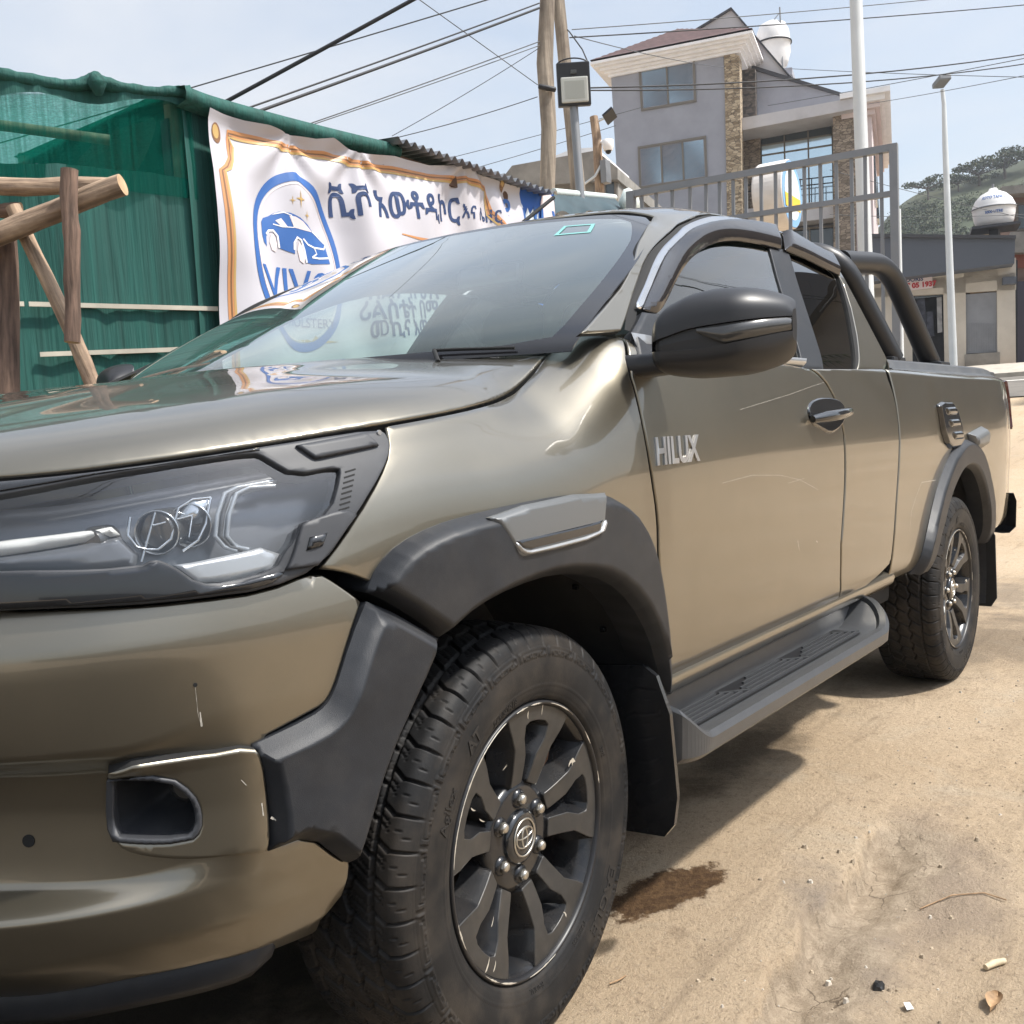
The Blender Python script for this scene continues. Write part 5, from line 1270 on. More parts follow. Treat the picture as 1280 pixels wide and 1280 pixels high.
for i in range(3800):
    a_ = rng.random()
    x, y = (rng.uniform(.2, 3.2), rng.uniform(-2.6, -.95)) if a_ < .7 else (rng.uniform(2, 12), rng.uniform(-6, -.6))
    r = .0010+.0050*rng.random()**6*(1 if a_ < .7 else 2.5)
    if a_ < .7:
        d, tt = ledge_side(x, y)
        if abs(d) < .25 and rng.random() < .5: r *= 1.7
    k = 4; n_ = 6; z = ground_z(x, y, True); ph = rng.random()*6; hh = r*(.5+.6*rng.random())
    vs = [(x+r*math.cos(ph+t*1.047)*(.7+.5*rng.random()), y+r*math.sin(ph+t*1.047)*(.7+.5*rng.random()), z-.0005) for t in range(6)]+[(x+r*.55*math.cos(ph+t*1.047+.3), y+r*.55*math.sin(ph+t*1.047+.3), z+hh*(.8+.4*rng.random())) for t in range(6)]
    mb.add(vs, [(t, (t+1) % 6, 6+(t+1) % 6, 6+t) for t in range(6)]+[tuple(range(6, 12))], M['stone'] if rng.random() < .75 else M['stone_pale'])
tag(mb.build('gravel'), kind='stuff')

# ---- the net shed
M['net_solid'] = mat('green_shade_tarpaulin', (.008, .074, .060), .8, var=.30, vscale=1.0, bump=.5, bscale=1.2, bdist=.03, stretch=(26, 26, .7), dirt=(.022, .105, .088), dirt_amt=.5, dirt_scale=1.2)
def net_material(name, col, hole):
    m = bpy.data.materials.new(name); n, l, b = nodes(m); n.remove(b); o = n['Material Output']
    d = n.new('ShaderNodeBsdfDiffuse'); d.inputs[0].default_value = (*col, 1); tl_ = n.new('ShaderNodeBsdfTranslucent'); tl_.inputs[0].default_value = (col[0]*1.5, col[1]*1.5, col[2]*1.5, 1)
    a_ = n.new('ShaderNodeMixShader'); a_.inputs[0].default_value = .45; l.new(d.outputs[0], a_.inputs[1]); l.new(tl_.outputs[0], a_.inputs[2])
    t = n.new('ShaderNodeBsdfTransparent'); t.inputs[0].default_value = (.75, .95, .9, 1); x = n.new('ShaderNodeMixShader')
    tcn = n.new('ShaderNodeTexCoord'); mpn = n.new('ShaderNodeMapping'); mpn.inputs['Scale'].default_value = (60, 60, 1.2); l.new(tcn.outputs['Object'], mpn.inputs[0])
    z = n.new('ShaderNodeTexNoise'); z.inputs['Scale'].default_value = 1; z.inputs['Detail'].default_value = 3; l.new(mpn.outputs[0], z.inputs['Vector'])
    r = n.new('ShaderNodeMapRange'); r.inputs[1].default_value = .35; r.inputs[2].default_value = .65; r.inputs[3].default_value = max(0, hole-.16); r.inputs[4].default_value = min(1, hole+.16); l.new(z.outputs['Fac'], r.inputs[0])
    l.new(r.outputs[0], x.inputs[0]); l.new(a_.outputs[0], x.inputs[1]); l.new(t.outputs[0], x.inputs[2]); l.new(x.outputs[0], o.inputs['Surface']); return m
M['net'] = net_material('green_shade_net', (.006, .13, .098), .52)
M['net_roof'] = net_material('green_net_roof', (.008, .17, .125), .58)
M['log'] = mat('weathered_log', (.33, .235, .16), .85, var=.5, vscale=5, bump=.9, bscale=5, bdist=.012, stretch=(9, 9, .9), dirt=(.11, .065, .045), dirt_amt=.9, dirt_scale=5)
M['log_dark'] = mat('dark_bark_log', (.15, .095, .068), .9, var=.55, vscale=6, bump=.9, bscale=6, bdist=.012, stretch=(9, 9, .9), dirt=(.06, .04, .03), dirt_amt=.7, dirt_scale=5)
M['log_end'] = mat('cut_log_end', (.46, .31, .18), .8, var=.25, vscale=20)
M['batten'] = mat('pale_batten', (.48, .44, .36), .8, var=.2, vscale=6)
M['post'] = mat('shed_post', (.22, .17, .12), .85, var=.3, vscale=8)
C0 = at(232, 120, 5.3)                                              # the corner of the shed roof
SX = Vector((1, 0, 0)); BY = C0.y-.02                               # the long side runs with the street
LFT = (at(-260, 92, 4.55)-C0); LFT.z = 0; LFT.normalize()           # and the short side turns away to the left
SHED = empty('shed', (C0.x, C0.y, ground_z(C0.x, C0.y)), None, 'green shade net shed with tied corner and log poles behind the truck', 'shed')
def loc(p, root): return Vector(p)-Vector(root.location)
def shed_part(name, mb):
    k = Vector(SHED.location); mb.v = [tuple(Vector(v)-k) for v in mb.v]; return mb.build(name, SHED)
fn_ = Vector((-LFT.y, LFT.x, 0));
if fn_.dot(CAMW-C0) < 0: fn_ = -fn_
def front(u, z, off=0): p = C0+LFT*u+fn_*off; return Vector((p.x, p.y, z))
def front_px(px, py, off=0):
    p = onplane(px, py, C0+fn_*off, fn_); return ((p-C0).dot(LFT), p.z)
# heights on the front: rolled top edge, lower edge of the see-through band, ground
top_z = lambda u: float(np.interp(u, [0, .55, 1.3, 2.6], [C0.z-.01, C0.z-.03, C0.z+.015, C0.z+.06]))
mid_z = front_px(200, 222)[1]; us = np.linspace(-.02, 3.2, 60)
def cloth(z0f, z1f, off, amp, m, nv=30, seed=0, us=us):
    rows = []
    for u in us:
        row = []
        for t in np.linspace(0, 1, nv):
            z = z0f(u)+(z1f(u)-z0f(u))*t
            o = off+amp*(noise.noise(Vector((u*4, z*.8, seed)))+.4*noise.noise(Vector((u*14, z*1.0, seed+4))))
            row.append(front(u, z, o))
        rows.append(row)
    q = MB(); q.grid(rows, m, True); return q
gz0 = ground_z(C0.x, C0.y)
shed_part('net_panel', cloth(lambda u: mid_z-.10+.03*math.sin(u*3), top_z, 0, .02, M['net'], seed=2))
shed_part('net_flap', cloth(lambda u: top_z(u)-.06+.025*math.sin(u*4.3)+.02*math.sin(u*11), lambda u: top_z(u)+.035, .03, .035, M['net_solid'], nv=14, seed=9))
shed_part('tarpaulin', cloth(lambda u: gz0+.02, lambda u: mid_z+.015*math.sin(u*5)+.06*u, -.015, .04, M['net_solid'], seed=5))
mb = MB(); pts = []
for px, py in ((-330,70),(-160,78),(-60,84),(0,95),(50,105),(95,109),(118,104),(150,112),(190,117),(222,117),(236,119)): pts.append(front(*front_px(px, py), .03))
rad = [.034,.033,.032,.030,.028,.026,.040,.027,.024,.028,.038]; pts2 = curve_pts(pts, 5); rr = np.interp(np.linspace(0, 10, len(pts2)), range(11), rad)
rr = [r_*(1+.22*noise.noise(Vector((i*.55, 3, 1)))) for i, r_ in enumerate(rr)]; mb.tube(pts2, rr, M['net_solid'], n=18, jitter=.10)

mb.tube([front(*front_px(118, 100), .05), front(*front_px(119, 112), .09), front(*front_px(122, 122), .05)], [.03, .045, .02], M['net_solid'], n=10)
shed_part('rolled_edge', mb)
mb = MB(); side_pts = []
BN = Vector((0, -1, 0)); BP = Vector((0, BY, 0))
for px, py in ((228,114),(262,127),(330,146),(400,164),(450,176),(498,187)): side_pts.append(onplane(px, py, BP+Vector((0,-.05,0)), BN))
sp2 = curve_pts(side_pts, 6); rows = [[p+Vector((0, .06, -.06)), p+Vector((0, -.02, -.045)), p+Vector((0, -.03, -.01)), p+Vector((0, -.02, .025)), p+Vector((0, .10, .045)), p+Vector((0, .5, .03)), p+Vector((0, 1.6, .02))] for p in sp2]
mb.grid(rows, M['net_solid'], True); shed_part('roof_edge_net', mb)
# roof net, far walls of net, poles inside
mb = MB(); B1 = front(3.2, C0.z-.0); B2 = C0+Vector((2.6, 0, -.18)); bk = Vector((.5, 2.7, .05))
mb.grid([[front(u, top_z(u)-.02)+bk*t+Vector((0,0,.03*math.sin(u*5+t*6))) for t in np.linspace(0, 1, 12)] for u in np.linspace(0, 3.2, 20)], M['net_roof'], True)
mb.grid([[C0+Vector((2.6*s_, 0, -.2*s_))+bk*t for t in np.linspace(0, 1, 10)] for s_ in np.linspace(0, 1, 10)], M['net_roof'], True); shed_part('roof_net', mb)
mb = MB()
for k, (h0, h1) in enumerate(((gz0, mid_z-.35),)):
    mb.grid([[front(u, z)+bk*.95 for z in np.linspace(h0, h1, 8)] for u in np.linspace(-2.4, 3.2, 16)], M['net_solid'], True)
shed_part('back_tarpaulin', mb)
mb = MB()
mb.grid([[front(u, z)+bk*.97 for z in np.linspace(mid_z-.35, C0.z, 8)] for u in np.linspace(-2.4, 3.2, 16)], M['net_roof'], True); shed_part('back_net', mb)
for a_, b_, r in ((front(3.0, C0.z+.02)+bk*.12, front(.25, C0.z-.16)+bk*.12, .026), (front(3.0, C0.z-.30)+bk*.3, front(.1, C0.z-.42)+bk*.3, .05), (front(.06, gz0, -.12), front(.04, C0.z, -.12), .05), (front(.02, gz0)+bk, front(.0, C0.z)+bk, .05),
                (front(1.5, gz0)+bk, front(1.5, C0.z)+bk, .05), (front(.32, gz0)+bk*.5, front(.30, C0.z)+bk*.5, .045), (front(2.2, mid_z)+bk*.5, front(.4, mid_z+.42)+bk*.8, .03), (front(2.9, mid_z-.2)+bk*.8, front(.9, mid_z+.45)+bk*.6, .03)):
    mb = MB(); mb.tube([a_, (a_+b_)/2+Vector((0,0,.01)), b_], r, M['post'], n=10, jitter=.06); shed_part('pole', mb)
for pa, pb in (((36,380),(272,386)), ((50,443),(215,437)), ((214,437),(262,434)), ((-120,376),(30,380))):
    a_ = front(*front_px(*pa), .012); b_ = front(*front_px(*pb), .012); mb = MB(); d_ = b_-a_
    mb.add([a_-ZV*.012, b_-ZV*.012, b_+ZV*.010, a_+ZV*.010, a_-ZV*.012-fn_*.015, b_-ZV*.012-fn_*.015, b_+ZV*.010-fn_*.015, a_+ZV*.010-fn_*.015], [(0,1,2,3),(7,6,5,4),(0,4,5,1),(1,5,6,2),(2,6,7,3),(3,7,4,0)], M['batten']); shed_part('batten', mb)
# ---- log frame before the net
mb = MB(); mb.grid([[Vector((C0.x-.03+x, BY+.03+.015*math.sin(x*6+z*2), z)) for z in np.linspace(gz0, C0.z-.02, 10)] for x in np.linspace(0, 1.2, 16)], M['net_solid'], True); shed_part('side_tarpaulin', mb)
LD = 4.05
def aligned(q, name, a_, b_, root, shift):
    """give a long round piece its own axes, z along it, so that the grain of its material runs lengthwise"""
    R3 = (b_-a_).to_track_quat('Z', 'Y').to_matrix(); Ri = R3.transposed(); q.v = [tuple(Ri @ (Vector(v)-shift-a_)) for v in q.v]
    o = q.build(name, root); o.matrix_local = Matrix.Translation(a_) @ R3.to_4x4(); return o
LF = empty('log_frame', at(90, 640, LD), None, 'rough log frame of crossed poles standing before the green net', 'log frame'); LF.location.z = gz0
def log(pa, pb, r0, r1, m, da=LD, db=LD, end=True, bend=0):
    a_ = at(*pa, da); b_ = at(*pb, db); n_ = 14; pts = []
    for i in range(n_+1):
        t = i/n_; p = a_.lerp(b_, t)+Vector((noise.noise(Vector((t*3, r0*90, pa[0]))), noise.noise(Vector((t*3, 7, pa[1]))), noise.noise(Vector((t*3, 2, pb[0])))))*r0*.5; pts.append(p)
    rs = [(r0+(r1-r0)*i/n_)*(1+.10*noise.noise(Vector((i*.7, pa[0], 3)))) for i in range(n_+1)]
    q = MB(); q.tube(pts, rs, m, n=16, cap=False, jitter=.035, seed=int(abs(pa[0])+abs(pa[1])))
    for k, i0 in ((0, 0), (n_, n_*16)):
        vs = q.v[i0:i0+16]; c_ = Vector((0, 0, 0))
        for v in vs: c_ += Vector(v)/16
        q.add([tuple(c_)]+[tuple(v) for v in vs], [((0, 1+(j+1) % 16, 1+j) if k == 0 else (0, 1+j, 1+(j+1) % 16)) for j in range(16)], M['log_end'])
    return aligned(q, 'log', a_-Vector(LF.location), b_-Vector(LF.location), LF, Vector(LF.location))
log((-130,232),(150,234), .036, .034, M['log'], LD+.10, LD+.12)
log((-140,345),(154,231), .046, .040, M['log'], LD-.02, LD-.10)
log((87,212),(90,428), .031, .028, M['log_dark'], LD-.16, LD-.16)
log((16,258),(152,560), .028, .032, M['log'], LD+.0, LD+.05)
log((4,296),(12,800), .050, .055, M['log_dark'], LD+.06, LD+.06)
log((-60,268),(26,262), .030, .028, M['log_dark'], LD+.16, LD+.14)

# ---- banner
M['banner'] = mat('white_printed_vinyl', (.52, .50, .53), .42, var=.03, vscale=3)
M['ink_navy'] = mat('navy_ink', (.020, .045, .13), .5); M['ink_blue'] = mat('blue_ink', (.035, .12, .36), .5)
M['ink_copper'] = mat('copper_ink', (.55, .25, .10), .45); M['ink_gold'] = mat('gold_ink', (.50, .33, .12), .45); M['ink_white'] = mat('white_ink', (.8, .78, .79), .45)
M['ink_brown'] = mat('brown_ink', (.22, .11, .05), .45); M['ink_pink'] = mat('blush_ink', (.72, .62, .62), .5)
b0 = onplane(248, 132, (0, BY, 0), BN); b1 = onplane(640, 232, (0, BY, 0), BN); BX0, BX1 = b0.x, b1.x; BL = BX1-BX0
def bpx(px, py): p = onplane(px, py, (0, BY-.06, 0), BN); return (p.x-BX0, p.z)
_tp = sorted(bpx(*q) for q in ((248,132),(275,143),(302,152),(330,158),(360,169),(390,175),(412,174),(445,192),(490,196),(535,207),(560,207),(580,205),(597,217),(620,226),(640,232)))
_tx = [p[0] for p in _tp]; _tz = [p[1] for p in _tp]
BZ0 = 1.15
def btop(x): return float(np.interp(x, _tx, _tz))
pins = [(bpx(248, 132)), bpx(360, 176), bpx(445, 192), bpx(578, 206), bpx(640, 232)]
def bsurf(x, z, off=0.0):
    """point of the hanging banner for a place x along it and a height z"""
    zt = btop(min(max(x, 0), BL)); d = max(0, zt-z); y = 0
    y += .035*math.sin(x*5.2+.6)*min(1, d/.5)+.020*math.sin(x*11+z*3.1)*min(1, d/.3)+.020*noise.noise(Vector((x*5, z*3, 1)))
    for px_, pz_ in pins[1:4]:                                     # folds that fan out below the ties
        r = math.hypot(x-px_, z-pz_); an = math.atan2(x-px_, pz_-z+.02); y += .020*math.cos(an*7)*math.exp(-r/.42)*min(1, r/.16)*1.5
    y += .02*math.exp(-((z-zt)/.03)**2)
    y += .05*math.exp(-((x-2.35)/.22)**2)*math.sin((x-2.35)*22+z*2)*.5*min(1, d/.1)
    p = Vector((BX0+x, BY-.06-y, z)); return p+Vector((0, -off, 0))
BAN = MB(); rows = []
for x in np.linspace(0, BL, 170):
    zt = btop(x); rows.append([bsurf(x-(.04*(1-t) if x < .02 else 0), BZ0+(zt-BZ0)*t) for t in np.linspace(0, 1, 80)])
BAN.grid(rows, M['banner'], True)
BANNER = BAN.build('banner'); tag(BANNER, 'white printed vinyl banner with copper border and blue car emblem on shed', 'banner')
bend_n = lambda *a: None
def bprint(name, polys, m, off=.0025, holes=None):
    """flat printed shapes laid on the banner; polys are in banner x, z"""
    q = MB()
    for poly in polys:
        B = resample([tuple(p[:2]) for p in poly], .03); ed = [(i, (i+1) % len(B)) for i in range(len(B))]
        lo_, hi_ = B.min(0), B.max(0); g = np.array([(x, z) for x in np.arange(lo_[0]+.02, hi_[0], .04) for z in np.arange(lo_[1]+.02, hi_[1], .04)]) if (hi_-lo_).min() > .05 else np.zeros((0, 2))
        if len(g): g = g[inside(B, g)]
        if len(g): g = g[seg_dist(B, g)[0] > .012]
        pts = np.vstack([B, g]) if len(g) else B
        vo, eo, fo, *_ = delaunay_2d_cdt([Vector(p) for p in pts], ed, [], 1, 1e-6)
        q.add([bsurf(v.x, v.y, off) for v in vo], [tuple(f) for f in fo], m, True)
    return q.build(name, BANNER, True)
def btext(name, txt, size, cx_, cz_, m, rot=0, off=.003, sx=1.0, bold=0):
    vs, fs = text_geo(txt, size, 0, bold, size*.16); c_, s_ = math.cos(rot), math.sin(rot)
    q = MB(); q.add([bsurf(cx_+v.x*sx*c_-v.y*s_, cz_+v.x*sx*s_+v.y*c_, off) for v in vs], fs, m, True); return q.build(name, BANNER)
def bstroke(pts, wd):
    p = np.array(pts, float); t = np.gradient(p, axis=0); t /= np.linalg.norm(t, axis=1)[:, None]; n_ = np.stack([-t[:, 1], t[:, 0]], 1)
    w2 = np.asarray(wd, float) if np.ndim(wd) else np.full(len(p), wd)
    return [tuple(a) for a in p+n_*w2[:, None]]+[tuple(a) for a in (p-n_*w2[:, None])[::-1]]
def bline(name, pts, wd, m, off=.0025): return bprint(name, [bstroke(pts, wd)], m, off)
z_px = lambda px, py: bpx(px, py)
# border: copper mouldings with a notch at each corner
tl_c = bpx(287, 163); xt = np.linspace(tl_c[0], bpx(607, 240)[0], 60); off_t = tl_c[1]-btop(tl_c[0])
bl_z = BZ0+.12; lx = bpx(272, 200)[0]
for k, (dz, wd, m) in enumerate(((0, .009, 'ink_copper'), (-.020, .005, 'ink_copper'), (-.010, .004, 'ink_brown'), (-.031, .006, 'ink_gold'))):
    path = [(lx-.012-dz, bl_z)]+[(lx-.012-dz, z) for z in np.linspace(bl_z, btop(lx)-.30, 24)][1:]+[(lx+.03-dz, btop(lx)-.27+dz*.3), (lx+.07-dz*.6, btop(lx)-.22+dz*.4), (tl_c[0]-.01-dz, btop(tl_c[0])+off_t-.05+dz)]+[(x, btop(x)*.55+.45*np.interp(x, [xt[0], xt[-1]], [btop(xt[0]), btop(xt[-1])])+off_t+dz) for x in xt]
    xe = xt[-1]; ze = path[-1][1]; path += [(xe+.01+dz*.5, ze-.06), (xe+.05+dz, ze-.16), (xe+.12+dz, ze-.22)]+[(BL-.09+dz, z) for z in np.linspace(ze-.30, bl_z, 20)]
    bline('border', path, wd, M[m], .0022+.0004*k)
for px, py in ((270,166),(627,231)):
    c_ = bpx(px, py); bprint('corner_boss', [[(c_[0]+.032*math.cos(t), c_[1]+.052*math.sin(t)) for t in np.linspace(0, 6.28, 20)[:-1]]], M['ink_brown'])
    bprint('corner_boss', [[(c_[0]-.004+.022*math.cos(t), c_[1]+.006+.036*math.sin(t)) for t in np.linspace(0, 6.28, 20)[:-1]]], M['ink_gold'], .0034)
# round emblem
E1, E2, E3, E4 = bpx(310, 300), bpx(433, 335), bpx(345, 212), bpx(395, 440)
ec = ((E1[0]+E2[0])/2, (E3[1]+E4[1])/2); er = (abs(E2[0]-E1[0])/2, abs(E3[1]-E4[1])/2)
ths = np.linspace(0, 2*math.pi, 73)[:-1]
q = MB(); rin, rout = .90, 1.0
rows = [[bsurf(ec[0]+er[0]*r*math.cos(t), ec[1]+er[1]*r*math.sin(t), .0028) for r in np.linspace(rin, rout, 4)] for t in ths]
q.grid(rows, M['ink_blue'], True, closed_u=True); q.build('emblem_ring', BANNER, True)
rows = [[bsurf(ec[0]+er[0]*r*math.cos(t), ec[1]+er[1]*r*math.sin(t), .0024) for r in np.linspace(.865, .885, 2)] for t in ths]
q = MB(); q.grid(rows, M['ink_pink'], True, closed_u=True); q.build('emblem_ring', BANNER, True)
zz = lambda pts: [bpx(240+a/4, 120+b/4) for a, b in pts]
bprint('emblem_car', [zz([(350,625),(360,608),(385,600),(410,585),(432,579),(480,587),(530,612),(572,645),(600,678),(650,702),(690,735),(700,780),(713,835),(600,842),(572,835),(562,775),(545,730),(520,710),(508,735),(512,790),(470,775),(440,762),(434,715),(415,680),(390,672),(372,700),(372,752),(356,730),(349,690)])], M['ink_blue'])
bprint('emblem_car', [zz([(475,600),(505,607),(545,630),(600,682),(560,675),(500,660)]), zz([(415,622),(440,612),(470,655),(440,652)]), zz([(395,690),(408,690),(426,740),(420,780),(400,770),(388,730)]), zz([(528,730),(545,750),(562,810),(556,840),(536,825),(522,770)])], M['ink_pink'], .0034)
for pts, wd in ((zz([(372,690),(385,672),(405,672),(425,700),(436,760)]), .006), (zz([(508,770),(506,735),(520,708),(540,722),(556,770),(570,835)]), .006), (zz([(400,590),(450,583),(485,600),(500,660),(445,655),(405,640)]), .003), (zz([(550,715),(575,745),(610,760),(680,762),(695,740)]), .005), (zz([(598,808),(640,812),(705,806)]), .005), (zz([(610,760),(625,790),(598,808)]), .005), (zz([(600,680),(640,705),(690,735)]), .004)):
    bline('emblem_line', pts, wd, M['ink_white'], .0040)
for cx_, cy_, r in ((525,520,46),(486,525,24),(567,600,26)):
    c_ = bpx(240+cx_/4, 120+cy_/4); R2 = abs(bpx(240+cx_/4, 120+(cy_-r)/4)[1]-c_[1])
    bprint('star', [[(c_[0]+R2*.75*(1 if k % 2 == 0 else .2)*math.cos(k*math.pi/4), c_[1]+R2*(1 if k % 2 == 0 else .2)*math.sin(k*math.pi/4)) for k in range(8)]], M['ink_gold'])
v_ = bpx(372, 354); btext('emblem_lettering', 'VIVO', .27, ec[0]-.01, v_[1]-.03, M['ink_blue'], sx=.95, bold=.002)
btext('emblem_lettering', 'UPHOLSTERY', .075, ec[0]+.02, bpx(400, 404)[1], M['ink_navy'])
oc = bpx(400, 426)
bprint('ornament', [[(oc[0]-.16, oc[1]), (oc[0]-.06, oc[1]+.008), (oc[0]-.03, oc[1]), (oc[0], oc[1]+.035), (oc[0]+.03, oc[1]), (oc[0]+.06, oc[1]+.008), (oc[0]+.16, oc[1]), (oc[0]+.06, oc[1]-.008), (oc[0]+.03, oc[1]), (oc[0], oc[1]-.035), (oc[0]-.03, oc[1]), (oc[0]-.06, oc[1]-.008)]], M['ink_gold'])
# the lines of lettering
def bfit(txt, pa, pb, m, bold=.0):
    a_, b_ = bpx(*pa), bpx(*pb); vs, fs = text_geo(txt, .2, 0, 0); wd = max(v.x for v in vs)-min(v.x for v in vs); hh = max(v.y for v in vs)-min(v.y for v in vs)
    L_ = math.hypot(b_[0]-a_[0], b_[1]-a_[1]); sx = L_/wd; btext('lettering', txt, .2*sx, (a_[0]+b_[0])/2, (a_[1]+b_[1])/2, m, math.atan2(b_[1]-a_[1], b_[0]-a_[0]), bold=bold)
bfit('\u126a\u126e \u12a0\u12cd\u1276\u12f2\u12ae\u122d', (418,254), (578,264), M['ink_navy'], .004)
bfit('\u12a5\u1293 \u120c\u12d8\u122d', (581,264), (622,273), M['ink_navy'], .002)
bfit('\u1260\u12f0\u121d\u1265 \u1201\u1209 \u1246', (460,364), (566,364), M['ink_navy'], .003)
bfit('\u122a\u120d\u1235\u1274\u1275 \u1260\u121a\u12c8\u1235\u12f1', (453,390), (590,387), M['ink_navy'], .003)
bfit('\u1218\u12aa\u1293 \u12a5\u1325\u1260\u1275', (466,413), (556,410), M['ink_navy'], .003)
for pa, pb in (((500,293),(590,295)),): 
    a_, b_ = bpx(*pa), bpx(*pb); bline('divider', [a_, ((a_[0]+b_[0])/2, a_[1]-.02), (b_[0], a_[1]-.03)], [.004, .012, .004], M['ink_copper'])
# ---- corrugated roof sheet over the banner's far half, beam and dark gap under it
M['zinc'] = mat('weathered_zinc', (.30, .31, .32), .4, .7, var=.3, vscale=6, dirt=(.12, .08, .06), dirt_amt=.5, dirt_scale=4)
M['beam'] = mat('old_timber_beam', (.10, .055, .035), .85, var=.3, vscale=6)
ra = onplane(498, 176, (0, BY-.16, 0), BN); rb = onplane(694, 243, (0, BY-.16, 0), BN); n_ = 260; rows = []
for i in range(n_+1):
    p = ra.lerp(rb, i/n_); wv = .017*math.cos(i/n_*2*math.pi*22); rows.append([p+Vector((0, t, wv+.01+.10*t)) for t in np.linspace(0, 2.4, 5)])
mb = MB(); mb.grid(rows, M['zinc'], True); mb.grid([[v-Vector((0,0,.002)) for v in r_] for r_ in rows], M['zinc'], True)
RS = mb.build('roof_sheet'); tag(RS, 'corrugated zinc roof sheet sloping down above the end of the banner', 'roof sheet')
mb = MB(); pa = ra+Vector((-.02, .12, -.07)); pb = rb+Vector((0, .12, -.07)); mb.add([pa+Vector(q) for q in ((0,0,-.05),(0,.06,-.05),(0,.06,.04),(0,0,.04))]+[pb+Vector(q) for q in ((0,0,-.05),(0,.06,-.05),(0,.06,.04),(0,0,.04))], [(0,1,2,3),(7,6,5,4),(0,4,5,1),(1,5,6,2),(2,6,7,3),(3,7,4,0)], M['beam']); mb.build('beam', RS, True)
# wall of dark boards behind the banner
M['board'] = mat('dark_board_wall', (.035, .04, .045), .85, var=.3, vscale=3)
mb = MB(); w0 = Vector((BX0+.05, BY+.10, 0)); z_t = rb.z-.08
mb.box(((BX0+BX1)/2+.35, BY+.16, (gz0+b1.z-.1)/2+.1), (BL+.9, .06, b1.z-gz0-.25), M['board']); WL = mb.build('shop_wall'); tag(WL, 'dark board wall of the roadside shop carrying the banner', 'wall')
# ---- blue sign beside the banner
M['sign_blue'] = mat('blue_sign_print', (.012, .085, .36), .4, var=.1, vscale=3); M['sign_white'] = mat('white_sign_print', (.72, .80, .84), .45)
s0 = onplane(641, 233, (0, BY-.05, 0), BN); s1_ = onplane(693, 262, (0, BY-.05, 0), BN); SGL = s1_.x-s0.x; zt0, zt1 = s0.z, s1_.z+.12
sgn = MB(); zb = 1.2
def sg_pt(u, z, o): return (s0.x+u, BY-.05-o, z)
n0 = 8
sgn.add([sg_pt(0, zb, 0), sg_pt(SGL, zb, 0), sg_pt(SGL, zt1, 0), sg_pt(0, zt0, 0), sg_pt(0, zb, -.03), sg_pt(SGL, zb, -.03), sg_pt(SGL, zt1, -.03), sg_pt(0, zt0, -.03)], [(0,1,2,3),(7,6,5,4),(0,4,5,1),(1,5,6,2),(2,6,7,3),(3,7,4,0)], M['sign_blue'])
SIGN = sgn.build('shop_sign', None, True); tag(SIGN, 'blue shop sign with jagged white burst beside the banner', 'sign')
cb = onplane(660, 306, (0, BY-.06, 0), BN); cu = cb.x-s0.x; pts = []
for k in range(72):
    t = 2*math.pi*k/72; r = (.56 if k % 2 else .44)*(1+.05*math.sin(k*1.7)); u = min(max(cu+r*.72*math.cos(t), .01), SGL-.01); pts.append(sg_pt(u, min(cb.z+r*.50*math.sin(t), zt1-.03), .004))
ctr = sg_pt(cu, cb.z, .004); mb = MB(); mb.add([ctr]+pts, [(0, 1+k, 1+(k+1) % 72) for k in range(72)], M['sign_white']); mb.build('burst', SIGN, True)
tcn_ = onplane(664, 271, (0, BY-.06, 0), BN); vs, fs = text_geo('\u12f3\u1235 \u1201\u1209', .26, 0, .004); mb = MB(); mb.add([sg_pt(tcn_.x-s0.x+v.x, tcn_.z+v.y-.03, .008) for v in vs], fs, M['ink_blue']); mb.build('lettering', SIGN)
bc_ = onplane(686, 262, (0, BY-.06, 0), BN); mb = MB(); mb.add([sg_pt(min(bc_.x-s0.x+.10*math.cos(t), SGL-.005), bc_.z+.13*math.sin(t), .006) for t in np.linspace(0, 6.28, 24)[:-1]], [tuple(range(23))], M['ink_pink']); mb.build('badge', SIGN, True)
# dark awning past the sign
M['awning'] = mat('dark_green_awning', (.02, .045, .055), .6, var=.2, vscale=4); M['awning_edge'] = mat('pale_awning_edge', (.55, .6, .58), .5)
aw0 = at(692, 240, 9.4); aw1 = at(768, 247, 11.2); low0 = at(694, 268, 8.9); low1 = at(786, 266, 10.4)
mb = MB(); rows = [[aw0.lerp(aw1, t).lerp(low0.lerp(low1, t), s_)+Vector((0, 0, .03*math.sin(t*18)*s_)) for s_ in np.linspace(0, 1, 5)] for t in np.linspace(0, 1, 24)]
mb.grid(rows, M['awning'], True); AWN = mb.build('awning'); tag(AWN, 'dark green awning with pale edge past the blue sign', 'awning')
mb = MB(); mb.tube([aw0, aw1], .035, M['awning_edge'], n=8); mb.build('edge_bar', AWN)
for p in (aw0, aw1, low0, low1):
    mb = MB(); mb.tube([p, Vector((p.x, p.y, ground_z(p.x, p.y)))], .03, M['post'], n=8); mb.build('post', AWN)
M['bagged'] = mat('pale_plastic_bundle', (.55, .60, .56), .5, var=.25, vscale=8)
mb = MB(); mb.add(*pebble(at(787, 252, 10.6), .12, 5, 1.1), M['bagged'], True); tag(mb.build('bundle'), 'pale plastic bundle tied at the end of the dark awning', 'bundle')

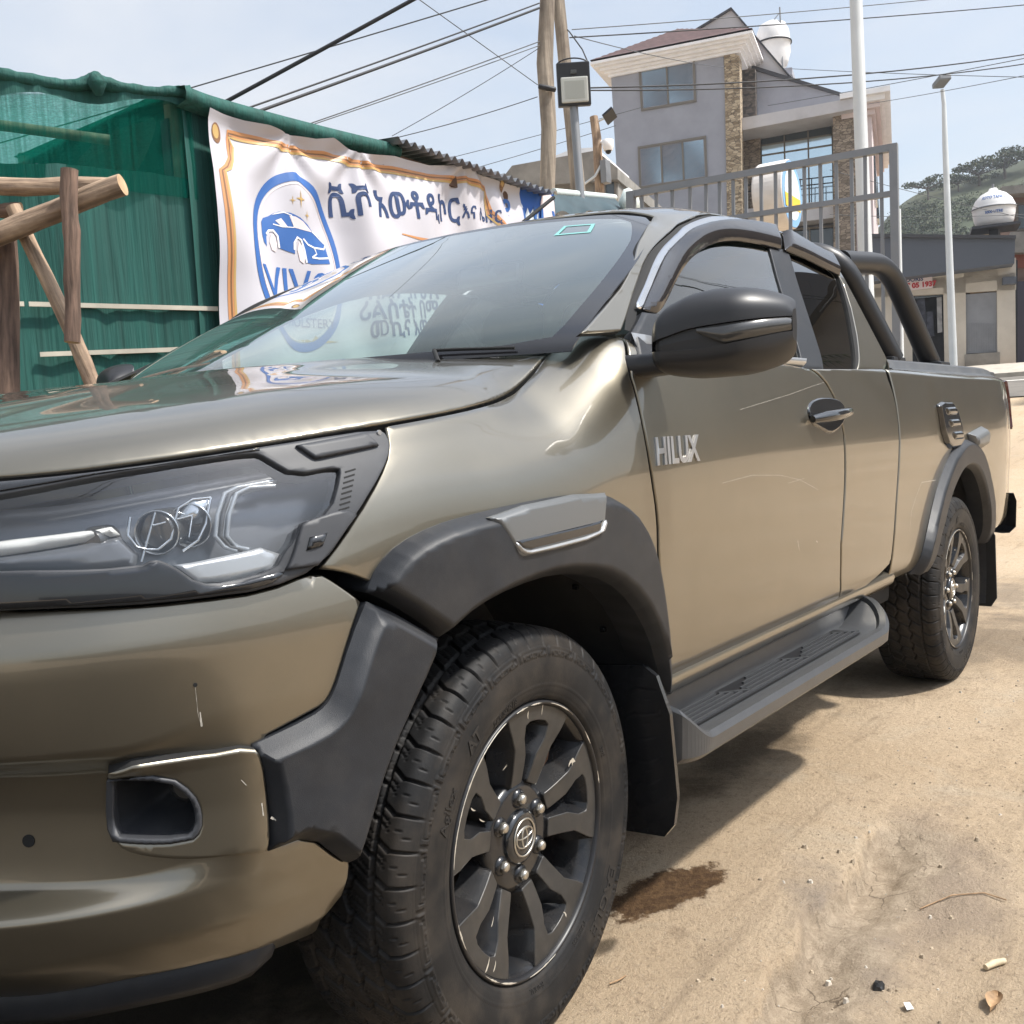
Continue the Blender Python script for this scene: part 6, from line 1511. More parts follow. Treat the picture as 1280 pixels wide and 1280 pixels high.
# ================================================================ BEYOND THE TRUCK
M['render_grey'] = mat('grey_painted_render', (.30, .305, .34), .8, var=.06, vscale=1.5, bump=.1, bscale=30, dirt=(.15,.15,.16), dirt_amt=.3, dirt_scale=.8)
M['render_light'] = mat('pale_grey_render', (.50, .48, .48), .8, var=.08, vscale=1.5, dirt=(.25,.23,.22), dirt_amt=.4, dirt_scale=.9)
M['trim_white'] = mat('white_cornice', (.80, .78, .77), .7, var=.06, vscale=3)
M['pinkish'] = mat('pinkish_white_wall', (.62, .52, .50), .8, var=.08, vscale=1)
M['tile'] = mat('dark_red_roof_tile', (.085, .045, .042), .7, var=.3, vscale=5)
M['flash'] = mat('dark_roof_edge', (.05, .05, .055), .6)
def stone_mat(name, c1, c2, sc=(8, 8, 17)):
    m = bpy.data.materials.new(name); n, l, b = nodes(m); b.inputs['Roughness'].default_value = .9
    tcn = n.new('ShaderNodeTexCoord'); mpn = n.new('ShaderNodeMapping'); mpn.inputs['Scale'].default_value = sc; l.new(tcn.outputs['Object'], mpn.inputs[0])
    v = n.new('ShaderNodeTexVoronoi'); v.inputs['Scale'].default_value = .7; l.new(mpn.outputs[0], v.inputs['Vector'])
    v2 = n.new('ShaderNodeTexVoronoi'); v2.feature = 'DISTANCE_TO_EDGE'; v2.inputs['Scale'].default_value = .7; l.new(mpn.outputs[0], v2.inputs['Vector'])
    s = n.new('ShaderNodeSeparateColor'); l.new(v.outputs['Color'], s.inputs[0]); r = n.new('ShaderNodeValToRGB'); l.new(s.outputs[0], r.inputs['Fac'])
    r.color_ramp.elements[0].color = (*c1, 1); r.color_ramp.elements[1].color = (*c2, 1)
    k = n.new('ShaderNodeMapRange'); k.inputs[1].default_value = 0; k.inputs[2].default_value = .08; l.new(v2.outputs[0], k.inputs[0])
    x = n.new('ShaderNodeMix'); x.data_type = 'RGBA'; x.inputs[6].default_value = (.07, .06, .05, 1); l.new(k.outputs[0], x.inputs[0]); l.new(r.outputs[0], x.inputs[7]); l.new(x.outputs[2], b.inputs['Base Color']); return m
M['stone_tan'] = stone_mat('tan_stone_cladding', (.20,.145,.09), (.52,.42,.29))
M['stone_dark'] = stone_mat('dark_stone_cladding', (.045,.042,.042), (.17,.14,.115))  # darker stone tones, used on the upper recessed pier
M['stone_brown'] = stone_mat('brown_stone_cladding', (.15,.115,.085), (.36,.29,.22))
M['win_frame'] = mat('bronze_window_frame', (.17, .15, .125), .45, .3)
M['pane'] = mat('blue_reflective_pane', (.62, .76, .84), .08, .85, .3, .05, var=.05, vscale=.6)
M['pane_dark'] = mat('dark_pane', (.06, .075, .085), .12, .2, .5, .05)
M['conc'] = mat('raw_concrete', (.25, .235, .21), .9, var=.2, vscale=2, bump=.3, bscale=20, bdist=.01, dirt=(.10,.095,.09), dirt_amt=.5, dirt_scale=1.5)
M['tank'] = mat('white_plastic_tank', (.72, .71, .70), .45, var=.05, vscale=2, dirt=(.35,.33,.3), dirt_amt=.3, dirt_scale=1.5)
M['steel'] = mat('grey_painted_steel', (.21, .22, .232), .5, .2, var=.1, vscale=6, dirt=(.16,.12,.09), dirt_amt=.25, dirt_scale=6)
M['steel_white'] = mat('pale_painted_steel', (.56, .58, .58), .5, .1, var=.06, vscale=3)
M['wood_pole'] = mat('grey_wood_pole', (.25, .21, .165), .9, var=.45, vscale=2, bump=.8, bscale=3, bdist=.02, stretch=(8, 8, .5), dirt=(.09,.065,.05), dirt_amt=.7, dirt_scale=3)
M['cable'] = mat('black_cable', (.010, .010, .012), .6); M['cable_pale'] = mat('thin_grey_wire', (.07, .075, .08), .6)
class Plane:
    """a vertical front: px -> (along, z), set back by k metres along n"""
    def __init__(s, p0, ax, nrm): s.p0 = Vector(p0); s.ax = ax; s.n = nrm
    def uv(s, px, py, k=0): p = onplane(px, py, s.p0+s.n*k, s.n); return ((p-s.p0).dot(s.ax), p.z)
    def pt(s, u, z, k=0): q = s.p0+s.ax*u+s.n*k; return Vector((q.x, q.y, z))
def slab(PL, pxs, k0, k1, m, mb=None, root=None, ref=None):
    """outline seen in the photograph on the plane set back by ref (default k0), running from k0 to k1"""
    mb = mb or MB(); uv = [PL.uv(px, py, k0 if ref is None else ref) for px, py in pxs]
    a_ = sum(uv[i-1][0]*uv[i][1]-uv[i][0]*uv[i-1][1] for i in range(len(uv)))
    if a_ < 0: uv = uv[::-1]
    n_ = len(uv); vs = [PL.pt(u, z, k0) for u, z in uv]+[PL.pt(u, z, k1) for u, z in uv]
    mb.add(vs, [tuple(range(n_)), tuple(range(2*n_-1, n_-1, -1))]+[(i, n_+i, n_+(i+1) % n_, (i+1) % n_) for i in range(n_)], m); return mb
def put(name, mb, root):
    if root is not None and root.type == 'EMPTY':
        k = Vector(root.location); mb.v = [tuple(Vector(v)-k) for v in mb.v]
    return mb.build(name, root, True)
def window(PL, root, quad, k, cols=2, rows=(1.0,), fr=.07, pane='pane', depth=.25):
    """quad: px of top-left, top-right, bottom-right, bottom-left"""
    uv = [PL.uv(px, py, k) for px, py in quad]; lerp = lambda a_, b_, t: (a_[0]+(b_[0]-a_[0])*t, a_[1]+(b_[1]-a_[1])*t)
    P = lambda s, t: lerp(lerp(uv[0], uv[1], s), lerp(uv[3], uv[2], s), t)
    wd = math.hypot(uv[1][0]-uv[0][0], uv[1][1]-uv[0][1]); ht = math.hypot(uv[3][0]-uv[0][0], uv[3][1]-uv[0][1]); fx, fy = fr/wd, fr/ht
    def bar(mb, s0, s1, t0, t1, k0, k1, m):
        q = [P(s0, t0), P(s1, t0), P(s1, t1), P(s0, t1)]; vs = [PL.pt(u, z, k0) for u, z in q]+[PL.pt(u, z, k1) for u, z in q]
        mb.add(vs, [(0,1,2,3),(7,6,5,4),(0,4,5,1),(1,5,6,2),(2,6,7,3),(3,7,4,0)], m)
    mb = MB(); bar(mb, -fx, 1+fx, -fy, 0, k-.05, k+depth, M['win_frame']); bar(mb, -fx, 1+fx, 1, 1+fy, k-.05, k+depth, M['win_frame']); bar(mb, -fx, 0, 0, 1, k-.047, k+depth, M['win_frame']); bar(mb, 1, 1+fx, 0, 1, k-.047, k+depth, M['win_frame'])
    for i in range(1, cols): bar(mb, i/cols-fx*.4, i/cols+fx*.4, 0, 1, k-.04, k+.03, M['win_frame'])
    acc = 0
    for r_ in rows[:-1]: acc += r_; bar(mb, 0, 1, acc-fy*.4, acc+fy*.4, k-.036, k+.028, M['win_frame'])
    o = put('window', mb, root)
    acc = 0
    for ri, r_ in enumerate(rows):
        for c_ in range(cols):
            q = MB(); bar(q, c_/cols+fx*.4, (c_+1)/cols-fx*.4, acc+fy*.4, acc+r_-fy*.4, k+.0, k+.02, M[pane[ri] if isinstance(pane, (list, tuple)) else pane]); kk = Vector(root.location); q.v = [tuple(Vector(v)-kk) for v in q.v]; q.build('pane', o, True)
        acc += r_
    return o

# ---- grey villa with stone piers
p0 = at(772, 300, 40); VP_ = Plane(p0, e1, e2)
zb = ground_z(p0.x, p0.y)-1
VILLA = empty('villa', (p0.x, p0.y, zb), None, 'grey three storey villa with stone piers, white cornices and blue windows', 'house')
u0, u1 = VP_.uv(764, 100)[0], VP_.uv(906, 100)[0]; zt = VP_.uv(770, 92)[1]
mb = MB()
def vbox(mb, ua, ub, z0, z1, k0, k1, m):
    vs = [VP_.pt(u, z, k) for k in (k0, k1) for u, z in ((ua, z0), (ub, z0), (ub, z1), (ua, z1))]
    mb.add(vs, [(0,1,2,3),(7,6,5,4),(0,4,5,1),(1,5,6,2),(2,6,7,3),(3,7,4,0)], m)
zr = VP_.uv(905, 62)[1]
vbox(mb, u0, u1, zb, zt, 0, 9.0, M['render_grey']); put('wall', mb, VILLA)
window(VP_, VILLA, [(801,88),(866,77),(868,125),(804,136)], -.0+.0, 2, fr=.08)
window(VP_, VILLA, [(800,186),(880,173),(882,221),(802,233)], 0, 3, fr=.08)
window(VP_, VILLA, [(801,285),(884,273),(886,320),(803,330)], 0, 3, fr=.08)
# cornice: stepped mouldings running round the tower
mb = MB(); zc0, zc1 = VP_.uv(770, 96)[1], VP_.uv(752, 75, -.6)[1]; u2 = VP_.uv(922, 60)[0]
for t0, t1, o in ((0, .22, .10), (.22, .40, .20), (.40, .62, .34), (.62, .80, .50), (.80, 1.0, .62)):
    vbox(mb, u0-o, u2+o, zc0+(zc1-zc0)*t0+.002, zc0+(zc1-zc0)*t1, -o, 9+o, M['trim_white'])
put('cornice', mb, VILLA)
# hipped tile roof of the tower
mb = MB(); zt2 = zc1+.02; hz = VP_.uv(843, 38, 3)[1]; A = [VP_.pt(u0-.62, zt2, -.62), VP_.pt(u2+.62, zt2, -.62), VP_.pt(u2+.62, zt2, 9.6), VP_.pt(u0-.62, zt2, 9.6)]; R1, R2 = VP_.pt((u0+u2)/2-.3, hz, 3.0), VP_.pt((u0+u2)/2-.3, hz, 6.5)
nn = 14
def tiles(a_, b_, c_, d_):
    rows = []
    for i in range(nn+1):
        for lift in (0, .05) if 0 < i < nn else (0,):
            t = i/nn; rows.append([(a_.lerp(d_, t)).lerp(b_.lerp(c_, t), s_)+ZV*(.05-lift) for s_ in np.linspace(0, 1, 6)])
    mb.grid(rows, M['tile'], False)
tiles(A[0], A[1], R1, R1); tiles(A[1], A[2], R2, R1); tiles(A[3], A[0], R1, R2); tiles(A[2], A[3], R2, R2); put('roof', mb, VILLA)
# the tall stair gable behind and its sloping parapet
mb = slab(VP_, [(862,40),(914,9),(992,100),(992,130),(860,130)], 2.6, 8.6, M['render_light'], ref=2.6); put('stair_gable', mb, VILLA)
mb = MB()
for a_, b_ in (((860,42),(914,9)), ((914,9),(994,102))):
    slab(VP_, [a_, b_, (b_[0], b_[1]+3), (a_[0], a_[1]+3)], 2.52, 8.7, M['flash'], mb, ref=2.55)
put('gable_edge', mb, VILLA)
mb = slab(VP_, [(925,110),(941,84),(1062,122),(1062,320),(925,320)], 2.3, 9.5, M['render_grey'], ref=2.3); put('wing_wall', mb, VILLA)
mb = slab(VP_, [(925,80),(941,82),(1064,120),(1064,124),(941,87),(925,85)], 2.2, 9.6, M['flash'], ref=2.25); put('wing_edge', mb, VILLA)
# stone piers
mb = slab(VP_, [(905,62),(924,70),(928,300),(918,330),(910,330)], -.06, .6, M['stone_tan']); put('stone_pier', mb, VILLA)
mb = slab(VP_, [(923,84),(944,86),(945,146),(924,152)], 1.9, 2.5, M['stone_dark'], ref=1.9); put('stone_pier', mb, VILLA)
mb = slab(VP_, [(926,166),(950,160),(953,330),(928,330)], 1.9, 2.5, M['stone_brown'], ref=1.9); put('stone_pier', mb, VILLA)
mb = slab(VP_, [(1041,138),(1068,132),(1071,330),(1042,330)], .9, 2.4, M['stone_brown'], ref=.9); put('stone_pier', mb, VILLA)
mb = slab(VP_, [(914,150),(1068,122),(1068,136),(916,165)], .4, 2.4, M['render_light'], ref=.4); put('beam', mb, VILLA)
window(VP_, VILLA, [(951,166),(1040,151),(1042,258),(953,268)], 2.1, 3, (.16, .12, .72), fr=.07, pane=['pane_dark', 'pane', 'pane'])
window(VP_, VILLA, [(953,292),(1042,284),(1043,345),(955,350)], 2.1, 3, (1.0,), fr=.07, pane='pane_dark')
mb = slab(VP_, [(926,262),(1043,250),(1043,272),(926,286)], 1.2, 2.25, M['render_light'], ref=1.2); put('balcony', mb, VILLA)
mb = MB()
for pa, pb in (((929,232),(1043,220)), ((929,240),(1043,228))):
    a_ = VP_.pt(*VP_.uv(*pa, 1.25), 1.25); b_ = VP_.pt(*VP_.uv(*pb, 1.25), 1.25); mb.tube([a_, b_], .022, M['cable'], n=6)
for i in range(9):
    t = i/8; a_ = VP_.pt(*VP_.uv(929+114*t, 232-12*t, 1.25), 1.25); b_ = VP_.pt(*VP_.uv(929+114*t, 264-12*t, 1.25), 1.25); mb.tube([a_, b_], .018, M['cable'], n=6)
put('balcony_rail', mb, VILLA)
# the bright right-hand side: white flank under a deep cornice that runs back
mb = slab(VP_, [(1068,125),(1089,130),(1093,340),(1071,340)], 1.0, 11, M['pinkish'], ref=1.0); put('flank_wall', mb, VILLA)
uf = VP_.uv(1088, 130, 1.0)[0]; zf = VP_.uv(1088, 132, 1.0)[1]
mb = MB()
for t0, t1, o in ((0, .25, .15), (.25, .5, .32), (.5, .75, .5), (.75, 1, .68)): vbox(mb, uf-1.0, uf+o, zf-.35+.75*t0+.002, zf-.35+.75*t1, 1.0-o, 11+o, M['trim_white'] if t0 > .3 else M['pinkish'])
put('cornice', mb, VILLA)
FL = Plane(VP_.pt(uf, 0, 0), e2, e1)
for ka in (3.2, 7.2):
    for zz_ in (zf-2.9, zf-6.2):
        mb = MB(); c = FL.pt(ka+.8, zz_+.8, 0); vs = []
        for o in (-.05, .06):
            for u, z in ((ka, zz_), (ka+1.6, zz_), (ka+1.6, zz_+1.7), (ka, zz_+1.7)): vs.append(FL.pt(u, z, o))
        mb.add(vs, [(0,1,2,3),(7,6,5,4),(0,4,5,1),(1,5,6,2),(2,6,7,3),(3,7,4,0)], M['pane_dark']); put('window', mb, VILLA)
# water tank on its slab beside the gable
tp = VP_.pt(*VP_.uv(968, 84, 4.2), 4.2); TK = empty('water_tank', tp, None, 'white water tank on the roof slab beside the grey gable', 'water tank')
r = .62; mb = MB(); mb.lathe([(0,1.75),(.25,1.74),(.5,1.62),(.62,1.35),(.66,1.0),(.655,.95),(.69,.93),(.69,.88),(.655,.86),(.65,.5),(.55,.15),(.50,0),(0,0)], M['tank'], n=36, axis='z'); mb.build('tank_body', TK)
mb = MB(); mb.lathe([(.70,.88),(.72,.86),(.72,.92),(.70,.94)], M['cable'], n=36, axis='z'); mb.tube([(-.3,-.45,-.2),(-.3,-.45,2.1)], .03, M['steel'], n=6); mb.tube([(-.3,-.45,1.9),(0,0,1.75)], .02, M['steel'], n=6); mb.build('pipe', TK)
mb = slab(VP_, [(952,88),(990,84),(990,92),(978,98),(952,96)], 3.2, 5.4, M['render_grey'], ref=3.2); slab(VP_, [(950,90),(975,95),(988,140),(955,140)], 3.6, 5.0, M['render_grey'], mb, ref=3.6); put('tank_stand', mb, VILLA)

# ---- low concrete block behind the poles
CB = Plane(at(700, 230, 30), e1, e2)
zcb = ground_z(CB.p0.x, CB.p0.y)-1; CBL = empty('concrete_building', (CB.p0.x, CB.p0.y, zcb), None, 'unpainted low concrete building behind the two wooden poles', 'building')
put('wall', slab(CB, [(640,240),(772,222),(772,300),(640,300)], .3, 7, M['conc'], ref=.3), CBL)
put('parapet', slab(CB, [(630,220),(640,207),(745,188),(772,210),(772,224),(630,236)], 0, 7.3, M['conc'], ref=0), CBL)
window(CB, CBL, [(744,226),(768,222),(769,250),(745,254)], .28, 2, fr=.06, pane='pane_dark')
put('roof_slab', slab(CB, [(690,196),(716,186),(745,184),(745,190),(690,200)], 1.0, 5, M['trim_white'], ref=1.0), CBL)

# ---- poles with their fittings
def pole_pts(pxs, D): return [at(x, y, D) for x, y in pxs]
def to_ground(pts):
    p = pts[-1]; d = (pts[-1]-pts[-2]).normalized(); z = ground_z(p.x, p.y)
    return pts+[p+d*((p.z-z+.3)/max(.2, -d.z))]
mb = MB(); mb.tube(to_ground(pole_pts([(688,-160),(684,0),(681,80),(686,160),(684,238)], 12)), [.075,.085,.095,.09,.088,.10], M['wood_pole'], n=16, jitter=.03)
mb.tube([at(674, 108, 11.9), at(684, 110, 11.86), at(694, 112, 11.9)], .03, M['cable'], n=6); UP1 = mb.build('utility_pole'); tag(UP1, 'thick bent wooden utility pole behind the blue sign', 'utility pole', 'wooden utility poles')
mb = MB(); mb.tube(to_ground(pole_pts([(690,-160),(698,0),(706,80),(715,160),(722,232)], 13)), [.07,.075,.08,.085,.09,.10], M['wood_pole'], n=16, jitter=.03)
UP2 = mb.build('utility_pole'); tag(UP2, 'straighter leaning wooden utility pole right behind the floodlight', 'utility pole', 'wooden utility poles')
FLD = empty('floodlight', at(728, 500, 10), None, 'square black floodlight on a slim grey steel post', 'floodlight'); FLD.location.z = ground_z(FLD.location.x, FLD.location.y)
mb = MB(); mb.tube(to_ground([at(714, 100, 10.06), at(717, 131, 10.05), at(727, 265, 10.05)]), .042, M['steel'], n=12); put('post', mb, FLD)
fx = Vector((RW_.x, RW_.y, 0)).normalized(); fz = ZV; fyy = fx.cross(fz); fc = at(717, 106, 10); Mx = Matrix((fx, -fyy, fz)).transposed() @ Matrix.Rotation(.12, 3, 'X')
M['flood_black'] = mat('black_lamp_casting', (.012,.013,.016), .4); M['flood_glass'] = mat('pale_lamp_front', (.50,.50,.46), .25, .1, .6, .05)
def lbox(c, s, m, bevel=0):
    q = MB(); q.box((0,0,0), s, m, bevel=bevel); q.v = [tuple(Mx @ (Vector(v)+Vector(c))+fc) for v in q.v]; return q
put('housing', lbox((0, 0, 0), (.315, .09, .395), M['flood_black'], .012), FLD)
q = lbox((.004, -.052, -.055), (.26, .03, .235), M['flood_glass'], .014); put('lamp_front', q, FLD)
q = lbox((.004, -.066, -.055), (.19, .006, .165), mat('lamp_reflector_grey', (.38,.385,.35), .35, .3), .002); put('reflector', q, FLD)
q = lbox((.0, -.05, .105), (.06, .02, .04), M['clear_lens'], .006); put('sensor', q, FLD)
q = MB(); pts = [Mx @ Vector((.16*math.cos(t), .02, .17+.075*math.sin(t)))+fc for t in np.linspace(.25, math.pi-.25, 14)]; q.tube(pts, .007, M['flood_black'], n=6); put('bracket', q, FLD)
mb = MB(); mb.tube([at(735, 78, 10), at(728, 62, 10.2), at(712, 40, 10.5), at(709, 37, 10.5)], .007, M['cable'], n=5); put('lead', mb, FLD)
# short post with solar panel and dome camera
CP = empty('camera_post', at(750, 500, 14), None, 'short wooden post carrying a white dome camera and small solar panel', 'camera post'); CP.location.z = ground_z(CP.location.x, CP.location.y)
mb = MB(); mb.tube(to_ground([at(742, 146, 14), at(746, 172, 14), at(751, 262, 14)]), [.055,.06,.06,.06], M['log'], n=12, jitter=.06); put('post', mb, CP)
c = at(762, 145, 13.9); mb = MB(); mb.box(c, (.25, .03, .16), M['flood_black'], rot=Matrix.Rotation(.9, 3, 'X') @ Matrix.Rotation(.35, 3, 'Y')); mb.tube([c, at(747, 152, 14)], .012, M['steel_white'], n=6); put('solar_panel', mb, CP)
c = at(760, 184, 13.85); mb = MB(); mb.tube([c+ZV*.10, c+ZV*.09, c+ZV*.0, c-ZV*.045], [.05, .075, .075, .055], M['trim_white'], n=18); mb.tube([c+ZV*.05, at(750, 178, 14)], .025, M['trim_white'], n=8); put('dome_camera', mb, CP)
mb = MB(); mb.tube([c-ZV*.045, c-ZV*.075, c-ZV*.09], [.04, .035, .012], M['flood_black'], n=14); put('camera_eye', mb, CP)
mb = MB(); mb.box(at(757, 215, 13.9), (.13, .09, .3), M['steel'], bevel=.01); put('switch_box', mb, CP)
mb = MB(); mb.tube([at(752, 205, 13.9), at(744, 220, 13.9), at(736, 226, 13.9), at(728, 232, 13.9)], .018, M['steel_white'], n=6); put('lead', mb, CP)

# ---- overhead wires
def wire(pa, pb, da, db, r, m, sag=.0, lab=None, ext0=0, ext1=0):
    a_ = at(*pa, da); b_ = at(*pb, db); d = b_-a_; a_ = a_-d*(ext0*2.6); b_ = b_+d*(ext1*2.2); n_ = 16; q = MB()
    q.tube([a_.lerp(b_, i/n_)-ZV*(sag*4*(i/n_)*(1-i/n_)) for i in range(n_+1)], r, m, n=6)
    o = q.build('overhead_wire'); tag(o, lab, 'wire', 'overhead wires'); return o
wire((233,108),(600,-2), 9, 9, .006, M['cable_pale'], .03, 'thin wire rising highest at the upper left above the net shed', ext1=.6, ext0=.3)
wire((278,126),(512,-2), 7, 7, .014, M['cable'], .02, 'thickest black cable crossing above the banner corner', ext1=.8, ext0=.5)
wire((298,131),(674,4), 8, 11.8, .008, M['cable'], .05, 'upper of the paired black cables running to the thick pole', ext0=.6)
wire((312,135),(674,10), 8, 11.8, .013, M['cable'], .05, 'lower heavy one of the paired cables running to the thick pole', ext0=.6)
wire((382,151),(674,52), 10, 11.9, .006, M['cable_pale'], .04, 'pale twin wire left of the thick pole, above the banner', ext0=.5)
wire((386,152),(674,57), 10, 11.9, .005, M['cable_pale'], .04, 'lower strand of the pale twin wire left of the thick pole', ext0=.5)
wire((522,-2),(672,106), 10, 11.9, .005, M['cable_pale'], .0, 'thin wire slanting down to the thick pole from the top edge', ext0=.4)
wire((490,170),(674,60), 12, 11.9, .004, M['cable_pale'], .02, 'thin wire slanting up from the zinc roof to the thick pole')
wire((496,172),(672,121), 12, 11.9, .005, M['cable_pale'], .02, 'thin wire above the zinc roof meeting the pole at its strap')
wire((572,194),(672,168), 20, 20, .006, M['cable_pale'], .02, 'faint wire just above the zinc roof end', ext0=.3, ext1=.6)
wire((598,208),(672,186), 20, 20, .006, M['cable_pale'], .02, 'faintest lowest wire above the zinc roof end', ext0=.3, ext1=.6)
wire((715,37),(1135,-2), 13, 16, .006, M['cable_pale'], .05, 'topmost wire on the right, from the pole over the villa gable', ext1=.4)
wire((712,47),(1285,0), 13, 18, .008, M['cable'], .08, 'wire crossing just above the villa roof tank', ext1=.3)
wire((730,110),(1285,46), 13, 18, .010, M['cable'], .30, 'darkest wire passing the villa upper window, upper strand', ext1=.3)
wire((730,113),(1285,55), 13, 18, .009, M['cable'], .34, 'wire passing the villa upper window, lower strand', ext1=.3)
wire((718,45),(905,84), 13, 22, .006, M['cable_pale'], .05, 'thin wire slanting down across the villa cornice')
wire((960,132),(1285,68), 22, 16, .006, M['cable_pale'], .05, 'thin wire rising from the villa wing to the right edge', ext1=.3)
wire((990,86),(1285,93), 24, 18, .006, M['cable_pale'], .05, 'nearly level wire right of the villa roof tank', ext1=.3)
wire((1085,130),(1285,90), 24, 18, .006, M['cable_pale'], .05, 'wire above the right flank cornice of the villa', ext1=.3)
wire((1122,232),(1285,270), 30, 30, .008, M['cable_pale'], .1, 'faint wire crossing in front of the green hill', ext0=.2, ext1=.3)
wire((1122,266),(1285,262), 30, 30, .008, M['cable_pale'], .15, 'level faint wire across the round tank and hill', ext0=.2, ext1=.3)

# ---- steel gate standing open behind the truck
ga, gb = at(790, 243, 9.2), at(1119, 184, 8.1)
gdir = gb-ga; gdir.z = 0; glen = gdir.length; gdir.normalize(); GP = Plane(ga, gdir, Vector((-gdir.y, gdir.x, 0)) if Vector((-gdir.y, gdir.x, 0)).dot(DW) > 0 else Vector((gdir.y, -gdir.x, 0)))
gz = ground_z(ga.x, ga.y); GATE = empty('steel_gate', (ga.x, ga.y, gz), None, 'tall grey steel bar gate standing open behind the truck', 'gate')
def gbar(pa, pb, w_, m='steel', name='bar', k=0):
    a_, b_ = GP.pt(*GP.uv(*pa)), GP.pt(*GP.uv(*pb)); d = (b_-a_); L_ = d.length; d.normalize(); s_ = d.cross(GP.n).normalized(); n_ = GP.n; a_ = a_+n_*k; b_ = b_+n_*k; h = w_/2
    vs = [a_+s_*x+n_*y for x, y in ((-h,-h),(h,-h),(h,h),(-h,h))]+[b_+s_*x+n_*y for x, y in ((-h,-h),(h,-h),(h,h),(-h,h))]
    q = MB(); q.add(vs, [(0,1,2,3),(7,6,5,4),(0,4,5,1),(1,5,6,2),(2,6,7,3),(3,7,4,0)], M[m]); return put(name, q, GATE)
gbar((785,244),(1122,183.5), .055, name='top_rail'); gbar((790,292),(1122,241), .042, name='middle_rail'); gbar((790,372),(1122,335), .05, name='middle_rail')
gbar((790,545),(1122,500), .06, name='bottom_rail')
for x in (802,820,840,862,882,899,916,932,951,969,987,1005,1025,1045,1064,1081,1101):
    t = (x-790)/329; gbar((x, 241-t*57), (x+4+t*1, 540-t*40), .025, name='bar', k=.004)
gbar((1117,181),(1123,520), .06, name='post', k=-.003); gbar((789,240),(794,560), .07, name='post', k=-.003)
M['gate_sheet'] = mat('grey_gate_sheet', (.27, .28, .30), .55, .2, var=.1, vscale=5)
# ---- round light-box sign on its arm
M['sign_side'] = mat('dirty_white_sign_side', (.66, .62, .58), .55, var=.12, vscale=5); M['sign_yellow'] = mat('yellow_sign_print', (.75, .52, .05), .4); M['sign_sky'] = mat('pale_blue_sign_print', (.22, .42, .68), .35)
sc_ = at(972, 246, 11.5); LB = empty('light_box_sign', sc_, None, 'oval white light box sign with blue and yellow face behind the gate', 'sign')
fd = (RW_*.85-DW*.50); fd.z = 0; fd.normalize(); sd = Vector((-fd.y, fd.x, 0)) if Vector((-fd.y, fd.x, 0)).dot(DW) > 0 else Vector((fd.y, -fd.x, 0))
def lb(u, z, k): return sd*u+ZV*z+fd*k
mb = MB(); ths = np.linspace(0, 2*math.pi, 49)[:-1]; rows = [[lb(.40*math.cos(t)*r, .37*math.sin(t)*r, k) for r, k in ((.0, -.17), (.97, -.17), (1, -.15), (1, .15), (.97, .16))] for t in ths]
mb.grid(rows, M['sign_side'], False, closed_u=True); mb.build('box', LB, True)
mb = MB(); mb.add([lb(.385*math.cos(t), .355*math.sin(t), .162) for t in ths], [tuple(range(48))], M['sign_sky']); mb.build('face', LB, True)
mb = MB(); mb.add([lb(.30*math.cos(t), .28*math.sin(t), .165) for t in ths], [tuple(range(48))], M['sign_white']); mb.build('face_print', LB, True)
mb = MB(); mb.add([lb(u, z, .168) for u, z in ((-.30,-.02),(.30,-.02),(.29,-.16),(-.29,-.16))], [(0,1,2,3)], M['sign_yellow']); mb.build('face_band', LB, True)
p_ = at(955, 246, 11.6); mb = MB(); mb.tube(to_ground([at(953, 215, 11.62), p_, at(962, 420, 11.6)]), .035, M['steel'], n=10)
for z in (.25, -.2): mb.tube([p_+ZV*z, sc_+ZV*z-fd*.16], .015, M['cable'], n=6)
put('arm_post', mb, LB)
# ---- tall pale mast, slim pale post, street lamp
mb = MB(); mb.tube(to_ground([at(1069.5, -60, 13), at(1070, 0, 13), at(1077, 190, 13), at(1086, 440, 13)]), [.075,.08,.085,.095,.1], M['steel_white'], n=8); tag(mb.build('mast'), 'tall thick pale steel mast rising behind the gate out of the picture', 'mast')
mb = MB(); mb.tube(to_ground([at(1122, 262, 10.5), at(1126, 445, 10.5)]), .032, M['steel_white'], n=10); tag(mb.build('post'), 'slim white post just right of the gate post', 'post')
LM = empty('street_lamp', at(1192, 450, 27), None, 'slender white street lamp before the grey shop fascia', 'street lamp'); LM.location.z = ground_z(LM.location.x, LM.location.y)
mb = MB(); pts = to_ground([at(1178, 112, 27), at(1180, 130, 27), at(1181.5, 180, 27), at(1186, 300, 27), at(1191.5, 448, 27)]); mb.tube(pts, [.05,.055,.07,.085,.10,.10], M['steel_white'], n=12); put('column', mb, LM)
c = at(1177, 102, 26.9); mb = MB(); mb.box(c, (.55, .30, .13), M['steel'], rot=Matrix.Rotation(.6, 3, 'Z') @ Matrix.Rotation(.12, 3, 'Y'), bevel=.03); put('lamp_head', mb, LM)

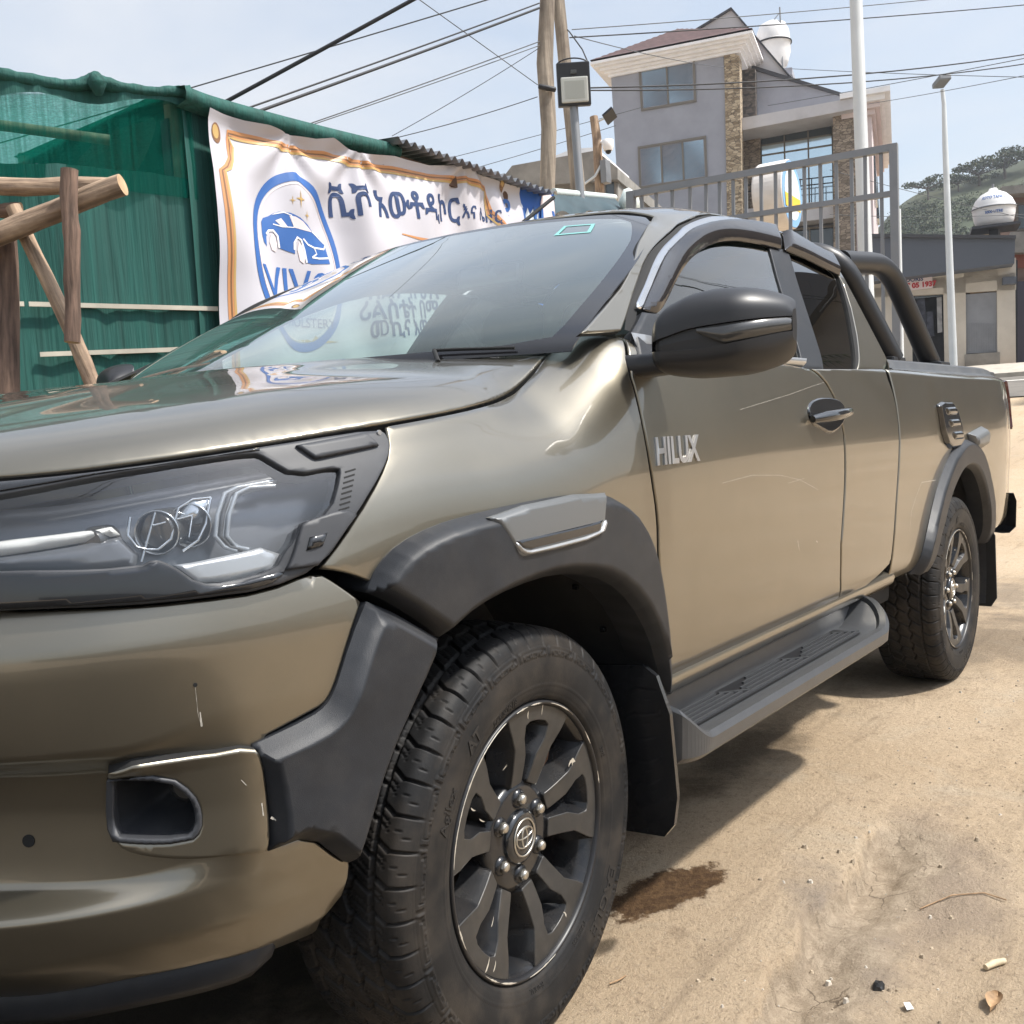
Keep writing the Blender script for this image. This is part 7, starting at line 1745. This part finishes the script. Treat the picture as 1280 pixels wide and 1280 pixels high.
# ---- shop block across the road
SP = Plane(at(1200, 400, 35), e1, e2); M['fascia'] = mat('slate_grey_fascia', (.085, .095, .115), .7, var=.1, vscale=1, dirt=(.05,.05,.06), dirt_amt=.3, dirt_scale=1)
M['shop_wall'] = mat('beige_shop_render', (.52, .47, .40), .85, var=.08, vscale=1.2, dirt=(.33,.29,.24), dirt_amt=.5, dirt_scale=.8)
M['shop_dark'] = mat('dark_shop_inside', (.02, .022, .028), .7, var=.4, vscale=3); M['shutter'] = mat('grey_metal_shutter', (.24, .245, .26), .5, .3, var=.08, vscale=3)
zsp = ground_z(SP.p0.x, SP.p0.y)-.5; SHOP = empty('shop_building', (SP.p0.x, SP.p0.y, zsp), None, 'low beige shop block with slate fascia and grey door across the road', 'shop')
def cut(mb, outer, holes, k0, k1, m):
    pass
zline = lambda x, a_, b_: a_[1]+(b_[1]-a_[1])*(x-a_[0])/(b_[0]-a_[0])
mb = MB()
for quad in ([(1090,352),(1270,322),(1270,362),(1090,372)], [(1090,360),(1139,357),(1141,470),(1090,470)], [(1179,350),(1207,346),(1208,470),(1181,470)], [(1246,345),(1269,340),(1270,470),(1247,470)], [(1138,352),(1181,346),(1181,359),(1138,363)], [(1205,340),(1248,335),(1248,350),(1205,355)]):
    slab(SP, quad, 0, .3, M['shop_wall'], mb)
put('wall', mb, SHOP)
put('back_room', slab(SP, [(1085,340),(1272,325),(1272,470),(1085,470)], .9, 7, M['shop_dark'], ref=.9), SHOP)
put('fascia', slab(SP, [(1080,295),(1269,297),(1268,329),(1080,353)], -.9, 7.2, M['fascia'], ref=-.9), SHOP)
put('fascia_cap', slab(SP, [(1079,292),(1270,294),(1270,298),(1079,296)], -1.0, 7.3, M['flash'], ref=-1.0), SHOP)
mb = slab(SP, [(1207,368),(1246,365),(1247,440),(1208,442)], .12, .2, M['shutter'], ref=.12)
for i in range(1, 13):
    x = 1207+i*3; slab(SP, [(x,404),(x+.7,404),(x+.9,439),(x+.2,439)], .09, .13, M['shutter'], mb, ref=.1)
put('door', mb, SHOP)
M['boards'] = mat('brown_cardboard', (.32, .22, .12), .8, var=.3, vscale=4)
put('cardboard', slab(SP, [(1211,356),(1236,354),(1240,364),(1213,367)], .16, .3, M['boards'], ref=.16), SHOP)
put('plinth', slab(SP, [(1206,443),(1250,440),(1250,475),(1206,475)], -.05, .4, M['conc'], ref=-.05), SHOP)
put('side_ledge', slab(SP, [(1253,347),(1270,346),(1270,355),(1253,356)], -.35, .0, M['fascia'], ref=-.2), SHOP)
mb = slab(SP, [(1128,348),(1165,344),(1166,360),(1129,364)], -.08, -.02, mat('pinkish_white_sign', (.68, .58, .58), .5), ref=-.05); SS = put('sign_board', mb, SHOP)
M['ink_red'] = mat('red_sign_ink', (.45, .02, .03), .5)
def ptext(txt, size, px, py, m, bold=0):
    u, z = SP.uv(px, py, -.09); vs, fs = text_geo(txt, size, 0, bold); q = MB(); kk = Vector(SHOP.location); q.add([SP.pt(u+v.x, z+v.y+(v.x)*.0, -.09)-kk for v in vs], fs, m); return q.build('lettering', SS)
ptext('DORIS', .19, 1143, 349.5, M['ink_navy'], .006); ptext('\u1261\u1293 05 1937', .23, 1148, 356.5, M['ink_red'], .012)
M['cloth_dark'] = mat('dark_hanging_cloth', (.05, .055, .075), .8, var=.5, vscale=5); M['cloth_pale'] = mat('pale_hanging_cloth', (.35, .35, .36), .8, var=.3, vscale=5)
for q_, m in (([(1146,372),(1156,371),(1158,410),(1147,411)],'cloth_dark'), ([(1158,390),(1166,389),(1168,420),(1159,421)],'cloth_dark'), ([(1171,372),(1177,371),(1178,415),(1172,416)],'cloth_pale')):
    put('hanging_cloth', slab(SP, q_, .35, .45, M[m], ref=.35), SHOP)
mb = slab(SP, [(1139,360),(1179,357),(1179,370),(1139,374)], .28, .34, M['pane_dark'], ref=.28); put('transom', mb, SHOP)
# round tank on its stand over the shop
tp = SP.pt(*SP.uv(1243, 284, 1.5), 1.5); TK2 = empty('water_tank', tp, None, 'big round white water tank with blue lettering over the shop', 'water tank')
mb = MB(); mb.lathe([(0,1.30),(.12,1.30),(.16,1.22),(.40,1.10),(.58,.92),(.67,.72),(.685,.66),(.70,.64),(.70,.60),(.68,.58),(.675,.45),(.62,.2),(.55,.02),(.0,.0)], M['tank'], n=48, axis='z'); mb.build('tank_body', TK2)
vz = (CAMW-tp); vz.z = 0; vz.normalize(); vx = ZV.cross(vz); 
for txt, z0, sz in (('ROTO TANKS', .92, .14), ('5000 LITRE', .42, .12)):
    vs, fs = text_geo(txt, sz, 0, .004); q = MB(); P = []
    for v in vs:
        z = z0+v.y; r_ = float(np.interp(z, [0,.2,.45,.58,.66,.72,.92,1.1], [.55,.62,.675,.68,.685,.67,.58,.40]))+.012; a_ = v.x/.68; P.append(vz*(r_*math.cos(a_))+vx*(r_*math.sin(a_))+ZV*z)
    q.add(P, fs, M['ink_blue']); q.build('lettering', TK2)
mb = MB(); mb.lathe([(.70,.60),(.715,.60),(.715,.645),(.70,.65)], M['steel'], n=40, axis='z'); mb.tube([(0,0,1.28),(0,0,1.45)], .04, M['steel'], n=8); mb.build('band', TK2)
mb = MB(); mb.box((0,0,-.05), (1.5,1.5,.09), M['flash'], rot=Matrix.Rotation(_a, 3, 'Z')); mb.box((0,0,-.35), (.3,.3,.55), M['flash']); mb.build('stand', TK2)
# the taller brown house and dark gate at the right edge
M['brown_wall'] = mat('brown_render', (.22, .15, .12), .85, var=.15, vscale=1); M['maroon'] = mat('maroon_band', (.25, .085, .06), .8); M['gate_dark'] = mat('dark_violet_gate', (.055, .052, .075), .6)
NH = Plane(at(1290, 300, 38), e1, e2); znh = ground_z(NH.p0.x, NH.p0.y)-.5; NB = empty('neighbour_house', (NH.p0.x, NH.p0.y, znh), None, 'brown flat roofed house with maroon band at the right edge', 'house')
put('wall', slab(NH, [(1262,242),(1400,232),(1400,480),(1262,480)], 0, 8, M['brown_wall']), NB)
put('roof_slab', slab(NH, [(1252,233),(1400,222),(1400,234),(1252,243)], -.8, 8.5, M['conc'], ref=-.8), NB)
put('maroon_band', slab(NH, [(1266,312),(1400,308),(1400,332),(1266,335)], -.10, .0, M['maroon'], ref=-.1), NB)
put('balcony', slab(NH, [(1263,290),(1400,284),(1400,312),(1263,316)], -.6, -.11, M['conc'], ref=-.6), NB)
put('gate', slab(NH, [(1269,352),(1400,346),(1400,470),(1269,470)], -.3, -.05, M['gate_dark'], ref=-.3), NB)
window(NH, NB, [(1272,256),(1310,253),(1310,284),(1272,287)], -.02, 2, fr=.06, pane='pane_dark')

# ---- hill with scrub and flat-topped acacias
M['hill'] = mat('green_hillside', (.042, .056, .027), .95, var=.35, vscale=.05, dirt=(.15,.10,.065), dirt_amt=.35, dirt_scale=.03)
HD = 170
ridge = [(1040,330),(1080,300),(1112,266),(1130,250),(1150,238),(1175,229),(1200,222),(1225,214),(1250,207),(1275,198),(1310,184),(1360,168),(1450,150),(1600,140),(1800,150),(2100,190)]
tops = [at(px, py+3, HD+.02*(px-1100)) for px, py in ridge]; tops = curve_pts(tops, 3); rows = []
for i, t_ in enumerate(tops):
    dr = (t_-CAMW); dr.z = 0; dr.normalize(); row = []
    foot = CAMW+dr*75; fz_ = ground_z(foot.x, foot.y)-1.0
    for s_ in np.linspace(0, 1, 26):
        p = Vector((foot.x, foot.y, 0)).lerp(Vector((t_.x, t_.y, 0)), s_); z = fz_+(t_.z-fz_)*(s_**1.25)+(1.2*noise.noise(p*.05)+.5*noise.noise(p*.17))*math.sin(s_*math.pi); row.append((p.x, p.y, z))
    bkp = Vector((t_.x, t_.y, 0))+dr*60; row.append((bkp.x, bkp.y, t_.z-8)); rows.append(row)
mb = MB(); mb.grid(rows, M['hill'], True); HILL = mb.build('hill', None, True); tag(HILL, kind='structure')
HR = np.array(rows)
M['leaf_a'] = mat('dark_olive_leaves', (.030, .043, .022), .8, var=.4, vscale=1.5); M['leaf_b'] = mat('green_leaves', (.050, .074, .030), .8, var=.35, vscale=1.5); M['leaf_c'] = mat('dry_green_leaves', (.09, .095, .048), .8, var=.3, vscale=1.5)
M['bark'] = mat('acacia_bark', (.07, .055, .042), .9, var=.3, vscale=4)
def clump(mb, c, rx, rz, n_, size, mats, r_):
    for _ in range(n_):
        d = Vector((r_.gauss(0, 1), r_.gauss(0, 1), r_.gauss(0, 1))); d.normalize(); k = r_.random()**.4; p = c+Vector((d.x*rx*k, d.y*rx*k, d.z*rz*k))
        a_ = Vector((r_.gauss(0, 1), r_.gauss(0, 1), r_.gauss(0, .7))).normalized(); b_ = a_.orthogonal().normalized(); b_ = (Matrix.Rotation(r_.random()*6, 3, a_) @ b_); s_ = size*(.5+r_.random())
        mb.add([p-a_*s_-b_*s_*.2, p+b_*s_*.5, p+a_*s_-b_*s_*.1, p-b_*s_*.5], [(0,1,2,3)], r_.choice(mats))
rs = random.Random(3); mb = MB(); LV = [M['leaf_a'], M['leaf_a'], M['leaf_b'], M['leaf_c']]
for i in range(1500):
    u = rs.random()*(len(HR)-2)*.75; v = 25*(.25+.75*rs.random()**.8); a_ = int(u); b_ = min(int(v), 24); f = u-a_; g_ = v-b_
    p = Vector(HR[a_, b_]*(1-f)*(1-g_)+HR[a_+1, b_]*f*(1-g_)+HR[a_, b_+1]*(1-f)*g_+HR[a_+1, b_+1]*f*g_)
    if noise.noise(p*.06) < -.12: continue
    R_s = .45+1.1*rs.random()**2; clump(mb, p+ZV*R_s*.4, R_s, R_s*.7, 48, .15, LV, rs)
tag(mb.build('hill_scrub'), kind='stuff')
for i, (px, py, s_, lab) in enumerate(((1160,232,1.0,'flat topped acacia standing alone lowest on the hill ridge'), (1198,224,.75,'small flat acacia on the ridge left of the larger pair'), (1224,216,1.25,'broad flat topped acacia above the round tank on the ridge'), (1256,207,1.3,'acacia with long level crown near the right end of the ridge'), (1283,196,1.2,'acacia cut by the right edge of the picture'))):
    p = at(px, py+12, HD-6); T_ = empty('acacia_tree', p, None, lab, 'tree', 'acacias on the ridge'); r_ = random.Random(i+11); mb = MB(); hh = 1.9*s_
    mb.tube([(0,0,-1.5),(.1,0,.5),(.05,.1,hh*.5)], [.2*s_,.16*s_,.12*s_], M['bark'], n=8)
    tips = []
    for k in range(7):
        a_ = k*.9+r_.random(); rr_ = s_*(1.4+2.4*r_.random()); tip = Vector((rr_*math.cos(a_), rr_*math.sin(a_), hh*(.85+.2*r_.random()))); mb.tube([(.05,.1,hh*.5), tip*.5+Vector((0,0,hh*.28)), tip], [.09*s_,.06*s_,.03*s_], M['bark'], n=6, cap=False); tips.append(tip)
    mb.build('trunk', T_); mb = MB()
    for tip in tips+[Vector((0, 0, hh))]: clump(mb, tip+ZV*.1, 1.4*s_, .28*s_, 130, .19*s_, LV, r_)
    mb.build('crown', T_)

# ---- the far side of the street, seen mirrored in the side windows and paint
M['opp_wall'] = mat('grey_street_wall', (.13, .12, .11), .9, var=.2, vscale=1)
OPP = empty('street_house', (27, -9.6, ground_z(27, -9.6)+1), None, 'gabled house across the street, mirrored dark in the driver window', 'house')
mb = MB(); mb.add([(-4,-3.5,-2),(4,-3.5,-2),(4,6.8,-2),(-4,6.8,-2),(-4,-3.5,6.2),(4,-3.5,6.2),(4,6.8,6.2),(-4,6.8,6.2)], [(0,3,2,1),(0,1,5,4),(1,2,6,5),(2,3,7,6),(3,0,4,7)], M['opp_wall']); mb.build('wall', OPP)
mb = MB(); mb.add([(-4.6,-4,6.1),(4.6,-4,6.1),(4.6,7.3,6.1),(-4.6,7.3,6.1),(-4.6,1.5,9.4),(4.6,1.5,9.4)], [(0,1,5,4),(2,3,4,5),(0,4,3),(1,2,5),(0,3,2,1)], M['flash']); mb.build('roof', OPP, True)
mb = MB(); mb.add([(-1.2,6.82,0),(0,6.82,0),(0,6.82,2.1),(-1.2,6.82,2.1)], [(0,3,2,1)], M['gate_dark']); mb.build('door', OPP)
OW = MB(); OW.box((-4, -15, .9), (44, .25, 2.4), M['opp_wall']); OW.box((-4, -15, 2.14), (44.1, .35, .08), M['conc']); tag(OW.build('street_wall'), 'grey block wall across the street, mirrored low in the door paint', 'wall')
PT = empty('palm_tree', (21, -6.2, ground_z(21, -6.2)+1.6), None, 'feathery palm across the street, mirrored in the rear quarter window', 'palm tree')
mb = MB(); mb.tube([(0,0,-2.0),(.1,0,2.5),(.05,.1,5.0)], [.22,.17,.15], M['bark'], n=10); mb.build('trunk', PT); mb = MB(); rp = random.Random(4)
for k in range(18):
    a_ = k*2*math.pi/18+rp.random()*.3; el = .9-1.1*rp.random(); L_ = 2.4; pts = []
    for i in range(12):
        t = i/11; r_ = L_*t; pts.append(Vector((r_*math.cos(a_)*math.cos(el*.6), r_*math.sin(a_)*math.cos(el*.6), 5.0+L_*(el*t-1.0*t*t))))
    mb.tube(pts, [.03*(1-i/13) for i in range(12)], M['leaf_b'], n=5, cap=False); sd_ = Vector((-math.sin(a_), math.cos(a_), 0))
    for i in range(2, 12):
        for s_ in (-1, 1):
            for o in (0, .5):
                p = pts[i-1].lerp(pts[i], o); q = p+sd_*s_*.45*(1-i/16)+ZV*(-.18)+(pts[i]-pts[i-1])*.6; mb.add([p, p+(pts[i]-pts[i-1])*.18, q], [(0,1,2)], M['leaf_a'])
mb.build('crown', PT)
for y_, z_, r_, lab in ((-4.2, 6.2, .016, 'thick cable along the street, mirrored across the driver window'), (-4.6, 6.9, .010, 'thin upper cable along the street, mirrored in the driver window'), (-3.5, 5.4, .012, 'lower cable along the street, mirrored in the side windows'), (-3.7, 5.9, .008, 'thinnest cable along the street, mirrored in the side windows')):
    mb = MB(); mb.tube([(x_, y_+.01*x_, z_+1.3+.045*x_+.0012*(x_-12)**2) for x_ in np.linspace(-6, 34, 24)], r_, M['cable'], n=6); tag(mb.build('street_cable'), lab, 'cable', 'cables along the street')

# ---- the hazy air: one closed box round camera and place, sky outside
hz = bpy.data.materials.new('hazy_air'); hz.use_nodes = True; n = hz.node_tree.nodes; n.remove(n['Principled BSDF'])
pv = n.new('ShaderNodeVolumePrincipled'); pv.inputs['Density'].default_value = .0006; pv.inputs['Color'].default_value = (.86, .90, .96, 1); pv.inputs['Anisotropy'].default_value = .3
hz.node_tree.links.new(pv.outputs[0], n['Material Output'].inputs['Volume'])
_all = [o.matrix_world @ Vector(c) for o in SC.objects if o.type == 'MESH' for c in o.bound_box]
bpy.context.view_layer.update()
_all = [o.matrix_world @ Vector(c) for o in SC.objects if o.type == 'MESH' for c in o.bound_box]
lo_ = [min(p[i] for p in _all)-1 for i in range(3)]; hi_ = [max(p[i] for p in _all)+1 for i in range(3)]
mb = MB(); mb.box([(a+b)/2 for a, b in zip(lo_, hi_)], [b-a for a, b in zip(lo_, hi_)], hz); tag(mb.build('haze'), kind='stuff')
